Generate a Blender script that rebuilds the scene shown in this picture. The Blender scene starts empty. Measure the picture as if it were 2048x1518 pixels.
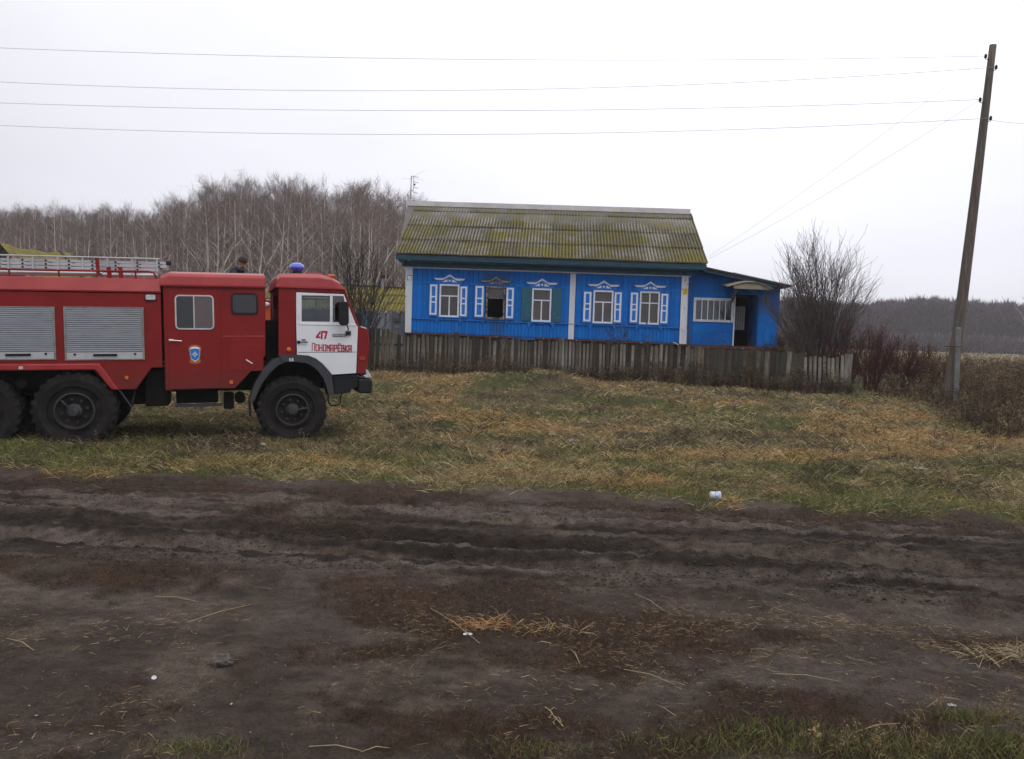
import bpy, math, random
import numpy as np
from mathutils import Vector, Matrix

# ------------------------------------------------------------------ camera, world, sun, exposure
S = bpy.context.scene
COL = S.collection
F = 1600.0; W0, H0 = 2048.0, 1518.0
EYE = Vector((0.0, 0.0, 2.0))
ROLL = math.radians(1.9); PITCH = math.atan(91 / F)
_fw = Vector((0, math.cos(PITCH), -math.sin(PITCH)))
_up = Vector((0, math.sin(PITCH), math.cos(PITCH)))
_rt = Vector((1, 0, 0))
CR = _rt * math.cos(ROLL) + _up * math.sin(ROLL)
CU = _rt * -math.sin(ROLL) + _up * math.cos(ROLL)
cam_d = bpy.data.cameras.new('camera'); cam = bpy.data.objects.new('camera', cam_d); COL.objects.link(cam)
cam_d.sensor_width = 36.0; cam_d.lens = 36.0 * F / W0
cam_d.clip_start = 0.05; cam_d.clip_end = 6000
cam.matrix_world = Matrix(((CR.x, CU.x, -_fw.x, EYE.x), (CR.y, CU.y, -_fw.y, EYE.y), (CR.z, CU.z, -_fw.z, EYE.z), (0, 0, 0, 1)))
S.camera = cam

world = bpy.data.worlds.new("World"); S.world = world; world.use_nodes = True
nt = world.node_tree; nt.nodes.clear()
def wn(t, **k):
    n = nt.nodes.new(t)
    for a, b in k.items(): setattr(n, a, b)
    return n
SUN_EL, SUN_AZ = math.radians(52), math.radians(150)   # azimuth: clockwise from +Y
w_out = wn('ShaderNodeOutputWorld'); w_bg = wn('ShaderNodeBackground'); w_bg.inputs[1].default_value = 0.1
w_sky = wn('ShaderNodeTexSky', sky_type='NISHITA', sun_disc=False, sun_elevation=SUN_EL, sun_rotation=SUN_AZ, air_density=1.0, dust_density=3.0)
w_tc = wn('ShaderNodeTexCoord'); w_sep = wn('ShaderNodeSeparateXYZ')
nt.links.new(w_tc.outputs['Generated'], w_sep.inputs[0])
w_ramp = wn('ShaderNodeValToRGB')          # overcast dome: pale at the horizon, brighter overhead
w_ramp.color_ramp.elements[0].position = 0.0; w_ramp.color_ramp.elements[0].color = (0.45, 0.45, 0.49, 1)
w_ramp.color_ramp.elements[1].position = 1.0; w_ramp.color_ramp.elements[1].color = (1.0, 1.0, 1.0, 1)
e = w_ramp.color_ramp.elements.new(0.12); e.color = (0.50, 0.50, 0.545, 1)
e = w_ramp.color_ramp.elements.new(0.40); e.color = (0.66, 0.66, 0.69, 1)
nt.links.new(w_sep.outputs['Z'], w_ramp.inputs[0])
w_map = wn('ShaderNodeMapping'); w_map.inputs['Scale'].default_value = (1.1, 1.1, 3.2); w_map.inputs['Location'].default_value = (0.35, 0.1, 0.2)
w_noi = wn('ShaderNodeTexNoise'); w_noi.inputs['Scale'].default_value = 1.3; w_noi.inputs['Detail'].default_value = 4; w_noi.inputs['Roughness'].default_value = 0.45
nt.links.new(w_tc.outputs['Generated'], w_map.inputs[0]); nt.links.new(w_map.outputs[0], w_noi.inputs[0])
w_mr = wn('ShaderNodeMapRange'); w_mr.inputs[1].default_value = 0.3; w_mr.inputs[2].default_value = 0.7; w_mr.inputs[3].default_value = 0.87; w_mr.inputs[4].default_value = 1.10
nt.links.new(w_noi.outputs[0], w_mr.inputs[0])
w_dot = wn('ShaderNodeVectorMath', operation='DOT_PRODUCT'); w_dot.inputs[1].default_value = (0.50, 0.80, 0.34)
nt.links.new(w_tc.outputs['Generated'], w_dot.inputs[0])
w_m2 = wn('ShaderNodeMapRange'); w_m2.inputs[1].default_value = 0.3; w_m2.inputs[2].default_value = 1.0; w_m2.inputs[3].default_value = 14.0; w_m2.inputs[4].default_value = 20.5
nt.links.new(w_dot.outputs['Value'], w_m2.inputs[0])
w_mm = wn('ShaderNodeMath', operation='MULTIPLY'); nt.links.new(w_mr.outputs[0], w_mm.inputs[0]); nt.links.new(w_m2.outputs[0], w_mm.inputs[1])
w_vs = wn('ShaderNodeVectorMath', operation='SCALE'); nt.links.new(w_ramp.outputs[0], w_vs.inputs[0]); nt.links.new(w_mm.outputs[0], w_vs.inputs['Scale'])
w_mix = wn('ShaderNodeMix', data_type='RGBA'); w_mix.inputs[0].default_value = 0.94
nt.links.new(w_sky.outputs[0], w_mix.inputs[6]); nt.links.new(w_vs.outputs[0], w_mix.inputs[7])
nt.links.new(w_mix.outputs[2], w_bg.inputs[0]); nt.links.new(w_bg.outputs[0], w_out.inputs[0])

sun_d = bpy.data.lights.new('sun', 'SUN'); sun_d.energy = 0.7; sun_d.angle = math.radians(28); sun_d.color = (1.0, 0.96, 0.9)
sun = bpy.data.objects.new('sun', sun_d); COL.objects.link(sun)
_sd = Vector((math.sin(SUN_AZ) * math.cos(SUN_EL), math.cos(SUN_AZ) * math.cos(SUN_EL), math.sin(SUN_EL)))
sun.rotation_euler = _sd.to_track_quat('Z', 'Y').to_euler()
S.view_settings.view_transform = 'Standard'; S.view_settings.look = 'None'
S.view_settings.exposure = 0.0; S.view_settings.gamma = 1.0; S.view_settings.use_curve_mapping = False
S.cycles.volume_bounces = 1; S.cycles.max_bounces = 6; S.cycles.transparent_max_bounces = 12

rng = np.random.default_rng(7); R = random.Random(11)

# ------------------------------------------------------------------ measuring helpers
def ray(px, py):
    return _fw + CR * ((px - 1024) / F) + CU * ((759 - py) / F)
class Frame:
    """A local frame (x along, y away from the photographer, z up) placed in the world."""
    def __init__(s, o, ux, uy, uz):
        s.o, s.ux, s.uy, s.uz = Vector(o), ux.normalized(), uy.normalized(), uz.normalized()
    def mat(s):
        a, b, c, o = s.ux, s.uy, s.uz, s.o
        return Matrix(((a.x, b.x, c.x, o.x), (a.y, b.y, c.y, o.y), (a.z, b.z, c.z, o.z), (0, 0, 0, 1)))
    def hit(s, px, py, w=0.0):
        d = ray(px, py); t = ((s.o + s.uy * w - EYE).dot(s.uy)) / d.dot(s.uy)
        q = EYE + d * t - s.o
        return (q.dot(s.ux), q.dot(s.uz))
def P(px, py, Y):
    d = ray(px, py); return EYE + d * (Y / d.y)

# ------------------------------------------------------------------ noise and ground height
def _hash(xi, yi, seed):
    h = (xi.astype(np.int64) * 374761393 + yi.astype(np.int64) * 668265263 + seed * 1442695041) & 0xffffffff
    h = ((h ^ (h >> 13)) * 1274126177) & 0xffffffff
    return ((h ^ (h >> 16)) & 0xffff) / 65535.0
def vnoise(x, y, seed=0):
    x = np.asarray(x, float); y = np.asarray(y, float)
    xi = np.floor(x); yi = np.floor(y); fx = x - xi; fy = y - yi
    fx = fx * fx * (3 - 2 * fx); fy = fy * fy * (3 - 2 * fy)
    a = _hash(xi, yi, seed); b = _hash(xi + 1, yi, seed); c = _hash(xi, yi + 1, seed); d = _hash(xi + 1, yi + 1, seed)
    return (a * (1 - fx) + b * fx) * (1 - fy) + (c * (1 - fx) + d * fx) * fy
def fbm(x, y, seed=0, o=4):
    v = 0; a = 0.5; t = 0
    for k in range(o):
        v = v + a * vnoise(x * 2 ** k, y * 2 ** k, seed + k * 17); t += a; a *= 0.55
    return v / t
def sst(t):
    t = np.clip(t, 0, 1); return t * t * (3 - 2 * t)
def road_s(x, y): return y + 0.07 * x
def base_h(x, y):
    s = road_s(x, y)
    st = 12.2 + 3.2 * sst((-x - 1.5) / 3.0)
    z = (0.74 - 0.10 * sst((x - 4) / 4)) * sst((s - st) / (22.6 - st))
    z = z + 0.36 * sst((y - 24) / 6.0)
    z = z + 0.07 * sst((s - 9.35) / 0.5) * (1 - sst((s - 12) / 3)) 
    return z
def ground_h(x, y):
    x = np.asarray(x, float); y = np.asarray(y, float)
    s = road_s(x, y); z = base_h(x, y)
    wob = 0.30 * (fbm(x * 0.22, y * 0.05, 5, 3) - 0.5)
    road = sst((s - 5.9) / 0.6) * (1 - sst((s - 9.2) / 0.4))
    clod = fbm(x * 7, y * 9, 31, 3)
    for c, w, a in ((8.85, .10, .055), (8.30, .15, .075), (7.60, .16, .115), (6.95, .12, .105), (6.45, .10, .04)):
        q = (s - c - wob) / w
        z = z - road * a * np.exp(-q * q) * (0.55 + 0.9 * fbm(x * 0.5, y * 0 + c, 9, 2))
        q2 = (s - c - wob - 2.0 * w) / w
        z = z + road * 0.40 * a * np.exp(-q2 * q2) * (0.3 + 1.4 * clod)
    z = z + road * 0.055 * np.maximum(fbm(x * 3.0, y * 6.0, 44, 3) - 0.56, 0) * 4 * 0.35
    z = z + 0.05 * (fbm(x * 0.35, y * 0.5, 2, 3) - 0.5)
    z = z + 0.030 * (fbm(x * 1.6, y * 2.0, 3, 3) - 0.5)
    near = 1 - sst((s - 9.3) / 0.6)
    z = z + near * 0.022 * (fbm(x * 9, y * 9, 21, 3) - 0.5)
    z = z + near * road * 0.040 * (clod - 0.5) + near * road * 0.05 * np.maximum(fbm(x * 2.2, s * 11, 47, 4) - 0.50, 0)
    z = z + near * 0.022 * (fbm(x * 4, y * 5, 23, 3) - 0.5)
    sharp = 1 - np.abs(2 * fbm(x * 3.2, s * 7.5, 48, 4) - 1)
    z = z + near * road * 0.030 * (sharp - 0.8) + near * (0.35 + 0.65 * road) * 0.030 * np.maximum(fbm(x * 11, y * 12, 49, 2) - 0.58, 0) * 3
    for c, w, a, fq in ((8.55, .07, .030, 0), (7.95, .09, .045, 1), (7.25, .08, .040, 1), (6.68, .07, .032, 0), (6.2, .08, .022, 1), (9.05, .06, .02, 0), (5.15, .10, .016, 1)):
        ww = wob * .8 + 0.12 * (fbm(x * 0.5 + c, y * 0, 13, 3) - .5); q = (s - c - ww) / w; m_ = np.exp(-q ** 4) * near * sst((fbm(x * .35 + c * 3, y * 0, 15, 2) - .32) / .15)
        tread = np.maximum(np.sin(x * 2 * np.pi / 0.085 + q * 1.6 * np.sign(q)), -0.2) * 0.011 * fq
        z = z - m_ * (a - tread * (0.4 + fbm(x * 2, s * 6, 16, 2)))
    # turf hump left of the near track, pit at the right
    z = z + 0.07 * np.exp(-((s - 6.05) / 0.28) ** 2) * sst((-x + 0.2) / 1.5) * near
    z = z - 0.08 * np.exp(-((x - 2.75) / 0.22) ** 2 - ((y - 5.75) / 0.13) ** 2)
    g = sst((s - 9.6) / 1.0) * (1 - sst((y - 40) / 20))
    z = z + g * (0.16 * (fbm(x * 0.8, y * 1.0, 61, 3) - 0.5) + 0.05 * (fbm(x * 3, y * 3, 62, 2) - 0.5))
    z = z + 0.36 * (0.7 + 0.6 * fbm(x * 1.3, y * 1.3, 66, 3)) * np.exp(-((x - 0.4) / 1.9) ** 2 - ((y - 20.6) / 1.1) ** 2) + 0.14 * np.exp(-((x - 3.8) / 1.6) ** 2 - ((y - 19.6) / 1.0) ** 2)
    return z
def gz(x, y): return float(ground_h(np.array([x]), np.array([y]))[0])
def G(px, py):
    """the ground point seen at a pixel"""
    d = ray(px, py); y = 3.0
    for k in range(14):
        y1 = d.y * ((gz(d.x / d.y * y, y) - EYE.z) / d.z)
        if y1 < 0: y1 = 60
        y = y + 0.75 * (min(y1, 300) - y)
    return (d.x / d.y * y, y)
# cover masks -----------------------------------------------------------------
def m_verge(x, y):
    s = road_s(x, y); n = fbm(x * 1.3, y * 1.3, 71, 4) - 0.5
    return sst((s + n * 1.0 - 9.55) / 0.45)
def m_turf(x, y):      # short red-brown turf between the tracks
    s = road_s(x, y); n = fbm(x * 1.1, y * 1.6, 81, 4)
    a = np.exp(-((s - 6.0) / 0.42) ** 2) * sst((-x + 1.0) / 2.0) * 1.2
    b = np.exp(-((s - 5.45) / 0.33) ** 2) * sst((x + 1.6) / 1.0)
    c = np.exp(-((s - 4.75) / 0.28) ** 2) * sst((x + 2.0) / 1.2) * (1 - sst((x - 1.0) / 1.0)) * 0.8
    d = np.exp(-((s - 4.0) / 0.42) ** 2) * 1.15 * sst((x + 1.6) / 0.9)
    e2 = np.exp(-((s - 9.35) / 0.35) ** 2) * 1.1
    return sst(((a + b + c + d + e2) * 0.95 + (n - 0.5) * 2.6 + (fbm(x * 4.5, y * 6, 83, 3) - .5) * 1.1 - 0.28) / 0.75)
def m_green(x, y):
    s = road_s(x, y)
    v = fbm(x * 0.45, y * 0.6, 91, 4) * 1.0 + 0.22 * np.exp(-((s - 11.9 - 0.1 * x) / 0.9) ** 2) * sst((x + 0.6) / 1.5) \
        + 0.16 * np.exp(-((s - 10.0) / 0.35) ** 2) + 0.10 * sst((-x - 2.5) / 2) * (1 - sst((s - 12.5) / 1.5))
    return sst((v - 0.475) / 0.15)
def m_orange(x, y):
    s = road_s(x, y)
    v = fbm(x * 0.55 + 9, y * 0.9, 97, 4) + 0.16 * np.exp(-((s - 16.5) / 2.6) ** 2) * sst((x + 3) / 2) + 0.14 * np.exp(-((s - 10.7) / 0.5) ** 2) * sst((x + 1) / 2)
    return sst((v - 0.60) / 0.14)

# ------------------------------------------------------------------ mesh helpers
class MB:
    def __init__(s): s.v = []; s.f = []
    def add(s, vs, fs):
        n = len(s.v); s.v.extend(vs); s.f.extend([tuple(i + n for i in f) for f in fs]); return s
    def box(s, x0, x1, y0, y1, z0, z1):
        x0, x1 = min(x0, x1), max(x0, x1); y0, y1 = min(y0, y1), max(y0, y1); z0, z1 = min(z0, z1), max(z0, z1)
        return s.add([(x0, y0, z0), (x1, y0, z0), (x1, y1, z0), (x0, y1, z0), (x0, y0, z1), (x1, y0, z1), (x1, y1, z1), (x0, y1, z1)],
                     [(0, 3, 2, 1), (4, 5, 6, 7), (0, 1, 5, 4), (1, 2, 6, 5), (2, 3, 7, 6), (3, 0, 4, 7)])
    def hexa(s, p):      # 8 points: bottom 4, top 4
        return s.add([tuple(q) for q in p], [(0, 3, 2, 1), (4, 5, 6, 7), (0, 1, 5, 4), (1, 2, 6, 5), (2, 3, 7, 6), (3, 0, 4, 7)])
    def prism(s, poly, y0, y1):     # poly in x,z; counter-clockwise seen from -y
        a = sum(poly[i][0] * poly[(i + 1) % len(poly)][1] - poly[(i + 1) % len(poly)][0] * poly[i][1] for i in range(len(poly)))
        if a < 0: poly = poly[::-1]
        n = len(poly)
        vs = [(p[0], y0, p[1]) for p in poly] + [(p[0], y1, p[1]) for p in poly]
        fs = [tuple(range(n)), tuple(range(2 * n - 1, n - 1, -1))] + [(i, i + n, (i + 1) % n + n, (i + 1) % n) for i in range(n)]
        return s.add(vs, fs)
    def bar(s, a, b, w, h):   # box beam from a to b
        a, b = Vector(a), Vector(b); d = (b - a).normalized()
        u = d.cross(Vector((0, 0, 1)));  u = Vector((1, 0, 0)) if u.length < 1e-3 else u.normalized()
        v = u.cross(d); u = u * w / 2; v = v * h / 2
        return s.hexa([a - u - v, a + u - v, b + u - v, b - u - v, a - u + v, a + u + v, b + u + v, b - u + v])
    def tube(s, pts, r, n=6, cap=True):
        pts = [Vector(p) for p in pts]; rr = r if isinstance(r, (list, tuple)) else [r] * len(pts)
        vs = []; fs = []
        pu = None
        for i, p in enumerate(pts):
            d = (pts[min(i + 1, len(pts) - 1)] - pts[max(i - 1, 0)]).normalized()
            u = d.cross(Vector((0, 0, 1))) if pu is None else pu - d * pu.dot(d)
            if u.length < 1e-3: u = d.cross(Vector((0, 1, 0)))
            u.normalize(); pu = u; v = d.cross(u)
            for k in range(n):
                a = 2 * math.pi * k / n; q = p + (u * math.cos(a) + v * math.sin(a)) * rr[i]; vs.append(tuple(q))
        for i in range(len(pts) - 1):
            for k in range(n): fs.append((i * n + k, i * n + (k + 1) % n, (i + 1) * n + (k + 1) % n, (i + 1) * n + k))
        if cap and n > 2: fs.append(tuple(range(n - 1, -1, -1))); fs.append(tuple((len(pts) - 1) * n + k for k in range(n)))
        return s.add(vs, fs)
    def lathe(s, prof, n, axis='y', c=(0, 0, 0)):   # prof: (radius, along)
        vs = []; fs = []
        for r, h in prof:
            for k in range(n):
                a = 2 * math.pi * k / n; x, z = r * math.cos(a), r * math.sin(a)
                if axis == 'y': q = (c[0] + x, c[1] + h, c[2] + z)
                elif axis == 'z': q = (c[0] + x, c[1] + z, c[2] + h)
                else: q = (c[0] + h, c[1] + x, c[2] + z)
                vs.append(q)
        for i in range(len(prof) - 1):
            for k in range(n): fs.append((i * n + k, i * n + (k + 1) % n, (i + 1) * n + (k + 1) % n, (i + 1) * n + k))
        fs.append(tuple(range(n - 1, -1, -1))); fs.append(tuple((len(prof) - 1) * n + k for k in range(n)))
        return s.add(vs, fs)
    def mesh(s, name, m, smooth=False, fix=True):
        me = bpy.data.meshes.new(name); me.from_pydata(s.v, [], s.f)
        if isinstance(m, (list, tuple)):
            for q in m: me.materials.append(q)
        elif m: me.materials.append(m)
        if fix:
            import bmesh
            bm = bmesh.new(); bm.from_mesh(me); bmesh.ops.recalc_face_normals(bm, faces=bm.faces); bm.to_mesh(me); bm.free()
        if smooth: me.polygons.foreach_set('use_smooth', [True] * len(me.polygons))
        me.update(); return me
    def build(s, name, m, parent=None, bevel=0.0, smooth=False, seg=1, label=None):
        o = link(name, s.mesh(name, m, smooth), parent)
        if bevel:
            b = o.modifiers.new('bevel', 'BEVEL'); b.width = bevel; b.segments = seg; b.limit_method = 'ANGLE'; b.angle_limit = math.radians(35)
        if label: o['label'] = label
        return o
def link(name, me, parent=None):
    o = bpy.data.objects.new(name, me); COL.objects.link(o)
    if parent: o.parent = parent
    return o
def tag(o, label=None, cat=None, group=None, kind=None):
    for k, v in (('label', label), ('category', cat), ('group', group), ('kind', kind)):
        if v: o[k] = v
    return o
def thing(name, label, cat, frame=None, loc=None, group=None):
    o = bpy.data.objects.new(name, None); COL.objects.link(o); o.empty_display_size = 0.2
    if frame is not None: o.matrix_world = frame.mat()
    elif loc is not None: o.location = loc
    return tag(o, label, cat, group)
def copy_tree(o, parent=None):
    c = o.copy(); COL.objects.link(c); c.parent = parent
    for ch in list(o.children): copy_tree(ch, c)
    return c
def np_mesh(name, verts, faces, nper, mat, cols=None, smooth=False):
    """verts Nx3, faces Mx nper, cols per-vertex Nx3"""
    me = bpy.data.meshes.new(name); me.vertices.add(len(verts)); me.vertices.foreach_set('co', verts.astype(np.float32).ravel())
    M = len(faces); me.loops.add(M * nper); me.loops.foreach_set('vertex_index', faces.astype(np.int32).ravel())
    me.polygons.add(M); me.polygons.foreach_set('loop_start', np.arange(0, M * nper, nper, dtype=np.int32))
    try: me.polygons.foreach_set('loop_total', np.full(M, nper, dtype=np.int32))
    except Exception: pass
    if cols is not None:
        at = me.color_attributes.new('Col', 'FLOAT_COLOR', 'POINT'); c4 = np.ones((len(verts), 4), np.float32); c4[:, :3] = cols
        at.data.foreach_set('color', c4.ravel())
    if smooth: me.polygons.foreach_set('use_smooth', np.ones(M, bool))
    me.materials.append(mat); me.update(calc_edges=True); return me

# ------------------------------------------------------------------ materials
def mat(name, c1, c2=None, scale=3.0, rough=0.8, bump=0.0, bscale=None, spec=0.3, metal=0.0, stretch=None, detail=5, lo=0.35, hi=0.65, coords='Object',
        c3=None, s3=8.0, lo3=0.55, hi3=0.62, vcol=False, coat=0.0, trans=False, bdist=0.02):
    m = bpy.data.materials.new(name); m.use_nodes = True; t = m.node_tree; t.nodes.clear(); L = t.links.new
    out = t.nodes.new('ShaderNodeOutputMaterial'); b = t.nodes.new('ShaderNodeBsdfPrincipled'); L(b.outputs[0], out.inputs[0])
    b.inputs['Roughness'].default_value = rough; b.inputs['Metallic'].default_value = metal; b.inputs['Specular IOR Level'].default_value = spec
    if coat: b.inputs['Coat Weight'].default_value = coat; b.inputs['Coat Roughness'].default_value = 0.15
    b.inputs['Base Color'].default_value = (*c1, 1)
    tc = t.nodes.new('ShaderNodeTexCoord'); mp = t.nodes.new('ShaderNodeMapping'); L(tc.outputs[coords], mp.inputs[0])
    if stretch: mp.inputs['Scale'].default_value = stretch
    col = None
    if vcol:
        vc = t.nodes.new('ShaderNodeVertexColor'); vc.layer_name = 'Col'; col = vc.outputs[0]
    if c2 is not None:
        n = t.nodes.new('ShaderNodeTexNoise'); n.inputs['Scale'].default_value = scale; n.inputs['Detail'].default_value = detail; n.inputs['Roughness'].default_value = 0.6
        L(mp.outputs[0], n.inputs[0]); r = t.nodes.new('ShaderNodeMapRange'); r.inputs[1].default_value = lo; r.inputs[2].default_value = hi; L(n.outputs[0], r.inputs[0])
        x = t.nodes.new('ShaderNodeMix'); x.data_type = 'RGBA'; L(r.outputs[0], x.inputs[0]); x.inputs[6].default_value = (*c1, 1); x.inputs[7].default_value = (*c2, 1)
        if vcol: x.blend_type = 'MULTIPLY'; x.inputs[0].default_value = 1
        col = x.outputs[2]
    if c3 is not None:
        n = t.nodes.new('ShaderNodeTexNoise'); n.inputs['Scale'].default_value = s3; n.inputs['Detail'].default_value = 6; n.inputs['Roughness'].default_value = 0.65
        L(mp.outputs[0], n.inputs[0]); r = t.nodes.new('ShaderNodeMapRange'); r.inputs[1].default_value = lo3; r.inputs[2].default_value = hi3; L(n.outputs[0], r.inputs[0])
        x = t.nodes.new('ShaderNodeMix'); x.data_type = 'RGBA'; L(r.outputs[0], x.inputs[0])
        if col is not None: L(col, x.inputs[6])
        else: x.inputs[6].default_value = (*c1, 1)
        x.inputs[7].default_value = (*c3, 1); col = x.outputs[2]
    if col is not None: L(col, b.inputs['Base Color'])
    if bump:
        n = t.nodes.new('ShaderNodeTexNoise'); n.inputs['Scale'].default_value = bscale or scale * 4; n.inputs['Detail'].default_value = 6; L(mp.outputs[0], n.inputs[0])
        bp = t.nodes.new('ShaderNodeBump'); bp.inputs['Strength'].default_value = bump; bp.inputs['Distance'].default_value = bdist; L(n.outputs[0], bp.inputs['Height']); L(bp.outputs[0], b.inputs['Normal'])
    return m
def glass(name, tint=(0.6, 0.65, 0.65), clear=0.6, rough=0.03):
    m = bpy.data.materials.new(name); m.use_nodes = True; t = m.node_tree; t.nodes.clear(); L = t.links.new
    out = t.nodes.new('ShaderNodeOutputMaterial'); a = t.nodes.new('ShaderNodeBsdfTransparent'); a.inputs[0].default_value = (*tint, 1)
    g = t.nodes.new('ShaderNodeBsdfGlossy'); g.inputs['Roughness'].default_value = rough; g.inputs[0].default_value = (0.8, 0.85, 0.9, 1)
    fr = t.nodes.new('ShaderNodeFresnel'); fr.inputs[0].default_value = 1.45
    ma = t.nodes.new('ShaderNodeMath'); ma.operation = 'ADD'; ma.inputs[1].default_value = 1 - clear; L(fr.outputs[0], ma.inputs[0])
    x = t.nodes.new('ShaderNodeMixShader'); L(ma.outputs[0], x.inputs[0]); L(a.outputs[0], x.inputs[1]); L(g.outputs[0], x.inputs[2]); L(x.outputs[0], out.inputs[0])
    return m
M = {}
M['red'] = mat('red_paint', (0.225, 0.012, 0.012), (0.180, 0.0085, 0.009), 1.5, rough=0.48, spec=0.22, c3=(0.12, 0.03, 0.022), s3=5, lo3=0.60, hi3=0.78, bump=0.03, bscale=2)
M['redtop'] = mat('red_paint_pale', (0.34, 0.035, 0.038), (0.27, 0.022, 0.026), 2, rough=0.40, spec=0.35)  # paler red for roofs, coaming, rear fender and seam
M['white'] = mat('white_paint', (0.72, 0.74, 0.79), (0.66, 0.68, 0.73), 2.0, rough=0.4, spec=0.4, c3=(0.50, 0.49, 0.48), s3=4, lo3=0.62, hi3=0.8)
M['black'] = mat('black_plastic', (0.012, 0.013, 0.016), (0.02, 0.021, 0.025), 3, rough=0.5, spec=0.15, bump=0.1, bscale=20)
M['fender'] = mat('dark_fender_paint', (0.03, 0.035, 0.048), (0.05, 0.05, 0.055), 2.5, rough=0.5)
M['chassis'] = mat('black_chassis', (0.008, 0.0075, 0.008), (0.016, 0.013, 0.011), 4, rough=0.9, spec=0.08)  # near-black tone for the underbody and similar parts
M['rubber'] = mat('tyre_rubber', (0.013, 0.013, 0.014), (0.026, 0.023, 0.021), 2.5, rough=0.9, spec=0.08, bump=0.15, bscale=12, c3=(0.05, 0.04, 0.03), s3=5, lo3=0.58, hi3=0.8)
M['rim'] = mat('dusty_rim', (0.022, 0.028, 0.038), (0.036, 0.036, 0.040), 5, rough=0.6, c3=(0.07, 0.06, 0.05), s3=7, lo3=0.5, hi3=0.7)
M['chrome'] = mat('bright_trim', (0.62, 0.62, 0.62), (0.5, 0.5, 0.5), 6, rough=0.35, metal=0.6)
M['alu'] = mat('aluminium', (0.50, 0.51, 0.54), (0.40, 0.41, 0.43), 5, rough=0.42, metal=0.35, c3=(0.30, 0.30, 0.30), s3=6, lo3=0.55, hi3=0.75)
M['shutter'] = mat('roller_shutter_metal', (0.36, 0.38, 0.42), (0.31, 0.33, 0.37), 1.5, rough=0.45, metal=0.4, stretch=(1, 1, 4), c3=(0.25, 0.25, 0.26), s3=3, lo3=0.55, hi3=0.8)
M['darkglass'] = mat('dark_glass', (0.012, 0.014, 0.018), None, rough=0.06, spec=0.7)
M['greyglass'] = mat('reflection_tinted_glass', (0.07, 0.075, 0.08), (0.12, 0.07, 0.07), 2.2, rough=0.12, spec=0.6)  # reddish reflections mixed into the grey pane colour
M['clear'] = glass('cab_glass', (0.72, 0.76, 0.76), 0.97)
M['dullframe'] = mat('dull_shutter_frame', (0.16, 0.14, 0.13), (0.26, 0.25, 0.25), 9, rough=0.6)
M['lamp'] = mat('lamp_glass', (0.55, 0.58, 0.6), (0.3, 0.33, 0.35), 30, rough=0.15, spec=0.8)
M['amber'] = mat('amber_lens', (0.65, 0.16, 0.02), (0.5, 0.11, 0.015), 40, rough=0.25, spec=0.6)
M['amberdk'] = mat('dim_amber_lens', (0.30, 0.035, 0.015), None, rough=0.35)
M['blue_lens'] = mat('blue_beacon_lens', (0.02, 0.055, 0.50), (0.05, 0.12, 0.62), 12, rough=0.12, spec=0.8, coat=0.5)
M['decal_red'] = mat('red_lettering', (0.42, 0.01, 0.04), (0.36, 0.01, 0.035), 20, rough=0.5)
M['decal_pink'] = mat('letter_edge', (0.75, 0.45, 0.5), None, rough=0.5)
M['decal_white'] = mat('white_lettering', (0.75, 0.75, 0.75), None, rough=0.5)
M['decal_blue'] = mat('blue_emblem', (0.02, 0.17, 0.52), None, rough=0.4)
M['decal_orange'] = mat('orange_ribbon', (0.48, 0.15, 0.04), (0.30, 0.10, 0.04), 60, rough=0.5)
M['orange'] = mat('orange_paint', (0.55, 0.085, 0.02), (0.42, 0.06, 0.02), 3, rough=0.5)
M['seat'] = mat('seat_vinyl', (0.03, 0.028, 0.028), (0.05, 0.045, 0.04), 5, rough=0.7)

# house
M['blue'] = mat('blue_wall_paint', (0.006, 0.155, 0.55), (0.004, 0.115, 0.44), 2.2, rough=0.6, spec=0.12, stretch=(2, 2, 0.7), c3=(0.014, 0.19, 0.60), s3=1.6, lo3=0.5, hi3=0.75, bump=0.12, bscale=14)
M['bluesoot'] = mat('sooty_blue_paint', (0.008, 0.11, 0.40), (0.012, 0.065, 0.20), 3.0, rough=0.65)
M['blue2'] = mat('blue_trim_paint', (0.012, 0.17, 0.60), (0.009, 0.13, 0.50), 5, rough=0.5, bump=0.1, bscale=20)
M['teal'] = mat('weathered_teal_paint', (0.025, 0.125, 0.19), (0.018, 0.085, 0.14), 6, rough=0.5, stretch=(0.6, 1, 3), c3=(0.16, 0.22, 0.24), s3=6, lo3=0.60, hi3=0.72)
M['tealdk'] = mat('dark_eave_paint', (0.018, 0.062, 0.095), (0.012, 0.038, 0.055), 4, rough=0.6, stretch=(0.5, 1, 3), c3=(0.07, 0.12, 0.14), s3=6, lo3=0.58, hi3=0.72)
M['shutwhite'] = mat('white_trim_paint', (0.70, 0.74, 0.84), (0.60, 0.64, 0.74), 6, rough=0.5, c3=(0.32, 0.27, 0.22), s3=22, lo3=0.64, hi3=0.69)
M['peel'] = mat('peeling_white_paint', (0.66, 0.67, 0.72), (0.56, 0.56, 0.60), 5, rough=0.6, stretch=(1.6, 1, 0.45), c3=(0.10, 0.075, 0.06), s3=9, lo3=0.615, hi3=0.64, bump=0.15)
M['postwhite'] = mat('post_white_paint', (0.62, 0.64, 0.70), (0.52, 0.53, 0.58), 3, rough=0.6, stretch=(1, 1, 0.3), c3=(0.20, 0.16, 0.13), s3=8, lo3=0.655, hi3=0.68)
M['crownsoot'] = mat('sooty_crown_paint', (0.30, 0.26, 0.17), (0.16, 0.14, 0.11), 9, rough=0.6)
M['wglass'] = mat('sooty_window_glass', (0.055, 0.055, 0.06), (0.085, 0.075, 0.07), 2, rough=0.18, spec=0.5)
M['inside'] = mat('black_interior', (0.004, 0.004, 0.004), None, rough=0.9)  # near-black walls, floor and ceiling behind the openings
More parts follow.
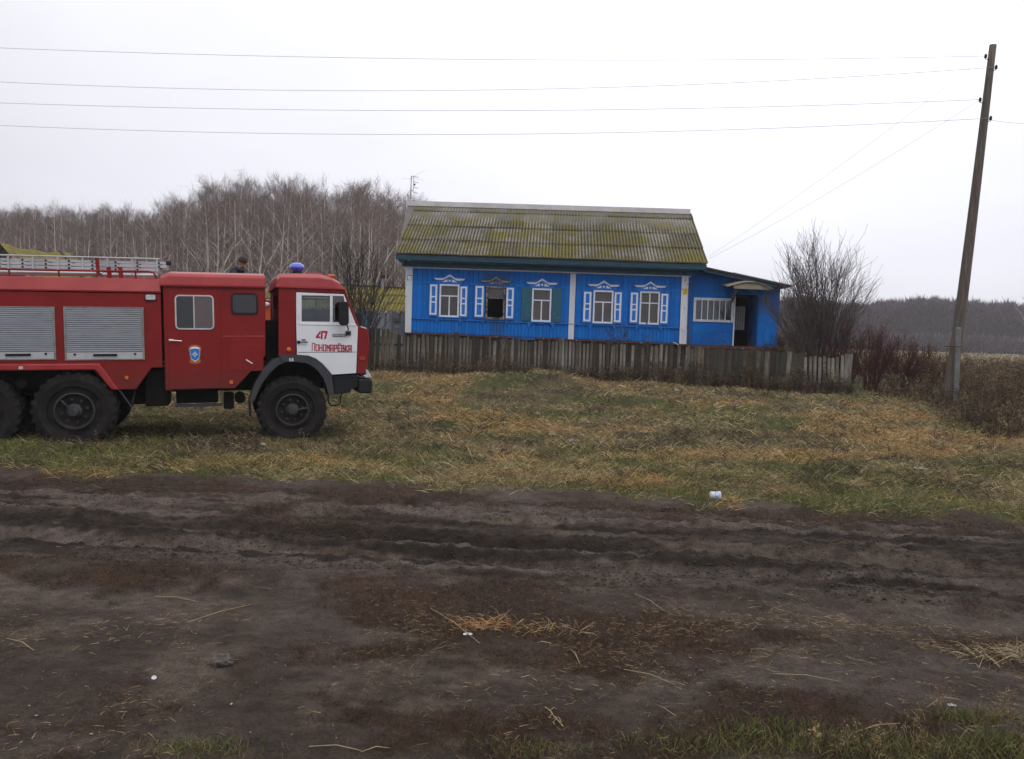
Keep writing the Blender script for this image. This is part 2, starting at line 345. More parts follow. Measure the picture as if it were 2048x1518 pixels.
M['brick'] = mat('red_brown_foundation', (0.14, 0.05, 0.045), (0.085, 0.04, 0.035), 5, rough=0.85, bump=0.3, c3=(0.30, 0.33, 0.38), s3=7, lo3=0.62, hi3=0.68)
M['slate'] = mat('mossy_corrugated_slate', (0.25, 0.225, 0.19), (0.13, 0.115, 0.06), 1.3, rough=0.9, coords='Object', lo=0.38, hi=0.58, c3=(0.17, 0.145, 0.014), s3=1.25, lo3=0.49, hi3=0.60, bump=0.5, bscale=30)
M['curtain'] = mat('net_curtain', (0.34, 0.35, 0.38), (0.14, 0.14, 0.15), 7, rough=0.9, stretch=(4, 1, 0.6))
M['ridge'] = mat('ridge_paint', (0.60, 0.59, 0.60), (0.48, 0.46, 0.47), 2, rough=0.7)
M['oldwood'] = mat('old_grey_wood', (0.17, 0.165, 0.16), (0.10, 0.095, 0.09), 6, rough=0.85, stretch=(5, 5, 0.5), bump=0.3)
M['awning'] = mat('awning_sheet', (0.24, 0.22, 0.17), (0.15, 0.13, 0.10), 4, rough=0.75, c3=(0.05, 0.05, 0.04), s3=5, lo3=0.58, hi3=0.7)
M['tar'] = mat('tarred_roof_edge', (0.035, 0.035, 0.035), (0.06, 0.05, 0.045), 5, rough=0.85)
M['yellow'] = mat('yellow_plate', (0.62, 0.48, 0.02), None, rough=0.5)
M['plateblue'] = mat('house_number_blue', (0.03, 0.07, 0.35), None, rough=0.4)
M['steel'] = mat('galvanised_wire', (0.33, 0.33, 0.35), None, rough=0.5, metal=0.3)
def palewood(name, a, b, moss):
    return mat(name, a, b, 5, rough=0.9, stretch=(6, 6, 0.45), c3=moss, s3=1.2, lo3=0.48, hi3=0.66, bump=0.35, bscale=24, coords='Object')
M['picket1'] = palewood('picket_wood_brown', (0.19, 0.165, 0.14), (0.09, 0.075, 0.06), (0.05, 0.045, 0.028))
M['picket2'] = palewood('picket_wood_dark', (0.065, 0.056, 0.045), (0.038, 0.033, 0.027), (0.04, 0.038, 0.024))
M['picket3'] = palewood('picket_wood_grey', (0.23, 0.21, 0.19), (0.12, 0.11, 0.09), (0.09, 0.08, 0.05))
M['greyboard'] = palewood('yard_boards_grey', (0.24, 0.26, 0.28), (0.15, 0.16, 0.17), (0.12, 0.15, 0.18))
M['blueboard'] = palewood('yard_boards_blue', (0.07, 0.16, 0.30), (0.05, 0.11, 0.22), (0.14, 0.18, 0.22))
M['pole'] = mat('pole_wood', (0.135, 0.112, 0.095), (0.075, 0.062, 0.052), 5, rough=0.9, stretch=(6, 6, 0.3), bump=0.4, c3=(0.17, 0.15, 0.13), s3=4, lo3=0.55, hi3=0.7)
M['concrete'] = mat('concrete_stub', (0.20, 0.205, 0.21), (0.12, 0.12, 0.12), 5, rough=0.9, bump=0.4)
M['birch'] = mat('birch_bark', (0.66, 0.62, 0.59), (0.30, 0.26, 0.24), 1.3, rough=0.8, stretch=(1, 1, 0.5))
M['birchfar'] = mat('pale_far_trunks', (0.38, 0.37, 0.40), (0.16, 0.14, 0.15), 0.6, rough=0.8)
M['twig'] = mat('birch_twigs', (0.175, 0.130, 0.115), (0.115, 0.082, 0.073), 0.35, rough=0.9)
M['twigdark'] = mat('dense_wood_twigs', (0.105, 0.076, 0.066), (0.145, 0.108, 0.094), 0.12, rough=0.95)
M['fartwig'] = mat('far_wood_twigs', (0.105, 0.062, 0.078), (0.07, 0.048, 0.058), 0.05, rough=0.95)
M['bush'] = mat('bush_bark', (0.06, 0.048, 0.05), (0.04, 0.032, 0.032), 3, rough=0.9)
M['bush2'] = mat('grey_brown_bark', (0.105, 0.080, 0.074), (0.062, 0.047, 0.045), 3, rough=0.9)
M['redbush'] = mat('red_bush_twigs', (0.10, 0.035, 0.032), (0.06, 0.026, 0.024), 1.5, rough=0.9)
M['redbush2'] = mat('red_brown_twigs', (0.115, 0.055, 0.04), (0.07, 0.035, 0.028), 1.5, rough=0.9)
M['brownbush'] = mat('brown_bush_twigs', (0.12, 0.062, 0.03), (0.07, 0.038, 0.022), 1.5, rough=0.9)
M['weed'] = mat('dead_weeds', (1, 1, 1), None, rough=0.9, vcol=True)
M['blade'] = mat('grass_blades', (1, 1, 1), None, rough=0.8, vcol=True)
M['stone'] = mat('muddy_stone', (0.10, 0.086, 0.080), (0.050, 0.042, 0.038), 18, rough=0.85, bump=0.6, bscale=30)
M['mudlump'] = mat('mud_clods', (0.032, 0.026, 0.024), (0.05, 0.042, 0.038), 14, rough=0.9, bump=0.5)
M['paper'] = mat('crumpled_paper', (0.62, 0.66, 0.72), (0.5, 0.54, 0.6), 20, rough=0.7)
M['skin'] = mat('skin', (0.36, 0.2, 0.15), (0.3, 0.16, 0.12), 10, rough=0.6)
M['jacket'] = mat('dark_blue_jacket', (0.018, 0.022, 0.034), (0.03, 0.034, 0.045), 6, rough=0.85)
M['trousers'] = mat('dark_trousers', (0.02, 0.02, 0.022), None, rough=0.9)
M['beanie'] = mat('brown_knit_hat', (0.03, 0.022, 0.018), (0.045, 0.034, 0.028), 40, rough=0.95)

M['rust'] = mat('rusty_iron', (0.10, 0.045, 0.03), (0.06, 0.03, 0.022), 8, rough=0.8)
M['awnface'] = mat('awning_face', (0.30, 0.27, 0.20), (0.22, 0.19, 0.14), 3, rough=0.8)
M['mossroof'] = mat('yellow_moss_roof', (0.23, 0.185, 0.012), (0.13, 0.105, 0.012), 1.4, rough=0.9, c3=(0.22, 0.20, 0.17), s3=1.7, lo3=0.58, hi3=0.72, bump=0.5, bscale=20)
M['mossboard'] = palewood('mossy_board', (0.05, 0.055, 0.042), (0.035, 0.038, 0.03), (0.06, 0.06, 0.05))
M['strawm'] = mat('straw_stalk', (0.36, 0.27, 0.16), (0.26, 0.19, 0.11), 30, rough=0.8)
M['paperblue'] = mat('blue_print', (0.12, 0.28, 0.6), (0.6, 0.65, 0.7), 30, rough=0.6)
M['darkbase'] = mat('dark_foundation', (0.045, 0.036, 0.032), (0.028, 0.024, 0.022), 4, rough=0.9, bump=0.3)  # dark brown base under house and annex
def valley_shade_dirt(m, pitch, dark, amt):      # dark stripes painted along the troughs: corrugation shading, with dirt mixed in
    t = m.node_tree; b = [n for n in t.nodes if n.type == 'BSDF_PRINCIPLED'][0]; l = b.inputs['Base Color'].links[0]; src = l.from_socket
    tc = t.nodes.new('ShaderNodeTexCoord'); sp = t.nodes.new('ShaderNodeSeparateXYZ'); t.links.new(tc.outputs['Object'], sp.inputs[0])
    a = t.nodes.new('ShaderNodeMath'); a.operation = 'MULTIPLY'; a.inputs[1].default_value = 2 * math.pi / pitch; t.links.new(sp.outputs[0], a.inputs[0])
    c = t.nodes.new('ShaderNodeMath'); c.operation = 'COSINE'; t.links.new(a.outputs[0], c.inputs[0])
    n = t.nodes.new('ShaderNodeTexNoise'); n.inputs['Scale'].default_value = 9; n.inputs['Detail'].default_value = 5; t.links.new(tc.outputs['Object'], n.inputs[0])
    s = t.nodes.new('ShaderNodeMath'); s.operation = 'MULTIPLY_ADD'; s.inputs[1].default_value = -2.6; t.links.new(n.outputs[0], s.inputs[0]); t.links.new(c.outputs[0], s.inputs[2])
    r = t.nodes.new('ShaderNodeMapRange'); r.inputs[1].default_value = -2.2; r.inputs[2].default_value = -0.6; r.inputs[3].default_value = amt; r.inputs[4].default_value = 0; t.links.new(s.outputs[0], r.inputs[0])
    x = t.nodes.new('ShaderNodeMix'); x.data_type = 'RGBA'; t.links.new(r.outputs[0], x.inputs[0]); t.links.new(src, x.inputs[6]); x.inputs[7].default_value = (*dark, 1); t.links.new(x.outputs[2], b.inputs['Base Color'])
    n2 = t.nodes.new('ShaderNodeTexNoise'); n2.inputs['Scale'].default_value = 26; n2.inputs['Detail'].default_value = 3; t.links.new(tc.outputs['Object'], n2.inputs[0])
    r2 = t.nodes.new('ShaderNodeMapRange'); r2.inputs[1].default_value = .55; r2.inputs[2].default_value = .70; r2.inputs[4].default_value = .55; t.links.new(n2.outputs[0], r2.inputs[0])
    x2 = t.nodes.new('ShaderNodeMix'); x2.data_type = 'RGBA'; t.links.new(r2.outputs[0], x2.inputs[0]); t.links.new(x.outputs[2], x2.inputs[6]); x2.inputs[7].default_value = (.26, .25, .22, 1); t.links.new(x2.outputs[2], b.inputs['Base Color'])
def sheet_tint(m, amt):
    t = m.node_tree; b = [n for n in t.nodes if n.type == 'BSDF_PRINCIPLED'][0]; src = b.inputs['Base Color'].links[0].from_socket
    oi = t.nodes.new('ShaderNodeObjectInfo'); r = t.nodes.new('ShaderNodeMapRange'); r.inputs[3].default_value = 1 - amt; r.inputs[4].default_value = 1 + amt; t.links.new(oi.outputs['Random'], r.inputs[0])
    v = t.nodes.new('ShaderNodeVectorMath'); v.operation = 'SCALE'; t.links.new(src, v.inputs[0]); t.links.new(r.outputs[0], v.inputs['Scale']); t.links.new(v.outputs[0], b.inputs['Base Color'])
valley_shade_dirt(M['slate'], 0.1085, (0.035, 0.030, 0.016), .92); sheet_tint(M['slate'], .20); sheet_tint(M['blue'], .11)
for k_ in ('picket1', 'picket2', 'picket3', 'greyboard', 'blueboard', 'mossboard'): sheet_tint(M[k_], .35)
valley_shade_dirt(M['mossroof'], 0.16, (0.05, 0.04, 0.008), .75)
M['papergrey'] = mat('dirty_paper', (0.34, 0.34, 0.35), (0.22, 0.21, 0.20), 12, rough=0.8)
def lower_dirt(m, z0, z1, colr, amt):     # road mud dried on the lower panels
    t = m.node_tree; b = [n for n in t.nodes if n.type == 'BSDF_PRINCIPLED'][0]; src = b.inputs['Base Color'].links[0].from_socket
    tc = t.nodes.new('ShaderNodeTexCoord'); sp = t.nodes.new('ShaderNodeSeparateXYZ'); t.links.new(tc.outputs['Object'], sp.inputs[0])
    n = t.nodes.new('ShaderNodeTexNoise'); n.inputs['Scale'].default_value = 5; n.inputs['Detail'].default_value = 7; n.inputs['Roughness'].default_value = .7; t.links.new(tc.outputs['Object'], n.inputs[0])
    s = t.nodes.new('ShaderNodeMath'); s.operation = 'MULTIPLY_ADD'; s.inputs[1].default_value = -(z1 - z0) * 1.2; t.links.new(n.outputs[0], s.inputs[0]); t.links.new(sp.outputs[2], s.inputs[2])
    r = t.nodes.new('ShaderNodeMapRange'); r.inputs[1].default_value = z0 - .6 * (z1 - z0); r.inputs[2].default_value = z1 - .6 * (z1 - z0); r.inputs[3].default_value = amt; r.inputs[4].default_value = 0; t.links.new(s.outputs[0], r.inputs[0])
    x = t.nodes.new('ShaderNodeMix'); x.data_type = 'RGBA'; t.links.new(r.outputs[0], x.inputs[0]); t.links.new(src, x.inputs[6]); x.inputs[7].default_value = (*colr, 1); t.links.new(x.outputs[2], b.inputs['Base Color'])
    q = t.nodes.new('ShaderNodeMapRange'); q.inputs[3].default_value = b.inputs['Roughness'].default_value; q.inputs[4].default_value = .85; t.links.new(r.outputs[0], q.inputs[0]); t.links.new(q.outputs[0], b.inputs['Roughness'])
lower_dirt(M['red'], .75, 1.45, (.055, .032, .026), .75)
lower_dirt(M['fender'], .5, 1.3, (.06, .05, .04), .6)
lower_dirt(M['blue'], -.35, .15, (.035, .06, .12), .6)
# ------------------------------------------------------------------ ground sheet
def ground_material():
    m = bpy.data.materials.new('ground_surface'); m.use_nodes = True; t = m.node_tree; t.nodes.clear(); L = t.links.new
    out = t.nodes.new('ShaderNodeOutputMaterial'); b = t.nodes.new('ShaderNodeBsdfPrincipled'); L(b.outputs[0], out.inputs[0])
    b.inputs['Specular IOR Level'].default_value = 0.12
    vc = t.nodes.new('ShaderNodeVertexColor'); vc.layer_name = 'Col'
    tc = t.nodes.new('ShaderNodeTexCoord')
    def noise(s, d=6, rgh=0.65, st=None):
        n = t.nodes.new('ShaderNodeTexNoise'); n.inputs['Scale'].default_value = s; n.inputs['Detail'].default_value = d; n.inputs['Roughness'].default_value = rgh
        if st:
            mp = t.nodes.new('ShaderNodeMapping'); mp.inputs['Scale'].default_value = st; L(tc.outputs['Object'], mp.inputs[0]); L(mp.outputs[0], n.inputs[0])
        else: L(tc.outputs['Object'], n.inputs[0])
        return n.outputs[0]
    def rng_(x, a, b_, c, d):
        r = t.nodes.new('ShaderNodeMapRange'); r.inputs[1].default_value = a; r.inputs[2].default_value = b_; r.inputs[3].default_value = c; r.inputs[4].default_value = d; L(x, r.inputs[0]); return r.outputs[0]
    n1 = noise(9, 8, 0.7, (1, 1.3, 1)); n2 = noise(60, 5, 0.7); n3 = noise(1.6, 4)
    mul = t.nodes.new('ShaderNodeMath'); mul.operation = 'MULTIPLY'; L(rng_(n1, 0.3, 0.7, 0.45, 1.6), mul.inputs[0]); L(rng_(n2, 0.3, 0.7, 0.6, 1.45), mul.inputs[1])
    mul2 = t.nodes.new('ShaderNodeMath'); mul2.operation = 'MULTIPLY'; L(mul.outputs[0], mul2.inputs[0]); L(rng_(n3, 0.3, 0.7, 0.85, 1.15), mul2.inputs[1])
    sc = t.nodes.new('ShaderNodeVectorMath'); sc.operation = 'SCALE'; L(vc.outputs[0], sc.inputs[0]); L(mul2.outputs[0], sc.inputs['Scale'])
    # pale grit
    gv = t.nodes.new('ShaderNodeTexVoronoi'); gv.inputs['Scale'].default_value = 42; L(tc.outputs['Object'], gv.inputs['Vector'])
    gm = rng_(gv.outputs['Distance'], 0.05, 0.12, 1, 0); gn = rng_(noise(2.2, 3), 0.50, 0.62, 0, 0.7)
    mm = t.nodes.new('ShaderNodeMath'); mm.operation = 'MULTIPLY'; L(gm, mm.inputs[0]); L(gn, mm.inputs[1])
    mx = t.nodes.new('ShaderNodeMix'); mx.data_type = 'RGBA'; L(mm.outputs[0], mx.inputs[0]); L(sc.outputs[0], mx.inputs[6]); mx.inputs[7].default_value = (0.13, 0.12, 0.11, 1)
    L(mx.outputs[2], b.inputs['Base Color'])
    L(rng_(n1, 0.3, 0.7, 0.62, 0.95), b.inputs['Roughness'])
    h = t.nodes.new('ShaderNodeMath'); h.operation = 'ADD'; L(n1, h.inputs[0]); hm = t.nodes.new('ShaderNodeMath'); hm.operation = 'MULTIPLY'; hm.inputs[1].default_value = 0.4; L(n2, hm.inputs[0]); L(hm.outputs[0], h.inputs[1])
    bp = t.nodes.new('ShaderNodeBump'); bp.inputs['Strength'].default_value = 0.9; bp.inputs['Distance'].default_value = 0.045; L(h.outputs[0], bp.inputs['Height']); L(bp.outputs[0], b.inputs['Normal'])
    return m
def lerp3(a, b, t): return a * (1 - t[:, None]) + b * t[:, None]
def ground_col(x, y):
    C = lambda *c: np.array(c)[None, :]
    s = road_s(x, y); n = fbm(x * 2.2, y * 3.0, 101, 4); n2 = fbm(x * 0.7, y * 1.2, 103, 3)
    mud = lerp3(C(0.043, 0.0315, 0.0250) + 0 * x[:, None], C(0.080, 0.0605, 0.0485), sst((n - 0.38) / 0.3))
    road = sst((s - 6.3) / 0.4) * (1 - sst((s - 9.3) / 0.4))
    wet = road * sst((fbm(x * 0.30, s * 7.5, 111, 5) - 0.42) / 0.14)
    mud = lerp3(mud, C(0.018, 0.0125, 0.0105), wet * 0.85)
    dry = road * sst((fbm(x * 0.30 + 5, s * 6.5, 117, 4) - 0.53) / 0.12)
    mud = lerp3(mud, C(0.100, 0.078, 0.069), dry * 0.8)
    mud = lerp3(mud, C(0.069, 0.0555, 0.0485), sst((n2 - 0.5) / 0.2) * (1 - road) * 0.6)
    turf = lerp3(C(0.046, 0.026, 0.017) + 0 * x[:, None], C(0.030, 0.020, 0.015), sst((n - 0.4) / 0.25))
    c = lerp3(mud, turf, m_turf(x, y) * 0.85)
    gr = lerp3(C(0.080, 0.064, 0.034) + 0 * x[:, None], C(0.048, 0.054, 0.017), m_green(x, y))
    gr = lerp3(gr, C(0.115, 0.075, 0.036), m_orange(x, y) * 0.7)
    gr = lerp3(gr, C(0.035, 0.028, 0.020), sst((fbm(x * 1.9, y * 2.4, 121, 4) - 0.56) / 0.12) * 0.7)
    c = lerp3(c, gr, m_verge(x, y))
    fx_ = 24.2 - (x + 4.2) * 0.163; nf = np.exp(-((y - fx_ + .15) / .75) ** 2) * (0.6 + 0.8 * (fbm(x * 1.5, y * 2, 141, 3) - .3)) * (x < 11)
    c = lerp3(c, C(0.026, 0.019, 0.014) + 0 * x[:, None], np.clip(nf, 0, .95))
    fieldc = lerp3(C(0.15, 0.115, 0.058) + 0 * x[:, None], C(0.115, 0.092, 0.04), sst((fbm(x * 0.05, y * 0.03, 131, 4) - 0.4) / 0.3))
    c = lerp3(c, fieldc, sst((y - 30) / 15))
    return c
ys = np.concatenate([np.linspace(-40, -2, 12), np.linspace(0, 3.0, 10), np.arange(3.2, 9.9, 0.024), np.arange(9.9, 16, 0.06), np.arange(16, 25, 0.10), np.arange(25, 40, 0.6), np.geomspace(40, 2500, 40)])
cs = np.concatenate([[-30, -12, -6, -3.5, -2.3, -1.6, -1.3, -1.12], np.linspace(-1, 1, 560), [1.12, 1.3, 1.6, 2.3, 3.5, 6, 12, 30]])
Wd = np.where(ys > 0, 0.70 * ys + 2.2, 2.2 + 0.1 * -ys)
XX = cs[None, :] * Wd[:, None]; YY = np.repeat(ys[:, None], len(cs), 1)
x_, y_ = XX.ravel(), YY.ravel(); z_ = ground_h(x_, y_)
nr, nc = len(ys), len(cs)
ii = (np.arange(nr - 1)[:, None] * nc + np.arange(nc - 1)[None, :]).ravel()
fc = np.stack([ii, ii + 1, ii + nc + 1, ii + nc], 1)
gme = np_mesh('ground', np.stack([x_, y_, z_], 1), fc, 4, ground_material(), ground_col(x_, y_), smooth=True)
tag(link('ground', gme), 'muddy rutted village road with a rough grass verge and a field beyond', kind='structure')

# ================================================================== FIRE TRUCK
TH = math.radians(20.0); NO = math.radians(1.8)
def at_depth(px, py, Y): return P(px, py, Y)
hubF = P(585, 820, 13.6)
ux = Vector((math.cos(TH) * math.cos(NO), math.sin(TH) * math.cos(NO), math.sin(NO)))
uy = Vector((-math.sin(TH), math.cos(TH), 0)); uz = ux.cross(uy)
TO = hubF - uz * 0.60 + uy * 0.03
T = Frame(TO, ux, uy, uz)
truck = thing('fire_truck', 'large red six-wheeled fire truck with white cab door and blue beacon, parked on the grass', 'fire truck', T)
h = T.hit
def pl(pts, w=0.0): return [h(a, b, w) for a, b in pts]
WID = 2.45
# wheels -----------------------------------------------------------
def tyre_mesh(r, wdt):
    m = MB(); k = 0.62 * r
    m.lathe([(k, 0.05), (k * 1.02, 0.0), (k * 1.12, -0.006), (r * 0.80, -0.022), (r * 0.93, 0.015), (r * 0.975, 0.06), (r * 0.985, wdt - 0.06), (r * 0.93, wdt - 0.015), (r * 0.8, wdt), (k, wdt - 0.03), (k, wdt - 0.06)], 40)
    for i in range(26):
        a = 2 * math.pi * i / 26
        for side in (0, 1):
            aa = a + side * math.pi / 26; ca, sa = math.cos(aa), math.sin(aa)
            y0, y1 = (0.0, wdt * 0.56) if side == 0 else (wdt * 0.44, wdt)
            r0, r1 = r * 0.93, r * 0.993; hw = r * 0.052
            def q(rr, t, y): return (rr * ca - t * sa, y, rr * sa + t * ca)
            sk = hw * 0.9
            m.hexa([q(r0, -hw, y0), q(r0, hw, y0), q(r0, hw + sk, y1), q(r0, -hw + sk, y1), q(r1, -hw, y0), q(r1, hw, y0), q(r1, hw + sk, y1), q(r1, -hw + sk, y1)])
            if side == 0:   # shoulder lug
                m.hexa([q(r * 0.84, -hw * .8, -0.012), q(r * 0.84, hw * .8, -0.012), q(r * 0.84, hw * .8, 0.03), q(r * 0.84, -hw * .8, 0.03), q(r * 0.99, -hw, 0.0), q(r * 0.99, hw, 0.0), q(r * 0.99, hw, 0.06), q(r * 0.99, -hw, 0.06)])
    return m.mesh('tyre', M['rubber'])
def rim_mesh(r, deep):
    k = 0.475 * r; m = MB()
    m.lathe([(k * 0.98, 0.06), (k * 1.0, -0.012), (k * 0.93, -0.016), (k * 0.88, 0.03), (k * 0.84, deep), (k * 0.55, deep + 0.01), (k * 0.50, deep - 0.04), (k * 0.0 + 0.02, deep - 0.045)], 32)
    return m.mesh('rim', M['rim'], smooth=False)
def hub_mesh(r, bar_ang):
    k = 0.475 * r; m = MB()
    m.lathe([(k * 0.40, 0.06), (k * 0.38, -0.02), (k * 0.27, -0.05), (k * 0.24, -0.085), (k * 0.05, -0.09)], 20)
    for i in range(8):
        a = 2 * math.pi * i / 8 + 0.2; m.lathe([(0.02, 0.04), (0.02, -0.0), (0.012, -0.012)], 6, c=(k * 0.62 * math.cos(a), 0, k * 0.62 * math.sin(a)))
    a = bar_ang; m.bar((0, -0.085, 0), (k * 0.86 * math.cos(a), -0.03, k * 0.86 * math.sin(a)), 0.035, 0.02)
    return m.mesh('hub', [M['rim']])
wheel_data = {}
def wheel(u, v, r, ang, w=0.0, lab=None, inner=False):
    key = (round(r, 2), round(ang, 1))
    if key not in wheel_data: wheel_data[key] = (tyre_mesh(r, 0.38), rim_mesh(r, 0.10), hub_mesh(r, ang))
    ty, ri, hu = wheel_data[key]
    o = link('wheel', None, truck); o.location = (u, w, v)
    o.rotation_euler = (0, R.uniform(0, 6) * 0, math.pi if inner else 0)
    for nm, me in (('tyre', ty), ('rim', ri), ('hub', hu)): link(nm, me, o)
    if lab: o['label'] = lab
    return o
fu, fv = h(585, 820, -0.03); mu, mv = h(149, 822, -0.03); ru = mu - 1.34; rv = h(-40, 822, -0.03)[1]
RF, RM = 0.585, 0.615
wheel(fu, fv, RF, -math.radians(-8), -0.03, 'front wheel under the dark cab fender')
wheel(mu, mv, RM, math.radians(135), -0.03)
wheel(ru, mv - 0.0, RM, math.radians(40), -0.03)
for uu, vv, rr in ((fu, fv, RF), (mu, mv, RM), (ru, mv, RM)): wheel(uu, vv, rr, 0.3, WID + 0.03, inner=True)

# rear body ----------------------------------------------------------
X0 = ru - 1.55
bt = pl([(0, 551), (322, 558)]); 
zt = lambda px: h(px, 551 + px * 7 / 322)[1]
bodyR = h(324, 700)[0]
BZ1 = h(322, 558)[1]
z583 = h(160, 583)[1]; z728 = h(100, 728)[1]
m = MB()
pts = [(X0, z583 - 0.01), (X0, h(0, 730)[1])] + pl([(199, 730), (237, 779), (272, 779), (303, 736), (325, 735)]) + [(bodyR, z583 - 0.01)]
m.prism(pts, 0.0, 0.04); m.prism(pts, WID - 0.04, WID)
m.box(X0, bodyR, 0.05, WID - 0.05, z728 + 0.02, z583 - 0.02)
m.build('rear_body', M['red'], truck, bevel=0.008)
m = MB()
zb = h(322, 584)[1]; ztop = BZ1
m.hexa([(X0, -0.012, zb), (bodyR + 0.005, -0.012, zb), (bodyR + 0.005, WID + 0.012, zb), (X0, WID + 0.012, zb),
        (X0, 0.06, ztop), (bodyR + 0.005, 0.06, ztop), (bodyR + 0.005, WID - 0.06, ztop), (X0, WID - 0.06, ztop)])
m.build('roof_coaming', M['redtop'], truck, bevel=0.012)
m = MB(); m.box(X0, bodyR + 0.012, -0.018, 0.0, zb - 0.012, zb + 0.010); m.build('coaming_trim', M['red'], truck)
# fender strip
m = MB()
f1 = pl([(0, 727), (199, 727), (238, 780), (223, 780), (190, 740), (0, 740)], -0.05)
f1[0] = (X0, f1[0][1]); f1[-1] = (X0, f1[-1][1])
m.prism(f1, -0.06, 0.30); m.build('rear_fender', M['redtop'], truck, bevel=0.02, seg=2)
# roller shutters
def shutter(a, b, c, d, lab=None):
    (x0, z1), (x1, _), = h(a, b), h(c, b); z0 = h(c, d)[1]; z1 = h((a + c) / 2, b)[1]
    fr = MB(); t = 0.018
    fr.box(x0 - t * 1.6, x0, -0.022, 0.02, z0 - t, z1 + t); fr.box(x1, x1 + t * 1.6, -0.022, 0.02, z0 - t, z1 + t)
    fr.box(x0, x1, -0.018, 0.02, z1, z1 + t); fr.box(x0, x1, -0.018, 0.02, z0 - t, z0)
    fr.build('shutter_frame', M['dullframe'], truck)
    sl = MB(); zz = z0 + 0.11; n = 21; hgt = (z1 - zz) / n
    for i in range(n):
        a0 = zz + i * hgt; e_ = hgt
        sl.add([(x0, -0.002, a0), (x1, -0.002, a0), (x1, -0.014, a0 + e_ * .25), (x0, -0.014, a0 + e_ * .25), (x1, -0.014, a0 + e_ * .8), (x0, -0.014, a0 + e_ * .8), (x1, -0.002, a0 + e_ * .97), (x0, -0.002, a0 + e_ * .97)],
               [(0, 1, 2, 3), (3, 2, 4, 5), (5, 4, 6, 7)])
    s_ = sl.build('roller_shutter', M['shutter'], truck)
    bb = MB(); bb.box(x0, x1, -0.018, 0.0, z0, z0 + 0.105); bb.build('bottom_bar', M['alu'], s_)
    hm = MB(); xm = (x0 + x1) / 2; hm.box(xm - 0.17, xm + 0.17, -0.045, -0.018, z0 + 0.045, z0 + 0.08); hm.build('handle', M['black'], s_, bevel=0.006)
    for q in (x0 + 0.11, x1 - 0.11):
        k = MB(); k.lathe([(0.018, -0.018), (0.018, -0.03), (0.008, -0.034)], 10, c=(q, 0, z0 + 0.075)); k.build('lock', M['black'], s_)
shutter(131, 616, 283, 717); shutter(-40, 615, 105, 717); shutter(-230, 614, -80, 717)
# work lamp, markers
def rrect(x0, x1, z0, z1, r, n=5):
    o = []
    for cx, cz, a0 in ((x1 - r, z0 + r, -90), (x1 - r, z1 - r, 0), (x0 + r, z1 - r, 90), (x0 + r, z0 + r, 180)):
        for k in range(n + 1):
            a = math.radians(a0 + 90 * k / n); o.append((cx + r * math.cos(a), cz + r * math.sin(a)))
    return o
def ring(mb, outer, inner, y0, y1):
    n = len(outer); vs = []
    for y in (y0, y1):
        vs += [(p[0], y, p[1]) for p in outer] + [(p[0], y, p[1]) for p in inner]
    fs = []
    for i in range(n):
        j = (i + 1) % n
        fs += [(i, j, n + j, n + i), (2 * n + i, 3 * n + i, 3 * n + j, 2 * n + j), (i, 2 * n + i, 2 * n + j, j), (n + i, n + j, 3 * n + j, 3 * n + i)]
    mb.add(vs, fs)
def frame_rect(px0, py0, px1, py1, w=0.0):
    a = h(px0, (py0 + py1) / 2, w)[0]; b = h(px1, (py0 + py1) / 2, w)[0]; c = h((px0 + px1) / 2, py1, w)[1]; d = h((px0 + px1) / 2, py0, w)[1]
    return a, b, c, d
a, b, c, d = frame_rect(290, 588, 313, 601)
wl = MB().prism(rrect(a, b, c, d, 0.03), -0.03, 0.0).build('work_lamp', M['black'], truck); 
MB().prism(rrect(a + .012, b - .012, c + .012, d - .012, 0.022), -0.038, -0.03).build('lens', M['lamp'], wl)
def marker(px0, py0, px1, py1, round_=False):
    a, b, c, d = frame_rect(px0, py0, px1, py1)
    if round_:
        MB().lathe([((b - a) / 2, 0), ((b - a) / 2, -0.02), ((b - a) / 2 * .6, -0.032)], 16, c=((a + b) / 2, 0, (c + d) / 2)).build('marker_light', M['amber'], truck, smooth=False)
    else: MB().box(a, b, -0.022, 0, c, d).build('marker_light', M['amber'], truck, bevel=0.004)
marker(250, 752, 257, 759); marker(459, 761, 466, 768); marker(573, 695, 582, 703, True)
def blk(px0, py0, px1, py1, nm, m_, d0=-0.012): a, b, c, d = frame_rect(px0, py0, px1, py1); return MB().box(a, b, d0, 0, c, d).build(nm, m_, truck)
blk(244, 752, 249, 758, 'reflector', M['red'], -0.008); blk(467, 762, 472, 767, 'reflector', M['red'], -0.008)
# crew cab -----------------------------------------------------------
cp = pl([(331, 781), (470, 777), (531, 712), (531, 574), (327, 573)]); cx0, cx1 = cp[0][0], cp[2][0]
cp[4] = (cx0 - 0.0, cp[4][1]); zg = cp[3][1]
cp[4] = (cx0, zg); m = MB(); m.prism(cp, 0.0, 0.05); m.prism(cp, WID - 0.05, WID)
zlow = cp[0][1]; zcorner = cp[2][1]
m.box(cx0, cx1 - 0.02, 0.06, WID - 0.06, zlow + 0.30, zg - 0.01)
m.build('crew_cab', M['red'], truck, bevel=0.01)
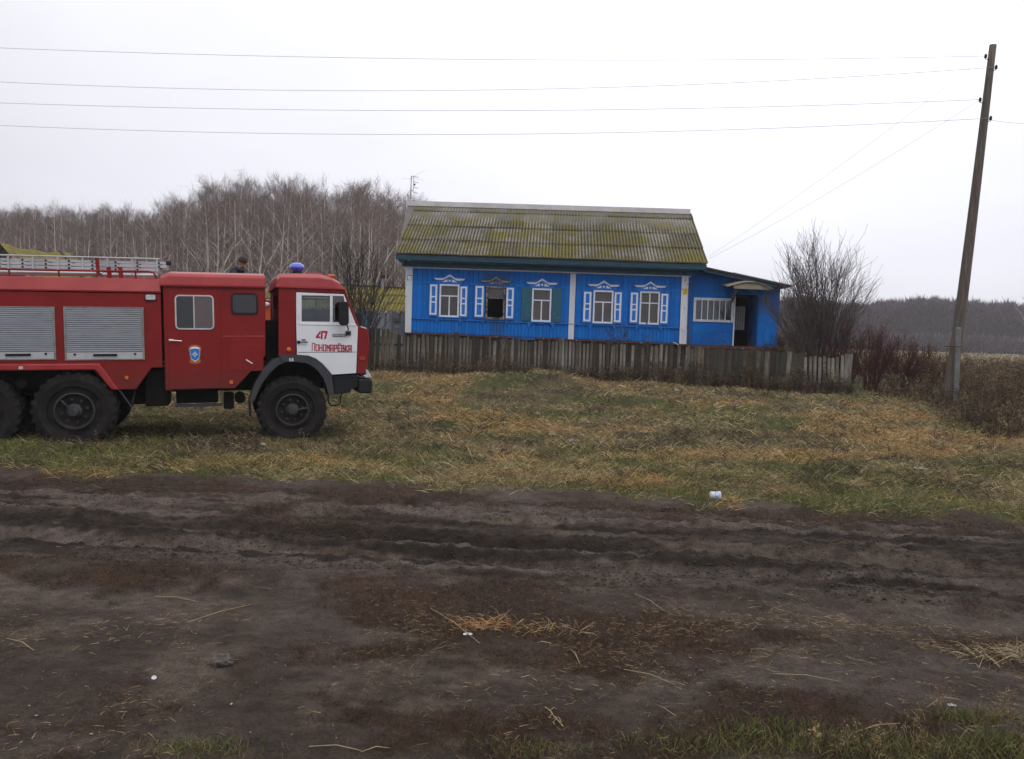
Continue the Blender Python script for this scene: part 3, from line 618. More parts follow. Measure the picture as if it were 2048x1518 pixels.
# roof with rounded shoulder
zt2 = h(430, 547)[1]; m = MB(); sec = []
g0 = zg - 0.012
for w_, z_ in ((-0.035, g0), (-0.035, g0 + 0.03), (-0.01, g0 + (zt2 - g0) * .75), (0.05, g0 + (zt2 - g0) * .95), (0.16, zt2 + 0.005), (0.5, zt2 + 0.045)): sec.append((w_, z_))
sec += [(WID - a_, b_) for a_, b_ in sec[::-1]]
n = len(sec); vs = []
for X, ins in ((cx0 - 0.04, 0.0), (cx0 + 0.10, 0.0), (cx1 + 0.015, 0.0)):
    for a_, b_ in sec: vs.append((X, a_, b_ - (0.05 if X < cx0 and b_ > g0 + .1 else 0)))
fs = [(i + k * n, i + 1 + k * n, i + 1 + (k + 1) * n, i + (k + 1) * n) for k in range(2) for i in range(n - 1)] + [tuple(range(n)), tuple(range(3 * n - 1, 2 * n - 1, -1))] + [(k * n, (k + 1) * n, (k + 2) * n - 1, (k + 1) * n - 1) for k in range(2)]
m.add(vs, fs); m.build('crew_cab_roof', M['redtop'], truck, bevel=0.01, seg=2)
MB().box(cx0 - 0.04, cx1 + 0.012, -0.042, -0.036, g0 - 0.006, g0 + 0.016).build('gutter', M['red'], truck)
# crew door panel seams (raised panels)
sx = h(443, 680)[0]; dl = h(334, 680)[0]
m = MB(); m.box(dl + 0.02, sx - 0.01, -0.010, 0, zlow + 0.02, zg - 0.06); dr = m.build('crew_door', M['red'], truck, bevel=0.006, seg=2)
a, b, c, d = frame_rect(350, 590, 428, 659)
ww = link('crew_window', None, dr); 
def win(par, a, b, c, d, r, t, mf, mg, y=-0.012, div=None):
    q = MB(); ring(q, rrect(a, b, c, d, r), rrect(a + t, b - t, c + t, d - t, max(r - t, .01)), y - 0.012, y)
    if div is not None: q.box(div - t * .4, div + t * .4, y - 0.010, y, c + t, d - t)
    f = q.build('window_frame', mf, par)
    if div is not None:
        MB().box(a + t, div - t * .4, y - 0.004, y, c + t, d - t).build('pane', M['darkglass'], f); MB().box(div + t * .4, b - t, y - 0.006, y, c + t, d - t).build('pane', mg, f)
    else: MB().prism(rrect(a + t, b - t, c + t, d - t, max(r - t, .01)), y - 0.006, y).build('pane', mg, f)
bpy.data.objects.remove(ww)
win(truck, a, b, c, d, 0.07, 0.022, M['chrome'], M['greyglass'], div=h(388, 625)[0])
a, b, c, d = frame_rect(462, 586, 516, 629); win(truck, a, b, c, d, 0.07, 0.03, M['black'], M['darkglass'], y=-0.002)
m = MB(); a, b, c, d = frame_rect(458, 690, 526, 742)
m.box(a, b, -0.006, 0, c, d); m.build('pressed_panel', M['red'], truck, bevel=0.004)
a, b, c, d = frame_rect(446, 671, 529, 674); MB().box(a, b, -0.005, 0, c, d).build('seam', M['redtop'], truck)
p1, p2 = h(338, 680), h(364, 682); hm = MB(); hm.tube([(p1[0], -0.05, p1[1]), (p2[0], -0.055, p2[1])], 0.010, 6); hm.box(p1[0], p1[0] + .07, -0.045, -0.01, p1[1] - .02, p1[1] + .015); hm.build('door_handle', M['chrome'], truck)
p1, p2 = h(492, 719), h(505, 727); MB().bar((p1[0], -0.012, p1[1]), (p2[0], -0.012, p2[1]), 0.012, 0.018).build('reflective_strip', M['decal_white'], truck)
# emblem: shield with an eight-pointed star and ribbons
ec = h(390, 708); er = h(399.5, 708)[0] - ec[0]
def poly_decal(par, pts, off, m_, nm): return MB().prism([(ec[0] + x * er, ec[1] + z * er) for x, z in pts], off - 0.002, off).build(nm, m_, par)
e0 = MB().prism([(ec[0] + x * er, ec[1] + z * er) for x, z in [(-1.35, 0.9), (-1.2, 1.7), (-.6, 2.0), (0, 2.1), (.6, 2.0), (1.2, 1.7), (1.35, .9), (1.0, .5), (-1.0, .5)]], -0.014, -0.0101).build('emblem', M['decal_orange'], truck)
poly_decal(e0, [(-1.25, -1.7), (-.9, -.9), (.9, -.9), (1.25, -1.7), (.8, -2.1), (0, -2.2), (-.8, -2.1)], -0.0125, M['decal_orange'], 'ribbon')
poly_decal(e0, [(-1.08, 1.2), (-.7, 1.55), (0, 1.7), (.7, 1.55), (1.08, 1.2), (1.05, -.3), (.8, -1.1), (0, -1.8), (-.8, -1.1), (-1.05, -.3)], -0.0145, M['decal_white'], 'shield_border')
poly_decal(e0, [(-1.0, 1.12), (0, 1.25), (1.0, 1.12), (.97, -.3), (.72, -1.0), (0, -1.55), (-.72, -1.0), (-.97, -.3)], -0.017, M['decal_blue'], 'shield')
st = []
for k in range(16):
    a_ = math.pi / 2 + k * math.pi / 8; r_ = (0.85 if k % 4 == 0 else 0.50) if k % 2 == 0 else 0.27
    st.append((r_ * math.cos(a_), r_ * math.sin(a_) - 0.05))
poly_decal(e0, st, -0.0195, M['decal_white'], 'star')
poly_decal(e0, [(0.22 * math.cos(k * math.pi / 6), 0.22 * math.sin(k * math.pi / 6) - .05) for k in range(12)], -0.022, M['decal_orange'], 'star_centre')
# front cab -----------------------------------------------------------
CW = WID - 0.03
def cab_side(w0, w1, near):
    s_ = h
    body = MB()
    body.prism(pl([(557, 571), (592, 572.5), (592, 583), (591, 640), (592, 709), (557, 710)]), w0, w1)
    body.prism(pl([(592, 572.5), (690, 579), (688, 586.5), (592, 583.5)]), w0, w1)
    # windscreen pillar and corner panel
    body.prism(pl([(688, 586.5), (690, 579), (718, 650), (713, 651)]), w0, w1)
    b = body.build('cab_side', M['red'], truck, bevel=0.008)
    cor = MB(); cor.prism(pl([(715.5, 651), (733, 655), (737, 662), (739.5, 690), (738.5, 705), (732, 748), (713, 748)]), w0 + (0.012 if near else 0), w1 - (0 if near else 0.012)); cor.build('corner_panel', M['red'], truck, bevel=0.03, seg=2)
    door = MB(); yo0, yo1 = (w0 - 0.012, w1 - 0.004) if near else (w0 + 0.004, w1 + 0.012)
    arc = [(664, 749), (655, 738), (645, 727), (632, 717), (617, 711), (594, 709)]
    door.prism(pl([(592.5, 648), (712.5, 651), (715.5, 653), (712, 746)] + arc), yo0, yo1)
    door.prism(pl([(592.5, 584.5), (603, 585), (603, 648.2), (592.5, 647.9)]), yo0, yo1)
    door.prism(pl([(603, 585), (687.5, 588.5), (689, 592), (603, 590.5)]), yo0, yo1)
    door.prism(pl([(660, 591.7), (665, 591.8), (665, 649.5), (660, 649.4)]), yo0, yo1)
    door.prism(pl([(687.0, 592.0), (689.0, 592.1), (712.5, 650.9), (697, 650.4)]), yo0, yo1)
    door.prism(pl([(603, 643), (660, 643.6), (660, 649.3), (603, 648.2)]), yo0, yo1)
    door.prism(pl([(665, 644), (694.8, 645), (696.6, 650.3), (665, 649.6)]), yo0, yo1)
    dr = door.build('cab_door', M['white'], truck)
    sill = MB(); sill.prism(pl([(597, 645.5), (713, 649.5), (713.6, 652), (597, 649.5)]), yo0 - 0.008 if near else yo1, yo0 if near else yo1 + 0.008); sill.build('sill_trim', M['white'], dr, bevel=0.004)
    if near:
        MB().prism(pl([(596, 704), (713, 703.6), (713, 704.5), (596, 705)]), yo0 - 0.003, yo0).build('moulding', M['fender'], dr)
        q = pl([(592, 692), (615, 685)]); hx, hz = h(603, 684); bb = MB()
        bb.tube([(h(595, 684)[0], yo0 - 0.035, hz), (h(615, 684.5)[0], yo0 - 0.035, hz)], 0.011, 6); bb.lathe([(0.028, yo0), (0.028, yo0 - .02), (.02, yo0 - .025)], 12, c=(h(597, 684)[0], 0, hz)); bb.build('door_handle', M['black'], dr)
        bb = MB(); bb.box(h(603, 679)[0], h(611, 679)[0], yo0 - 0.02, yo0, h(603, 680)[1], h(603, 678.5)[1]); bb.build('handle_recess', M['black'], dr)
    wm = (w0 + w1) / 2
    g = MB(); g.prism(pl([(603, 590.5), (660, 591.7), (660, 643.6), (603, 643)]), wm - 0.003, wm + 0.003); g.build('side_window', M['clear'], truck)
    g = MB(); g.prism(pl([(665, 591.8), (687, 592), (694.8, 645), (665, 644)]), wm - 0.003, wm + 0.003); g.build('quarter_window', M['clear'], truck)
    
    if not near:
        zt_ = h(630, 619, CW)[1]; xa_ = h(596, 640)[0]; xb_ = h(708, 650)[0]; MB().box(xa_, xb_, w0 - .03, w0 - .002, zt_ - .9, zt_).build('door_trim', M['seat'], truck)

    return dr
door_near = cab_side(0.0, 0.05, True); door_far = cab_side(CW - 0.05, CW, False)
# roof of the cab
m = MB(); rp = pl([(551, 574.5), (554, 553), (562, 546), (600, 546), (640, 547), (664, 552.5), (681, 563), (690, 579.5)])
prof = rp; inset = [0.0, 0.02, 0.12, 0.16, 0.16, 0.12, 0.05, 0.0]
vs = []
zr = [p[1] for p in prof]; zbase = min(zr)
mid = [(554.5, 566), (557, 552), (564, 548), (600, 548), (640, 549), (662, 554), (679, 564), (688, 576)]
mm_ = pl(mid)
n = len(prof); rows = [(-0.03, 'lo'), (-0.03, 'b'), (-0.005, 'm'), (0.14, 't'), (0.5, 't2'), (CW - 0.5, 't2'), (CW - 0.14, 't'), (CW + 0.005, 'm'), (CW + 0.03, 'b'), (CW + 0.03, 'lo')]
for w_, kd in rows:
    for i in range(n):
        x, z = prof[i]; fz = (z - zbase) / (max(zr) - zbase); base_z = zbase + (prof[-1][1] - prof[0][1]) * i / (n - 1)
        base_z = prof[0][1] + (prof[-1][1] - prof[0][1]) * (x - prof[0][0]) / (prof[-1][0] - prof[0][0])
        hh = z - base_z
        k = {'lo': 0.0, 'b': 0.12, 'm': 0.72, 't': 1.0, 't2': 1.06}[kd]
        sh = {'lo': 0.0, 'b': 0.0, 'm': 0.3, 't': 1, 't2': 1}[kd]
        vs.append((x, w_, base_z + hh * k))
nr_ = len(rows); fs = [(r_ * n + i, r_ * n + i + 1, (r_ + 1) * n + i + 1, (r_ + 1) * n + i) for r_ in range(nr_ - 1) for i in range(n - 1)]
fs += [(i * n, (i + 1) * n, (nr_ - 2 - i) * n, (nr_ - 1 - i) * n) for i in range(nr_ // 2 - 1)] + [((nr_ - 1 - i) * n + n - 1, (nr_ - 2 - i) * n + n - 1, (i + 1) * n + n - 1, i * n + n - 1) for i in range(nr_ // 2 - 1)]
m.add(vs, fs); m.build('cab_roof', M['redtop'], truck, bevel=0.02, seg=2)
# floor, back wall, seats, dashboard, steering wheel
bx0 = h(560, 640)[0]; bx1 = h(718, 660)[0]; zf = h(600, 706)[1]; zsill = h(600, 650)[1]; ztc = h(600, 575)[1]
m = MB(); m.box(bx0, bx0 + 0.05, 0.05, CW - 0.05, zf, zsill + 0.28); m.box(bx0, bx0 + 0.05, 0.05, CW - 0.05, ztc - 0.1, ztc); m.box(bx0, bx0 + 0.05, 0.05, 0.55, zsill + 0.28, ztc - 0.1); m.box(bx0, bx0 + 0.05, CW - 0.55, CW - 0.05, zsill + 0.28, ztc - 0.1)
m.build('cab_back_wall', M['red'], truck)
MB().box(bx0 + 0.05, bx1, 0.05, CW - 0.05, zf - 0.05, zf).build('cab_floor', M['chassis'], truck)
for w_ in (0.28, 1.0, 1.6):
    s_ = MB(); s_.box(bx0 + 0.15, bx0 + 0.65, w_, w_ + 0.5, zf + 0.2, zf + 0.40); s_.box(bx0 + 0.08, bx0 + 0.20, w_, w_ + 0.5, zf + 0.35, zsill + 0.02); s_.build('seat', M['seat'], truck, bevel=0.04, seg=2)
MB().box(bx1 - 0.35, bx1 - 0.03, 0.06, CW - 0.06, zsill - 0.25, zsill + 0.02).build('dashboard', M['seat'], truck, bevel=0.04)
m = MB(); c0 = Vector((h(655, 632)[0], CW - 0.62, zsill + 0.12)); ring_pts = []
tlt = math.radians(35)
for k in range(17):
    a_ = 2 * math.pi * k / 16; ring_pts.append(c0 + Vector((0.24 * math.cos(a_) * math.sin(tlt), 0.24 * math.sin(a_), 0.24 * math.cos(a_) * math.cos(tlt))))
m.tube(ring_pts, 0.016, 6); m.tube([c0, c0 + Vector((0.25, 0, -0.35))], 0.03, 6); m.tube([ring_pts[4], ring_pts[12]], 0.012, 5); m.build('steering_wheel', M['black'], truck)
# windscreen and nose
a = h(690, 580); b = h(717, 651); 
m = MB(); m.hexa([(b[0] - .03, 0.06, b[1]), (b[0], 0.06, b[1]), (b[0], CW - .06, b[1]), (b[0] - .03, CW - .06, b[1]), (a[0] - .04, 0.06, a[1]), (a[0] - .01, 0.06, a[1]), (a[0] - .01, CW - .06, a[1]), (a[0] - .04, CW - .06, a[1])])
m.build('windscreen', M['clear'], truck)
n0 = h(716, 652); n1 = h(737, 658); n2 = h(739, 700); n3 = h(732, 747); n4 = h(714, 747)
m = MB(); m.prism([n0, n1, n2, n3, n4], 0.055, CW - 0.055); m.build('nose_panel', M['red'], truck, bevel=0.03, seg=2)
m = MB()
for k in range(5): m.box(n2[0] + 0.012, n2[0] + 0.03, 0.5, CW - 0.5, n3[1] + 0.08 + k * 0.07, n3[1] + 0.12 + k * 0.07)
m.build('grille', M['black'], truck)
a, b, c, d = frame_rect(719, 713, 730, 721); MB().box(a, b, -0.006, 0.01, c, d).build('turn_signal', M['amberdk'], truck, bevel=0.004)
MB().prism(pl([(722, 652), (733, 655.5), (733, 658), (722, 655)]), -0.004, 0.10).build('corner_trim', M['chrome'], truck)
# hatch, marker lamps, beacon
a0 = h(618, 546)[0]; a1 = h(655, 546)[0]; zz = h(638, 547)[1]
MB().box(a0, a1, 0.55, 1.3, zz - 0.02, zz + 0.045).build('roof_hatch', M['redtop'], truck, bevel=0.012)
q = h(665, 551); MB().box(q[0] - 0.06, q[0] + 0.06, 0.15, 0.22, q[1] - 0.01, q[1] + 0.03).build('marker_light', M['amber'], truck, bevel=0.01)
q = h(594, 545, 0.55); zb0 = h(594, 548, 0.55)[1]; zb1 = h(594, 525.5, 0.55)[1]; hb = zb1 - zb0
bc = link('beacon', None, truck); bc.location = (q[0], 0.55, zb0)
MB().lathe([(0.085, -0.03), (0.085, hb * .2), (0.07, hb * .32)], 20, axis='z').build('base', M['black'], bc)
MB().lathe([(0.075, hb * .22), (0.11, hb * .38), (0.135, hb * .55), (0.13, hb * .68), (0.10, hb * .88), (0.05, hb * 0.99), (0.01, hb)], 24, axis='z').build('dome', M['blue_lens'], bc, smooth=False)
# mirrors
def mirror(w, s, x0=678, x1=697, y0=603, y1=651):
    mo = link('mirror', None, truck)
    a, b, c, d = frame_rect(x0, y0, x1, y1, w)
    MB().prism(rrect(a, b, c, d, 0.055), w - 0.05, w + 0.03).build('mirror_housing', M['black'], mo, bevel=0.015, seg=2)
    A = h(694, 648, w); Bq = h(692, 668, 0)
    sg = 0.0 if w < 0 else CW
    MB().tube([(A[0], w, A[1]), (A[0] + .02, w, A[1] - .08), (Bq[0] + .02, (w + sg) / 2, Bq[1] + .04), (Bq[0], sg, Bq[1])], 0.012, 6).build('arm', M['black'], mo)
    a, b, c, d = frame_rect(691, 661, 701, 672)
    MB().prism([(a, c), (a, d), ((a + b) / 2, d - .03), (b, d), (b, c + .01), ((a + b) / 2, c + .03)], sg - 0.05, sg - 0.012 if w < 0 else sg + 0.05).build('bracket', M['black'], mo)
mirror(-0.22, 1)
# far mirror leans out past the nose
mo = link('mirror', None, truck); q = h(716, 637, CW + 0.18)
MB().prism(rrect(q[0] - .09, q[0] + .07, q[1] - 0.16, q[1] + 0.12, 0.05), CW + 0.12, CW + 0.20).build('mirror_housing', M['black'], mo, bevel=0.012)
MB().tube([(q[0], CW + .15, q[1] - .15), (q[0] + .02, CW + .1, q[1] - .32), (q[0] - .1, CW - .02, q[1] - .4)], 0.012, 6).build('arm', M['black'], mo)
# lettering --------------------------------------------------------------
GL = {'П': [((0, 0), (0, 1)), ((0, 1), (1, 1)), ((1, 1), (1, 0))], 'о': [((0, 0), (0, 1)), ((0, 1), (1, 1)), ((1, 1), (1, 0)), ((1, 0), (0, 0))],
      'н': [((0, 0), (0, 1)), ((1, 0), (1, 1)), ((0, .5), (1, .5))], 'м': [((0, 0), (0, 1)), ((0, 1), (.5, .45)), ((.5, .45), (1, 1)), ((1, 1), (1, 0))],
      'а': [((0, 0), (0, 1)), ((0, 1), (1, 1)), ((1, 1), (1, 0)), ((0, .4), (1, .4))], 'р': [((0, 0), (0, 1)), ((0, 1), (1, 1)), ((1, 1), (1, .45)), ((1, .45), (0, .45))],
      'ё': [((1, 0), (0, 0)), ((0, 0), (0, 1)), ((0, 1), (1, 1)), ((0, .5), (.8, .5)), ((.05, 1.25), (.25, 1.25)), ((.75, 1.25), (.95, 1.25))],
      'в': [((0, 0), (0, 1)), ((0, 1), (.8, 1)), ((.8, 1), (.8, .55)), ((0, .5), (1, .5)), ((1, .5), (1, 0)), ((1, 0), (0, 0))], 'к': [((0, 0), (0, 1)), ((0, .5), (1, 1)), ((.2, .55), (1, 0))],
      'З': [((0, 1), (1, 1)), ((1, 1), (1, 0)), ((1, 0), (0, 0)), ((.3, .5), (1, .5))], '5': [((1, 1), (0, 1)), ((0, 1), (0, .5)), ((0, .5), (1, .5)), ((1, .5), (1, 0)), ((1, 0), (0, 0))],
      '6': [((1, 1), (0, .9)), ((0, 1), (0, 0)), ((0, 0), (1, 0)), ((1, 0), (1, .5)), ((1, .5), (0, .5))], '4': [((.1, 1), (0, .35)), ((0, .35), (1, .35)), ((.85, 1), (.75, 0))],
      '0': [((0, 0), (0, 1)), ((0, 1), (1, 1)), ((1, 1), (1, 0)), ((1, 0), (0, 0))], 'л': [((0, 0), (.3, 1)), ((.3, 1), (1, 1)), ((1, 1), (1, 0))], '1': [((.5, 0), (.5, 1)), ((.2, .8), (.5, 1))]}
def letters(par, txt, o, dx, dz, cw, ch, gap, t, y, m_, first=1.0, nm='lettering'):
    """o: start; dx,dz: baseline direction"""
    mb = MB(); D = Vector((dx, 0, dz)).normalized(); U = Vector((-dz, 0, dx)).normalized(); cur = Vector((o[0], 0, o[1])); k = 0
    for i, ch_ in enumerate(txt):
        s_ = first if i == 0 else 1.0
        for (x0, y0), (x1, y1) in GL[ch_]:
            a = cur + D * (x0 * cw) + U * (y0 * ch * s_); b = cur + D * (x1 * cw) + U * (y1 * ch * s_); d = (b - a).normalized(); a = a - d * t * .5; b = b + d * t * .5
            n_ = Vector((-d.z, 0, d.x)) * t / 2; yo = y - 0.0004 * k; k += 1
            mb.add([(p.x, yo, p.z) for p in (a - n_, b - n_, b + n_, a + n_)] + [(p.x, y + .002, p.z) for p in (a - n_, b - n_, b + n_, a + n_)],
                   [(0, 1, 2, 3), (0, 4, 5, 1), (1, 5, 6, 2), (2, 6, 7, 3), (3, 7, 4, 0)])
        cur = cur + D * (cw + gap)
    return mb.build(nm, m_, par)
yl = -0.0145
p0 = h(624.2, 700.8); p1 = h(702, 702.6); Ltot = math.hypot(p1[0] - p0[0], p1[1] - p0[1]); cw_ = Ltot / (11 + 10 * .55)
chh = h(660, 689.6)[1] - h(660, 701.5)[1]
letters(door_near, 'Пономарёвка', p0, p1[0] - p0[0], p1[1] - p0[1], cw_, chh, cw_ * .55, 0.0135, yl, M['decal_red'], first=1.22)
# "47"
def gp(pts, nm='number'): return MB().prism([h(x, y) for x, y in pts], yl - 0.001, yl + 0.002).build(nm, M['decal_red'], door_near)
gp([(641.2, 662), (638.4, 663.6), (631.6, 672.6), (631.6, 676.2), (640.4, 676.2), (640.5, 672.8), (636.2, 672.8), (640.9, 666.4)]); gp([(642.2, 661.5), (645.6, 661.5), (644.8, 678), (641.2, 678)])
gp([(646, 661.6), (655, 662), (655, 664), (651.5, 678), (647.8, 678), (651, 665.8), (646, 665.5)])
# maker's plate
a, b, c, d = frame_rect(665, 668, 690, 673); npb = MB().box(a, b, yl - 0.006, yl + .002, c, d).build('name_plate', M['black'], door_near)
letters(npb, 'камаЗ', (a + 0.015, c + 0.012), 1, -0.01, (b - a - .03) / 6.6, (d - c) - .024, (b - a - .03) / 6.6 * .4, 0.006, yl - 0.008, M['decal_white'], nm='plate_lettering')
# fenders of the front wheel
m = MB()
outer = [(556, 709), (594, 709), (617, 711.5), (632, 718), (645, 728), (655, 739), (663, 752), (668, 790)]
inner = [(566, 723), (594, 723.5), (612, 726), (626, 733), (637, 743), (646, 756), (652, 770), (657, 791)]
o_, i_ = pl(outer), pl(inner)
for k in range(len(o_) - 1): m.prism([o_[k], o_[k + 1], i_[k + 1], i_[k]], -0.06, 0.42)
m.build('front_fender', M['fender'], truck)
m = MB(); outer = [(560, 714), (545, 719), (527, 737), (509, 768), (498, 802)]; inner = [(572, 724), (556, 730), (540, 745), (523, 768), (508, 802)]
o_, i_ = pl(outer, .0), pl(inner, .0)
for k in range(len(o_) - 1): m.prism([o_[k], o_[k + 1], i_[k + 1], i_[k]], -0.04, 0.42)
m.build('front_fender', M['fender'], truck)
q0 = h(498, 800); q1 = h(500, 832); MB().box(q0[0], q0[0] + .035, -0.02, 0.4, q1[1], q0[1]).build('mud_flap', M['black'], truck)
o5 = h(578.5, 721.5); letters(truck, '56', o5, 1, 0, 0.018, 0.042, 0.024, 0.009, -0.064, M['decal_white'], nm='tyre_pressure_mark')
o5 = h(38, 738, -.06); letters(truck, 'лл', o5, 1, 0, 0.018, 0.035, 0.012, 0.008, -0.064, M['decal_white'], nm='tyre_pressure_mark')
# bumper, steps
m = MB(); m.prism(pl([(664, 750.5), (713, 749), (717, 757), (717, 770), (712, 777), (703, 779), (701, 785), (670, 789)]), 0.02, 0.5); m.build('cab_step', M['black'], truck, bevel=0.01)
m = MB(); bA = pl([(716, 757), (743.5, 758), (745, 770), (743, 787), (717, 786)]); m.prism(bA, -0.03, CW + 0.03); m.build('bumper', M['black'], truck, bevel=0.03, seg=2)
m = MB(); m.prism(pl([(732, 738), (738, 744), (744, 756), (731, 756), (726, 751), (732, 750)]), 0.0, 0.35); m.build('headlight', M['lamp'], truck, bevel=0.01)
m = MB(); q = [(h(x, y)[0], 0.5, h(x, y)[1]) for x, y in ((664, 789), (663, 806), (668, 816), (682, 817), (688, 812), (689, 800), (693, 788))]; m.tube(q, 0.012, 6); m.build('tow_loop', M['chassis'], truck)
# space between cabs: hose ducts and dark bulkhead
MB().prism(pl([(533, 640), (556, 640), (556, 722), (533, 722)], 0.35), 0.35, CW - 0.3).build('engine_duct', M['chassis'], truck)
# chassis, tanks, axles
m = MB(); zc = h(300, 800)[1]; zf2 = h(300, 782)[1]
for w_ in (0.75, 1.6): m.box(X0 + .1, h(735, 760)[0] - 0.2, w_, w_ + 0.12, zf2 - 0.08, zf2 + 0.20)
for k in range(8): m.box(X0 + 0.5 + k * 1.0, X0 + 0.6 + k * 1.0, 0.87, 1.6, zf2, zf2 + .15)
m.build('chassis_frame', M['chassis'], truck)
for uu, vv in ((fu, fv), (mu, mv), (ru, mv)):
    m = MB(); m.tube([(uu, 0.3, vv), (uu, 0.9, vv), (uu, 1.0, vv), (uu, 1.35, vv), (uu, 1.5, vv), (uu, 2.1, vv)], [0.09, 0.09, 0.2, 0.2, 0.09, 0.09], 12); m.build('axle', M['chassis'], truck)
a, b, c, d = frame_rect(560, 716, 700, 765, 0.45); MB().box(a, b, 0.45, 2.0, c, d).build('cab_underside', M['chassis'], truck)
MB().box(X0 + .05, h(240, 760)[0], 0.32, 2.13, h(150, 775)[1], z728 - .01).build('rear_underbody', M['chassis'], truck)
a, b, c, d = frame_rect(290, 738, 338, 812, 0.2); MB().box(a, b, 0.15, 0.8, c, d).build('fuel_tank', M['chassis'], truck, bevel=0.03, seg=2)
a, b, c, d = frame_rect(352, 782, 436, 806, 0.3); MB().box(a, b, 0.3, 0.8, c, d).build('battery_box', M['chassis'], truck, bevel=0.01)
a, b, c, d = frame_rect(447, 786, 468, 818, 0.2); MB().box(a, b, 0.2, 0.5, c, d).build('air_filter', M['chassis'], truck, bevel=0.02)
m = MB(); q = h(480, 795, 0.5); m.lathe([(0.09, 0.35), (0.09, 0.75)], 14, c=(q[0], 0, q[1])); m.build('air_tank', M['chassis'], truck)
m = MB(); zc2 = h(260, 812, .3)[1]; a, b, c, d = frame_rect(236, 782, 292, 808, 0.5); m.box(a, b, 0.4, 1.9, c, d); m.build('pump_housing', M['chassis'], truck, bevel=0.02)
m = MB(); a, b, c, d = frame_rect(470, 720, 560, 780, 0.5); m.box(a, b, 0.5, 2.0, c + .05, d); m.build('engine', M['chassis'], truck)
m = MB(); p_ = [h(341, 781), h(351, 811), h(445, 809.5), h(444, 779)]
m.bar((p_[0][0], 0.02, p_[0][1]), (p_[1][0], 0.02, p_[1][1]), 0.03, 0.012); m.bar((p_[3][0], 0.02, p_[3][1]), (p_[2][0], 0.02, p_[2][1]), 0.03, 0.012)
m.box(p_[1][0], p_[2][0], -0.03, 0.22, p_[1][1] - 0.03, p_[1][1]); m.build('crew_step', M['rim'], truck)
m = MB(); a = h(238, 780); b = h(263, 814); c = h(269, 781); m.tube([(a[0], 0.02, a[1]), (b[0], 0.02, b[1])], 0.014, 5); m.tube([(c[0], 0.15, c[1]), (b[0], 0.1, b[1] + .05)], 0.010, 5); m.build('stay', M['rim'], truck)
m = MB(); q = h(44, 768, 0.1); m.lathe([(0.068, 0.06), (0.068, 0.6), (0.055, 0.6), (0.055, 0.08)], 18, c=(q[0], 0, q[1])); m.build('exhaust_pipe', M['chassis'], truck)
# roof rail
m = MB(); w_ = 0.10
zr0 = h(0, 539, w_)[1]; pts = [(X0 + .05, w_, h(0, 539, w_)[1])] + [(*[h(x, y, w_)[0]], w_, h(x, y, w_)[1]) for x, y in ((100, 540.5), (200, 542), (298, 543), (308, 546), (314, 557))]
m.tube(pts, 0.017, 6)
for x in (-90, 18, 117, 270):
    a = h(x, 540, w_); m.tube([(a[0], w_, a[1]), (a[0] + .02, w_, a[1] - .18)], 0.014, 5)
for w2 in (WID - 0.1,): m.tube([(p[0], w2, p[2]) for p in pts], 0.017, 6)
m.build('roof_rail', M['red'], truck)
m = MB()
for x0_, y0_, y1_, wd in ((194, 516, 551, .05), (217, 534, 556, .06), (240, 534, 556, .06)):
    a = h(x0_, y0_, .3); b = h(x0_ + 3, y1_, .3); m.bar((a[0], .3, a[1]), (b[0], .3, b[1]), wd, wd)
m.build('ladder_bracket', M['red'], truck)
m = MB()
for y_, w_, r_ in ((545, .35, .028), (549, .5, .03)):
    a = h(0, y_ - 1, w_); b = h(316 if w_ > .4 else 205, y_ + 1.5, w_); m.tube([(X0 + .4, w_, a[1]), (b[0], w_, b[1])], r_, 8)
m.build('hose_case', M['alu'], truck)

# ladder lying on the roof: a thing of its own
ladder = thing('ladder', 'aluminium three-section ladder lying along the fire truck roof', 'ladder', T)
m = MB(); wl_ = 0.45
def lad(y0, y1, xr, w, yl0):
    a = h(0, y0, w)[1]; b = h(0, y1, w)[1]; xa = X0 + 0.1; xb = h(xr, y1 + 6, w)
    off = h(xr, y0 + (xr * 8 / 320), w)[1]
    sl = (off - a) / (h(xr, 540, w)[0] - h(0, 540, w)[0])
    x_at0 = h(0, 540, w)[0]
    def z(base, X): return base + sl * (X - x_at0)
    X1 = h(xr, 530, w)[0]
    return xa, X1, a, b, z
parts_l = [(515.6, 521.4, 333), (522.8, 528.4, 333), (529.8, 535.4, 318)]
for k, (y0, y1, xr) in enumerate(parts_l):
    for w in (wl_, wl_ + 0.48 + 0.03 * k):
        xa, X1, a, b, z = lad(y0, y1, xr, w if w == wl_ else wl_, 0)
        mb = MB(); mb.hexa([(xa, w, z(b, xa)), (X1, w, z(b, X1)), (X1, w + .03, z(b, X1)), (xa, w + .03, z(b, xa)), (xa, w, z(a, xa)), (X1, w, z(a, X1)), (X1, w + .03, z(a, X1)), (xa, w + .03, z(a, xa))])
        mb.build('ladder_rail', M['alu'], ladder, bevel=0.004)
    zc_ = (a + b) / 2
    for j in range(-6, 9):
        xp = 45 + j * 46.5 - (0 if j < 5 else (j - 4) * 3)
        if xp > xr - 5: continue
        X = h(xp, 525, wl_)[0]; Z = z(zc_, X)
        MB().tube([(X, wl_ - 0.012, Z), (X, wl_ + .50, Z)], 0.016, 8).build('rung', M['black'] if k < 3 else M['alu'], ladder)
xa, X1, a, b, z = lad(508.6, 511.6, 320, wl_, 0)
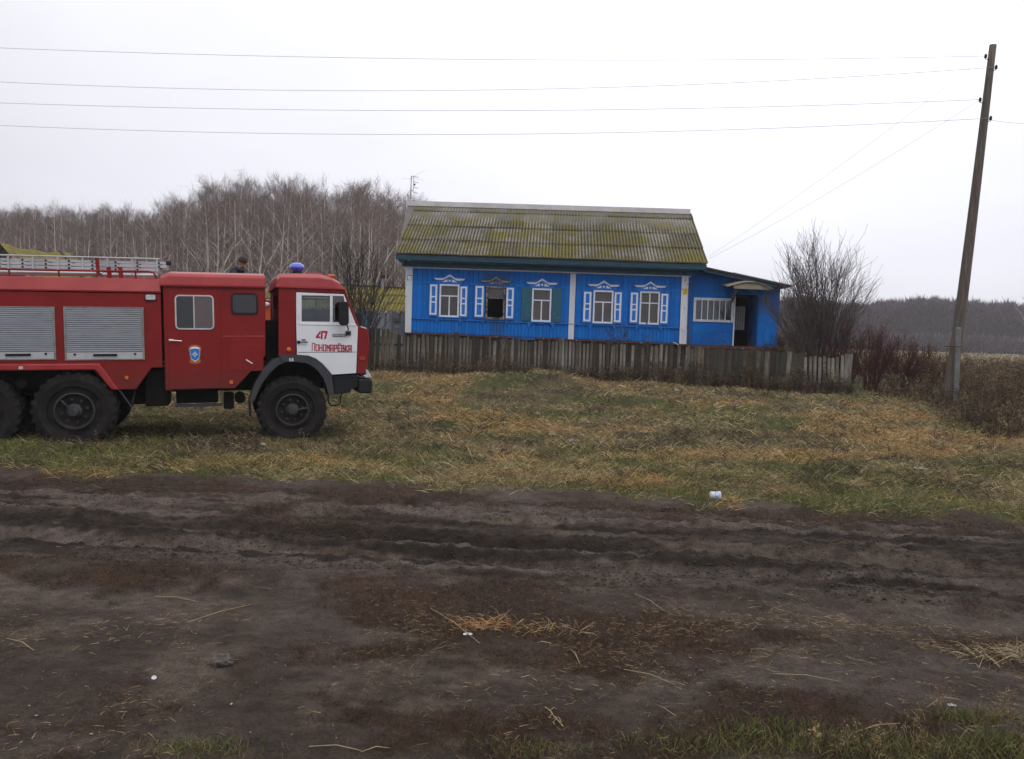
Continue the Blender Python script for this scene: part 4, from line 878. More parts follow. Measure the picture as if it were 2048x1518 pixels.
mb = MB(); mb.hexa([(xa, wl_ - .03, z(b, xa)), (X1, wl_ - .03, z(b, X1)), (X1, wl_ + .04, z(b, X1)), (xa, wl_ + .04, z(b, xa)), (xa, wl_ - .03, z(a, xa)), (X1, wl_ - .03, z(a, X1)), (X1, wl_ + .04, z(a, X1)), (xa, wl_ + .04, z(a, xa))]); mb.build('top_rail', M['alu'], ladder, bevel=0.006)
for j in range(-7, 7):
    xp = 17 + j * 49.5; X = h(xp, 525, wl_)[0]; _, _, aa, bb, zz2 = lad(511.6, 538, 320, wl_, 0)
    MB().box(X - 0.012, X + 0.012, wl_ - 0.03, wl_ - 0.005, zz2(bb, X), zz2(aa, X)).build('ladder_strut', M['alu'], ladder)
q = h(337, 526.5, wl_); MB().box(q[0] - .04, q[0] + .04, wl_ - .01, wl_ + .05, q[1] - .035, q[1] + .035).build('end_cap', M['black'], ladder, bevel=0.01)

# ================================================================== BLUE HOUSE
HO = P(818, 664, 27.0); q = P(1366, 689, 26.55)
hx_ = Vector((q.x - HO.x, q.y - HO.y, 0)).normalized(); hy_ = Vector((-hx_.y, hx_.x, 0))
HF = Frame(HO, hx_, hy_, Vector((0, 0, 1)))
house = thing('village_house', 'bright blue wooden village house with white corner boards and mossy corrugated roof', 'house', HF)
hh = HF.hit
def hp(pts, w=0.0): return [hh(a, b, w) for a, b in pts]
xL = hh(812, 600)[0]; xR = hh(1377, 620)[0]; zB = -0.32   # wall foot
slopeB = (hh(1366, 687)[1] - hh(818, 664)[1]) / (hh(1366, 687)[0] - hh(818, 664)[0])   # sagging base line
slopeT = (hh(1363, 551)[1] - hh(812, 533)[1]) / (hh(1363, 551)[0] - hh(812, 533)[0])
zb0 = hh(818, 664)[1]; zt0 = hh(812, 533)[1]
def zb(x): return zb0 + slopeB * (x - hh(818, 664)[0])
def ztp(x): return zt0 + slopeT * (x - xL)
YD = -1.15                                                # yard level in house frame
DEPTH = 6.4
# window list: (x0,x1,y_top,y_bot) in photo pixels of the outer frame
WIN = [(878.7, 918.5, 568.7, 634), (971.8, 1009.8, 572.9, 638), (1063.5, 1102.5, 577, 643.5), (1186, 1226, 581, 646.6), (1278.8, 1319, 583, 648.7)]
SH = [((858, 877, 566.8, 633), (919.5, 937, 571, 636)), ((948.6, 969.7, 570, 637), (1011.5, 1030, 573.5, 640)), ((1042.4, 1062.5, 575, 641.5), (1103.5, 1122.5, 577, 645)),
      ((1165, 1184.5, 581.5, 646.5), (1227, 1245, 582.5, 648)), ((1258.5, 1277.5, 583, 648), (1320, 1338, 585.5, 650))]
ops = []
for a, b, c, d in WIN:
    x0, x1 = hh(a, (c + d) / 2)[0], hh(b, (c + d) / 2)[0]; z1 = hh((a + b) / 2, c)[1]; z0 = hh((a + b) / 2, d)[1]
    ops.append((x0, x1, z0, z1))
def zdrip(x): # drip ledge line
    a, b = hh(830, 637), hh(1350, 656); return a[1] + (b[1] - a[1]) * (x - a[0]) / (b[0] - a[0])
# inner shell (walls behind the boards)
core = MB(); ed = 0.10
def hole_wall(mb, x0, x1, z0, z1, holes, y0, y1):
    cur = x0
    for a, b, c, d in sorted(holes):
        mb.box(cur, a, y0, y1, z0, z1); mb.box(a, b, y0, y1, z0, c); mb.box(a, b, y0, y1, d, z1); cur = b
    mb.box(cur, x1, y0, y1, z0, z1)
holes = [(a + .03, b - .03, c + .03, d - .03) for a, b, c, d in ops]
hole_wall(core, xL + .03, xR - .03, zB - .05, max(ztp(xL), ztp(xR)) - .02, holes, 0.03, 0.15)
core.box(xL + .03, xL + .15, 0.15, DEPTH, zB - .05, ztp(xR)); core.box(xR - .15, xR - .03, 0.15, DEPTH, zB - .05, ztp(xR)); core.box(xL + .15, xR - .15, DEPTH - .12, DEPTH, zB - .05, ztp(xR))
core.build('log_wall', M['bluesoot'], house)
MB().box(xL + .15, xR - .15, 0.16, DEPTH - .13, zB, zB + .04).build('floor', M['inside'], house)
MB().box(xL + .15, xR - .15, 0.16, DEPTH - .13, ztp(xR) - .16, ztp(xR) - .12).build('ceiling', M['inside'], house)
MB().box(xL + .16, xR - .16, 1.6, 1.64, zB + .05, ztp(xR) - .17).build('inner_wall', M['inside'], house)
# upper wide boards, individually
bd = {}
def plank(x0, x1, z0, z1, y, m_, nm='wall_board', par=None):
    if z1 - z0 < 0.02: return
    k = (round(x1 - x0, 3), round(z1 - z0, 2), m_.name)
    if k not in bd:
        w_, l_ = x1 - x0, z1 - z0
        mb = MB(); e_ = 0.004
        mb.add([(e_, 0, 0), (w_ - e_, 0, 0), (w_ - e_, 0, l_), (e_, 0, l_), (0, 0.01, 0), (w_, 0.01, 0), (w_, 0.01, l_), (0, 0.01, l_), (0, .022, 0), (w_, .022, 0), (w_, .022, l_), (0, .022, l_)],
               [(0, 1, 2, 3), (1, 5, 6, 2), (0, 3, 7, 4), (2, 6, 7, 3), (0, 4, 5, 1), (5, 9, 10, 6), (4, 7, 11, 8), (8, 11, 10, 9), (7, 6, 10, 11), (4, 8, 9, 5)])
        bd[k] = mb.mesh(nm, m_, fix=False)
    o = link(nm, bd[k], par or house); o.location = (x0, y, z0); return o
x = xL + 0.02; wb = 0.172
while x < xR - 0.03:
    x1 = min(x + wb, xR - 0.02); xm = (x + x1) / 2
    zl, zh = zdrip(xm) + 0.02, ztp(xm) - 0.01
    segs = [(zl, zh)]
    for i, (a, b, c, d) in enumerate(ops):
        if x1 > a + .01 and x < b - .01: segs = [(zl, c + .01), (d - .01, zh)]
    yy = 0.008 + R.uniform(-.003, .003)
    for s0, s1 in segs: plank(x + .001, x1 - .001, s0, s1, yy, M['bluesoot'] if ops[1][0] - .1 < xm < ops[1][1] + .1 else M['blue'])
    x = x1
# lower narrow boards
x = xL + 0.02; wb = 0.118
while x < xR - 0.03:
    x1 = min(x + wb, xR - 0.02); xm = (x + x1) / 2
    plank(x + .0015, x1 - .0015, round(zb(xm) + R.uniform(0, .01), 2), round(zdrip(xm) - .02, 2), -0.004 + R.uniform(-.003, .003), M['bluesoot'] if ops[1][0] + .1 < xm < ops[1][1] - .05 else M['blue'])
    x = x1
def slopebox(mb, x0, x1, f, h0, h1, y0, y1):
    mb.hexa([(x0, y0, f(x0) + h0), (x1, y0, f(x1) + h0), (x1, y1, f(x1) + h0), (x0, y1, f(x0) + h0), (x0, y0, f(x0) + h1), (x1, y0, f(x1) + h1), (x1, y1, f(x1) + h1), (x0, y1, f(x0) + h1)])
m = MB(); slopebox(m, xL + .16, xR - .2, zdrip, -.012, .022, -0.045, 0.008); m.build('drip_ledge', M['blue2'], house)
# dentil strip at window-head height between the windows
def zdent(x): a, b = hh(828, 565), hh(1362, 582); return a[1] + (b[1] - a[1]) * (x - a[0]) / (b[0] - a[0])
def dentil(x0, x1):
    mb = MB(); n = max(2, int((x1 - x0) / 0.05)); st_ = (x1 - x0) / n; poly = [(x0, zdent(x0) + .03)]
    for k in range(n): 
        xx = x0 + k * st_; poly += [(xx, zdent(xx)), (xx + st_ * .5, zdent(xx) - .035)]
    poly += [(x1, zdent(x1)), (x1, zdent(x1) + .03)]
    mb.prism(poly, -0.012, 0.007); mb.build('dentil_strip', M['blue2'], house)
edges = [hh(828, 565)[0]] + sum([[hh(s[0][0] - 1, 600)[0], hh(s[1][1] + 1, 600)[0]] for s in SH], []) + [hh(1361, 600)[0]]
mids = hh(1140.5, 600)[0], hh(1151, 600)[0]
for k in range(0, len(edges), 2):
    a, b = edges[k], edges[k + 1]
    if a < mids[0] < b: dentil(a, mids[0] - .02); dentil(mids[1] + .02, b)
    else: dentil(a, b)
# white corner and middle boards
def post(px_t, px_b, yt, yb, m_, d=0.05, nm='corner_board'):
    a, b = hh(px_t[0], yt), hh(px_t[1], yt); c, e_ = hh(px_b[0], yb), hh(px_b[1], yb)
    mb = MB(); mb.prism([c, e_, b, a], -d, 0.004); return mb.build(nm, m_, house)
pL = post((811.6, 826), (810.6, 822.5), 532, 665, M['postwhite'])
post((1141, 1152), (1136, 1147), 547.5, 679, M['postwhite'], 0.045, 'middle_board')
pR = post((1363.5, 1377), (1358, 1372), 551, 688.5, M['peel'])
a, b = hh(815, 565), hh(824.3, 550.5); npl = MB().box(a[0], b[0], -0.06, -0.05, hh(819, 560.5)[1], b[1]).build('number_plate', M['plateblue'], house)
zz0 = hh(819, 559)[1]; chh_ = hh(819, 552.5)[1] - zz0; sc_ = (b[0] - a[0])
letters(npl, '40', (a[0] + sc_ * .16, zz0), 1, -0.03, sc_ * .25, chh_, sc_ * .16, 0.030, -0.0615, M['decal_white'], nm='digits')
a, b = hh(1365.3, 588.5), hh(1374.5, 577); gp2 = MB().box(a[0], b[0], -0.058, -0.05, a[1], b[1]).build('yellow_plate', M['yellow'], house)
m = MB(); xm = (a[0] + b[0]) / 2; m.box(xm - .015, xm - .003, -.0595, -.058, a[1] + .04, b[1] - .04); m.box(xm - .003, xm + .035, -.0595, -.058, b[1] - .055, b[1] - .04); m.box(xm - .04, xm + .04, -.0597, -.0582, a[1] + .018, a[1] + .028); m.build('pipe_mark', M['black'], gp2)
# windows ------------------------------------------------------------
def windowset(i):
    x0, x1, z0, z1 = ops[i]; peel = M['peel'] if i == 4 else M['shutwhite']
    if i == 1: peel = M['peelsoot']
    w_ = link('window', None, house); t = 0.055; sg = -slopeT * (x1 - x0) * 0 
    fr = MB(); fr.box(x0, x0 + t, -.03, .09, z0, z1); fr.box(x1 - t, x1, -.03, .09, z0, z1); fr.box(x0 + t, x1 - t, -.028, .09, z1 - t, z1); fr.box(x0 + t, x1 - t, -.034, .09, z0, z0 + t)
    fr.build('window_frame', peel, w_)
    zm = z0 + (z1 - z0) * 0.645; xm = (x0 + x1) / 2; s_ = 0.020
    mm = MB(); mm.box(x0 + t, x1 - t, .0, .05, zm - s_, zm + s_)
    if i != 1: mm.box(xm - s_, xm + s_, .001, .05, z0 + t, zm - s_)
    if i == 4: mm.box(xm - s_, xm + s_, .001, .05, zm + s_, z1 - t)
    mm.build('muntin', peel, w_)
    def pane(a, b, c, d): MB().box(a, b, .022, .028, c, d).build('pane', M['wglass'], w_)
    if i == 4: pane(x0 + t, xm - s_, zm + s_, z1 - t); pane(xm + s_, x1 - t, zm + s_, z1 - t)
    else: pane(x0 + t, x1 - t, zm + s_, z1 - t)
    if i != 1: pane(x0 + t, xm - s_, z0 + t, zm - s_); pane(xm + s_, x1 - t, z0 + t, zm - s_)
    if i == 1: w_['label'] = 'burnt out window with missing lower glass'
    # casing board around and above
    cx0, cx1 = x0 - .09, x1 + .09; zc = z1 + .20
    cs_ = MB(); cs_.prism([(x0 - .01, z1), (x1 + .01, z1), (cx1, z1 + .01), (cx1, zc - .02), (xm, zc + .08), (cx0, zc - .02), (cx0, z1 + .01)], -.022, .006); cs_.build('head_board', M['blue2'] if i != 1 else M['bluesoot'], house)
    # white crown ornament
    W_ = hh(930.5, 560)[0] - hh(867, 560)[0]; u = W_ / 2
    top = [(-1, .035), (-.35, .045), (-.05, .27), (0, .29), (.05, .27), (.35, .045), (1, .035)]
    bot = [(.88, -.085), (.42, -.10), (.12, .09), (0, .15), (-.12, .09), (-.42, -.10), (-.88, -.085)]
    zc0 = hh((WIN[i][0] + WIN[i][1]) / 2, WIN[i][2] - 11.0)[1]
    cm = M['shutwhite'] if i != 1 else M['crownsoot']
    cr = MB().prism([(xm + a * u, zc0 + b * u * .95) for a, b in bot[::-1][::-1] + top], -.055, -.022).build('window_crown', cm, house)
    MB().prism([(xm + a * u, zc0 + b * u * .95 + .006) for a, b in [(-1.07, .055), (-.35, .07), (-.05, .30), (0, .32), (.05, .30), (.35, .07), (1.07, .055)]] + [(xm + a * u, zc0 + b * u * .95 + .004) for a, b in top[::-1]], -.085, -.023).build('crown_cap', M['blue2'] if i != 1 else M['bluesoot'], cr)
    def dec(p, nm='ornament'): MB().prism([(xm + a * u, zc0 + b * u) for a, b in p], -.034, -.022).build(nm, cm, cr)
    dec([(-.46, -.20), (-.18, -.04), (-.12, -.10), (-.17, -.14), (-.12, -.20)]); dec([(.46, -.20), (.18, -.04), (.12, -.10), (.17, -.14), (.12, -.20)]); dec([(0, -.04), (.075, -.12), (0, -.20), (-.075, -.12)])
    # carved apron under the sill
    za = z0 - 0.03; ap = [(-.95, 0), (.95, 0), (.95, -.12), (.93, -.26), (.88, -.44), (.83, -.34), (.78, -.22), (.72, -.14), (.55, -.07), (.35, -.06), (.15, -.11), (0, -.075), (-.15, -.11), (-.35, -.06), (-.55, -.07), (-.72, -.14), (-.78, -.22), (-.83, -.34), (-.88, -.44), (-.93, -.26), (-.95, -.12)]
    ua = (hh(926, 600)[0] - hh(871, 600)[0]) / 2
    MB().prism([(xm + a * ua, za + b * ua * .92) for a, b in ap], -.05, -.02).build('carved_apron', M['blue2'] if i != 1 else M['bluesoot'], house)
    MB().box(x0 - .05, x1 + .05, -.075, -.03, z0 - .035, z0 - .002).build('sill', M['blue2'] if i != 1 else M['bluesoot'], w_)
    # shutters
    for sd, (a, b, c, d) in enumerate(SH[i]):
        X0, X1 = hh(a, (c + d) / 2)[0], hh(b, (c + d) / 2)[0]; Z1, Z0 = hh((a + b) / 2, c)[1], hh((a + b) / 2, d)[1]
        teal = i == 2; base = M['teal'] if teal else M['blue2']; face = M['teal'] if teal else M['shutwhite']
        s_o = MB().box(X0, X1, -.05, -.018, Z0, Z1).build('shutter', base, house, bevel=0.004)
        if teal: s_o['label'] = 'unpainted teal shutter'
        fx0, fx1, fz0, fz1 = X0 + .035, X1 - .045, Z0 + .06, Z1 - .04
        if sd: fx0, fx1 = X0 + .02, X1 - .05
        st_ = 0.058 if not teal else 0.05; H = fz1 - fz0; f = MB(); yy = -.062
        f.box(fx0, fx0 + st_, yy, -.05, fz0, fz1); f.box(fx1 - st_, fx1, yy, -.05, fz0, fz1)
        for zc_, hw_ in ((fz0 + st_ / 2, st_ / 2), (fz1 - st_ / 2, st_ / 2), (fz0 + H * .42, .022), (fz0 + H * .60, .022)): f.box(fx0 + st_, fx1 - st_, yy + .0015, -.05, zc_ - hw_, zc_ + hw_)
        f.build('raised_moulding', face, s_o)
M['peelsoot'] = mat('sooty_peeling_frame', (0.30, 0.26, 0.22), (0.12, 0.10, 0.09), 8, rough=0.8, c3=(0.03, 0.025, 0.02), s3=10, lo3=0.5, hi3=0.56)
for i in range(5): windowset(i)
# frieze, eave boards ---------------------------------------------------
xl, xr = hh(806, 520)[0] - .0, hh(1372, 545)[0]
m = MB(); slopebox(m, xl - 0.02, xR + .10, ztp, -.005, .20, -.075, .03); m.build('frieze_board', M['teal'], house, bevel=0.01)
m = MB(); slopebox(m, xl, xR + .02, ztp, -.045, -.006, -.045, .004); m.build('frieze_moulding', M['ridge'], house)
EA = -0.55                                   # eave overhang (y in house frame)
eL, eR = hh(790, 508, EA), hh(1416, 529, EA)
rL, rR = hh(815, 410, 3.2), hh(1379, 427, 3.2)
def ez(x): return eL[1] + (eR[1] - eL[1]) * (x - eL[0]) / (eR[0] - eL[0])
def rz(x): return rL[1] + (rR[1] - rL[1]) * (x - rL[0]) / (rR[0] - rL[0])
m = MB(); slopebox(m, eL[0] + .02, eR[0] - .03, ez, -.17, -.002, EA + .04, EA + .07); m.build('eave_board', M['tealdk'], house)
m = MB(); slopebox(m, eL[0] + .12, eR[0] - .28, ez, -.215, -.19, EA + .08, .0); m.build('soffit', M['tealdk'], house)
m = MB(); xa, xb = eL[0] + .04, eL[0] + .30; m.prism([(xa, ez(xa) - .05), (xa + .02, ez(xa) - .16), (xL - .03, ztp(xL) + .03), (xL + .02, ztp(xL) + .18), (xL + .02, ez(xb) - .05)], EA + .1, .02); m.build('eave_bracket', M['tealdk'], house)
# gables
for xg, s_ in ((xL + .06, 1), (xR - .06, -1)):
    m = MB(); hgt = ztp(xg); 
    m.hexa([(xg - .03, .1, hgt), (xg + .03, .1, hgt), (xg + .03, DEPTH, hgt), (xg - .03, DEPTH, hgt), (xg - .03, 3.1, rz(xg) - .08), (xg + .03, 3.1, rz(xg) - .08), (xg + .03, 3.3, rz(xg) - .08), (xg - .03, 3.3, rz(xg) - .08)])
    m.build('gable', M['teal'], house)
# foundation
m = MB(); slopebox(m, xL - .02, xR + .02, zb, -1.9, -.20, -.05, .12); slopebox(m, xL - .02, xR + .02, zb, -.19, -.055, -.04, .12); m.build('foundation', M['darkbase'], house)
m = MB(); slopebox(m, xL - .06, xR + .04, zb, -.055, -.012, -.11, .03); m.build('plinth_board', M['brick'], house)
m = MB(); xx = hh(1025, 680)[0]; m.box(xx, xx + .75, -.14, -.06, zb(xx) - .10, zb(xx) - .02); m.build('patch_board', M['bluesoot'], house)
# roof: corrugated sheets laid in rows -------------------------------------
def roof_sheets(par, x0, x1, Ezf, Ey, Rzf, Ry, rows, ncol, pitch, m_, seed, amp=0.028, nm='roof_sheet', fr=None):
    rr = random.Random(seed)
    fr = fr or [i / rows for i in range(rows + 1)]
    wsh = (x1 - x0) / ncol
    for r_ in range(len(fr) - 1):
        for c in range(ncol):
            a, b = x0 + c * wsh, x0 + (c + 1) * wsh + .03 * (c < ncol - 1)
            f0, f1 = max(fr[r_] - (0.012 if r_ else 0), 0), min(fr[r_ + 1] + .02, 1); lift = 0.012 + rr.uniform(0, .012); tilt = rr.uniform(-.004, .004)
            n = int((b - a) / pitch * 6); vs = []; jt = rr.uniform(-.012, .012)
            for fy, up in ((f0, lift + .027), ((f0 + f1) / 2, lift + .008), (f1, lift * .3)):
                for k in range(n + 1):
                    X = a + (b - a) * k / n; y_ = Ey + (Ry - Ey) * fy + (jt if fy == f0 and r_ else (jt * .6 if fy == f0 else 0)); 
                    z_ = Ezf(X) + (Rzf(X) - Ezf(X)) * fy + up + amp * math.cos(2 * math.pi * X / pitch) + tilt * (k / n) * 2
                    vs.append((X, y_, z_))
            nn = n + 1; vs += [(v_[0], v_[1] + .004, v_[2] - .012) for v_ in vs[:nn]]
            fs = [(j * nn + k, j * nn + k + 1, (j + 1) * nn + k + 1, (j + 1) * nn + k) for j in range(2) for k in range(n)] + [(3 * nn + k, 3 * nn + k + 1, k + 1, k) for k in range(n)]
            mb = MB(); mb.add(vs, fs); mb.build(nm, m_, par)
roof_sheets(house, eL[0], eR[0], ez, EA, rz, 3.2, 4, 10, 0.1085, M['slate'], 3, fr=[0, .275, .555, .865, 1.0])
m = MB(); slopebox_pts = [(eL[0] + .05, EA + .07, ez(eL[0]) - .05), (eR[0] - .06, EA + .07, ez(eR[0]) - .05), (rR[0] - .03, 3.12, rz(rR[0]) - .05), (rL[0] + .03, 3.12, rz(rL[0]) - .05)]
m.hexa(slopebox_pts + [(a_, b_, c_ + .035) for a_, b_, c_ in slopebox_pts]); m.build('roof_sheathing', M['oldwood'], house)
# back slope as one set of sheets
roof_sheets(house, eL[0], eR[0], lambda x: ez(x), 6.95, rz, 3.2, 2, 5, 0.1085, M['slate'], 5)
m = MB(); slopebox(m, rL[0] - .02, rR[0] + .0, rz, -.045, .135, 3.02, 3.06); slopebox(m, rL[0] - .02, rR[0] + .0, rz, .105, .135, 3.06, 3.34); m.build('ridge_cap', M['ridge'], house)
for xg in (eL[0] + .03, eR[0] - .05):
    m = MB(); m.hexa([(xg - .015, EA + .05, ez(xg) - .14), (xg + .015, EA + .05, ez(xg) - .14), (xg + .015, EA + .05, ez(xg) - .02), (xg - .015, EA + .05, ez(xg) - .02), (xg - .015, 3.2, rz(xg) - .14), (xg + .015, 3.2, rz(xg) - .14), (xg + .015, 3.2, rz(xg) - .02), (xg - .015, 3.2, rz(xg) - .02)]); m.build('barge_board', M['tealdk'], house)
# rafters under the eave at the right corner
for k in range(3):
    xx = eR[0] - .12 - k * .12; MB().box(xx, xx + .05, EA + .05, .1, ez(xx) - .10, ez(xx) - .02).build('rafter_end', M['oldwood'], house)
# service bracket and rusty pipe
m = MB(); a = hh(1380, 567, -.1); b = hh(1378, 600, -.1); c = hh(1376, 706, -.1); d = hh(1372, 570, -.02)
m.tube([(d[0], -.02, d[1]), (a[0], -.1, a[1]), (b[0] + .02, -.1, b[1]), (c[0], -.1, c[1])], .017, 6); m.build('gas_pipe', M['rust'] if 'rust' in M else M['chassis'], house)
m = MB(); a = hh(1345, 690, -.2); m.tube([(hh(x, y, -.25)[0], -.25, hh(x, y, -.25)[1]) for x, y in ((1346, 685), (1353, 687), (1358, 691), (1361, 697))], .016, 6); m.build('hose_end', M['ridge'], house)
m = MB(); a = hh(1369, 545, -.12); m.lathe([(.035, -.03), (.035, .04), (.02, .05)], 8, c=(a[0], -.12, a[1])); m.tube([(a[0], -.1, a[1]), (a[0] + .15, .0, a[1] + .03)], .012, 5); m.build('insulator', M['black'], house)

# annex with porch (part of the same building) ---------------------------
AY = 0.35
def ah(px, py): return hh(px, py, AY)
ax0 = xR - .08; ax1 = ah(1557.5, 640)[0]; az0 = ah(1450, 690)[1] - .02; 
dx0, dx1 = ah(1468, 640)[0], ah(1515.5, 640)[0]; dz1 = ah(1490, 589.5)[1]
wx0, wx1 = ah(1386.5, 620)[0], ah(1467, 620)[0]; wz0, wz1 = ah(1425, 644)[1], ah(1425, 596)[1]
tl = ah(1390, 536); tr_ = ah(1557, 576)
def az(x): return tl[1] + (tr_[1] - tl[1]) * (x - tl[0]) / (tr_[0] - tl[0]) - .02
panels = [(ax0, wx0, az0, None), (dx1, ax1, az0, None)]
seams = [ah(1432, 600)[0]]
def awall(x0, x1, z0, z1f, nm='wall_sheet'):
    z1a = z1f if isinstance(z1f, float) else az(x0); z1b = z1f if isinstance(z1f, float) else az(x1)
    MB().prism([(x0 + .002, z0), (x1 - .002, z0), (x1 - .002, z1b), (x0 + .002, z1a)], AY, AY + .05).build(nm, M['blue'], house)
xs_ = ah(1540, 640)[0]
awall(ax0, wx0, az0, None); awall(dx1, xs_, az0, None); awall(xs_, ax1, az0, None)
awall(wx0, seams[0], wz1, None); awall(seams[0], dx0, wz1, None); awall(dx0, dx1, dz1, None)
zsm = ah(1420, 664)[1]
awall(wx0, dx0, zsm, wz0 + 0.0); awall(wx0, (wx0 + dx0) / 2, az0, zsm - .004); awall((wx0 + dx0) / 2, dx0, az0, zsm - .004)
# side and rear walls, floor
m = MB(); m.box(ax1 - .06, ax1, AY + .06, AY + 4.4, az0, az(ax1) - .05); m.box(ax0 + .2, ax1 - .06, AY + 4.3, AY + 4.4, az0, az(ax1)); m.build('annex_rear_wall', M['blue'], house)
m = MB(); m.box(dx1 - .01, dx1 + .05, AY + .055, AY + 1.3, az0, dz1); m.build('porch_side_wall', M['blue'], house)
m = MB(); m.box(dx0 - .07, dx0 - .02, AY + .055, AY + 2.4, az0, dz1 + .1); m.box(dx0 - .02, ax1 - .07, AY + 2.4, AY + 2.45, az0, dz1 + .1); m.box(dx0 - .02, ax1 - .07, AY + .06, AY + 2.4, dz1 + .02, dz1 + .06); m.build('porch_inner_wall', M['inside'], house)
MB().box(ax0, ax1, AY - .02, AY + 4.3, az0 - .10, az0 - .005).build('porch_floor', M['brick'], house)
MB().box(ax0, ax1, AY, AY + 4.2, az0 - 1.7, az0 - .105).build('annex_foundation', M['darkbase'], house)
# inner door ajar: pale ribbed boards seen in the passage
q0, q1 = hh(1469, 612, AY + .9), hh(1489, 655, AY + .9)
idr = MB().box(q0[0], q1[0], AY + .93, AY + .96, q1[1] - .1, q0[1]).build('inner_door', M['oldwood'], house)
nb = 5
for k in range(nb): 
    a = q0[0] + (q1[0] - q0[0]) * k / nb; MB().box(a + .008, a + (q1[0] - q0[0]) / nb - .008, AY + .915, AY + .93, q1[1] - .08, q0[1] - .01).build('door_board', M['ridge'], idr)
m = MB(); m.box(dx0 - .02, dx0 + .02, AY - .02, AY + .04, az0, dz1); m.build('door_jamb', M['shutwhite'], house)
m = MB(); m.box(dx0 + .02, dx1, AY - .015, AY + .04, dz1 - .0, dz1 + .06); m.build('door_lintel', M['blue2'], house)
# wide window with bars
w_ = link('window', None, house); w_['label'] = 'wide barred porch window with net curtain'
fr = MB(); t = .085
fr.box(wx0, wx0 + t, AY - .03, AY + .06, wz0, wz1); fr.box(wx1 - t * .8, wx1 - .001, AY - .03, AY + .06, wz0, wz1); fr.box(wx0 + t, wx1 - t * .8, AY - .028, AY + .06, wz1 - t, wz1); fr.box(wx0 + t, wx1 - t * .8, AY - .036, AY + .06, wz0, wz0 + t * .9)
fr.build('window_frame', M['peel'], w_)
for k in range(1, 6):
    xx = wx0 + t + (wx1 - wx0 - 1.8 * t) * k / 6; MB().box(xx - .014, xx + .014, AY - .01, AY + .03, wz0 + t * .9, wz1 - t).build('bar', M['shutwhite'], w_)
MB().box(wx0 + t, wx1 - t * .8, AY + .032, AY + .036, wz0 + t * .9, wz1 - t).build('pane', M['clear'], w_)
cu = MB(); n = 60; xa, xb = wx0 + .05, wx1 - .10; vs = []
for k in range(n + 1):
    X = xa + (xb - xa) * k / n; yy = AY + .12 + .03 * math.sin(k * 1.3) + .015 * math.sin(k * 2.9); vs += [(X, yy, wz0 + .03 + (max(0, k - 48) ** 1.5) * .012), (X, yy + .01, wz1 - .03)]
cu.add(vs, [(2 * k, 2 * k + 2, 2 * k + 3, 2 * k + 1) for k in range(n)]); cu.build('curtain', M['curtain'], w_)
MB().box(wx0 - .1, wx1 - .05, AY + .8, AY + .82, wz0 - .3, wz1 + .2).build('dark_room_wall', M['inside'], house)
# annex roof
rl0, rl1 = hh(1405, 532, -.2), hh(1583, 571, -.2)
def arz(x): return rl0[1] + (rl1[1] - rl0[1]) * (x - rl0[0]) / (rl1[0] - rl0[0])
m = MB(); slopebox(m, rl0[0], rl1[0], arz, -.055, .0, -.2, 5.0); m.build('annex_roof', M['tar'], house)
m = MB(); slopebox(m, rl0[0] + .05, ah(1545, 570)[0], arz, -.165, -.058, -.16, -.12); m.build('annex_fascia', M['tealdk'], house)
m = MB(); slopebox(m, rl0[0] + 1.0, rl1[0], arz, .001, .02, -.215, -.1); m.build('roof_edge_strip', M['ridge'], house)
# curved awning over the door with two brackets
aw = [(1454, 572), (1466, 569), (1480, 565.5), (1494, 563.5), (1510, 564), (1526, 568), (1546, 577.5)]
tp = [hh(x, y, -.62) for x, y in aw]; m = MB(); vs = []
for x_, z_ in tp:
    for y_, dz in ((-.70, 0), (AY - .002, .12), (AY - .002, .09), (-.70, -.03)): vs.append((x_, y_, z_ + dz))
fs = []
for k in range(len(tp) - 1):
    for j in range(4): fs.append((k * 4 + j, (k + 1) * 4 + j, (k + 1) * 4 + (j + 1) % 4, k * 4 + (j + 1) % 4))
fs += [(0, 1, 2, 3), (len(tp) * 4 - 1, len(tp) * 4 - 2, len(tp) * 4 - 3, len(tp) * 4 - 4)]
m.add(vs, fs); m.build('awning', M['awning'], house)
vp = pl_ = [hh(x, y, -.64) for x, y in ((1466, 571), (1480, 568), (1494, 566.5), (1510, 567), (1526, 571), (1543, 578), (1541, 580), (1500, 578.5), (1468, 577))]
MB().prism(vp, -.66, -.63).build('awning_valance', M['awnface'] if 'awnface' in M else M['awning'], house)
for (a, b) in (((1475, 578), (1463, 603)), ((1538, 579), (1529, 606))):
    p0 = hh(a[0], a[1], -.55); p1 = hh(b[0], b[1], AY - .05); MB().bar((p0[0], -.55, p0[1]), (p1[0], AY - .06, p1[1]), .07, .05).build('awning_bracket', M['awning'], house)

# TV antenna on the ridge
q = P(820.5, 401, 30.1); an = thing('roof_antenna', 'tall thin television antenna mast on the left end of the house ridge', 'antenna', loc=q)
hgt = P(823, 352, 30.1).z - q.z
m = MB(); m.tube([(0, 0, -.3), (.02, 0, hgt)], .018, 6); m.build('mast', M['steel'], an)
m = MB(); xo = .11; m.tube([(xo, 0, hgt * .33), (xo, 0, hgt * 1.0)], .010, 5); m.tube([(0, 0, hgt * .42), (xo, 0, hgt * .42)], .01, 4); m.tube([(0, 0, hgt * .99), (xo, 0, hgt * .96)], .012, 4); m.build('boom', M['steel'], an)
for f in (.32, .53, .75, .97):
    MB().tube([(xo - .01, 0, hgt * f + .02), (xo + .17, .1, hgt * f)], .010, 4).build('dipole', M['steel'], an)
    MB().tube([(xo - .06, -.5, hgt * f + .02), (xo + .02, .5, hgt * f + .04)], .004, 4).build('reflector_rod', M['steel'], an)
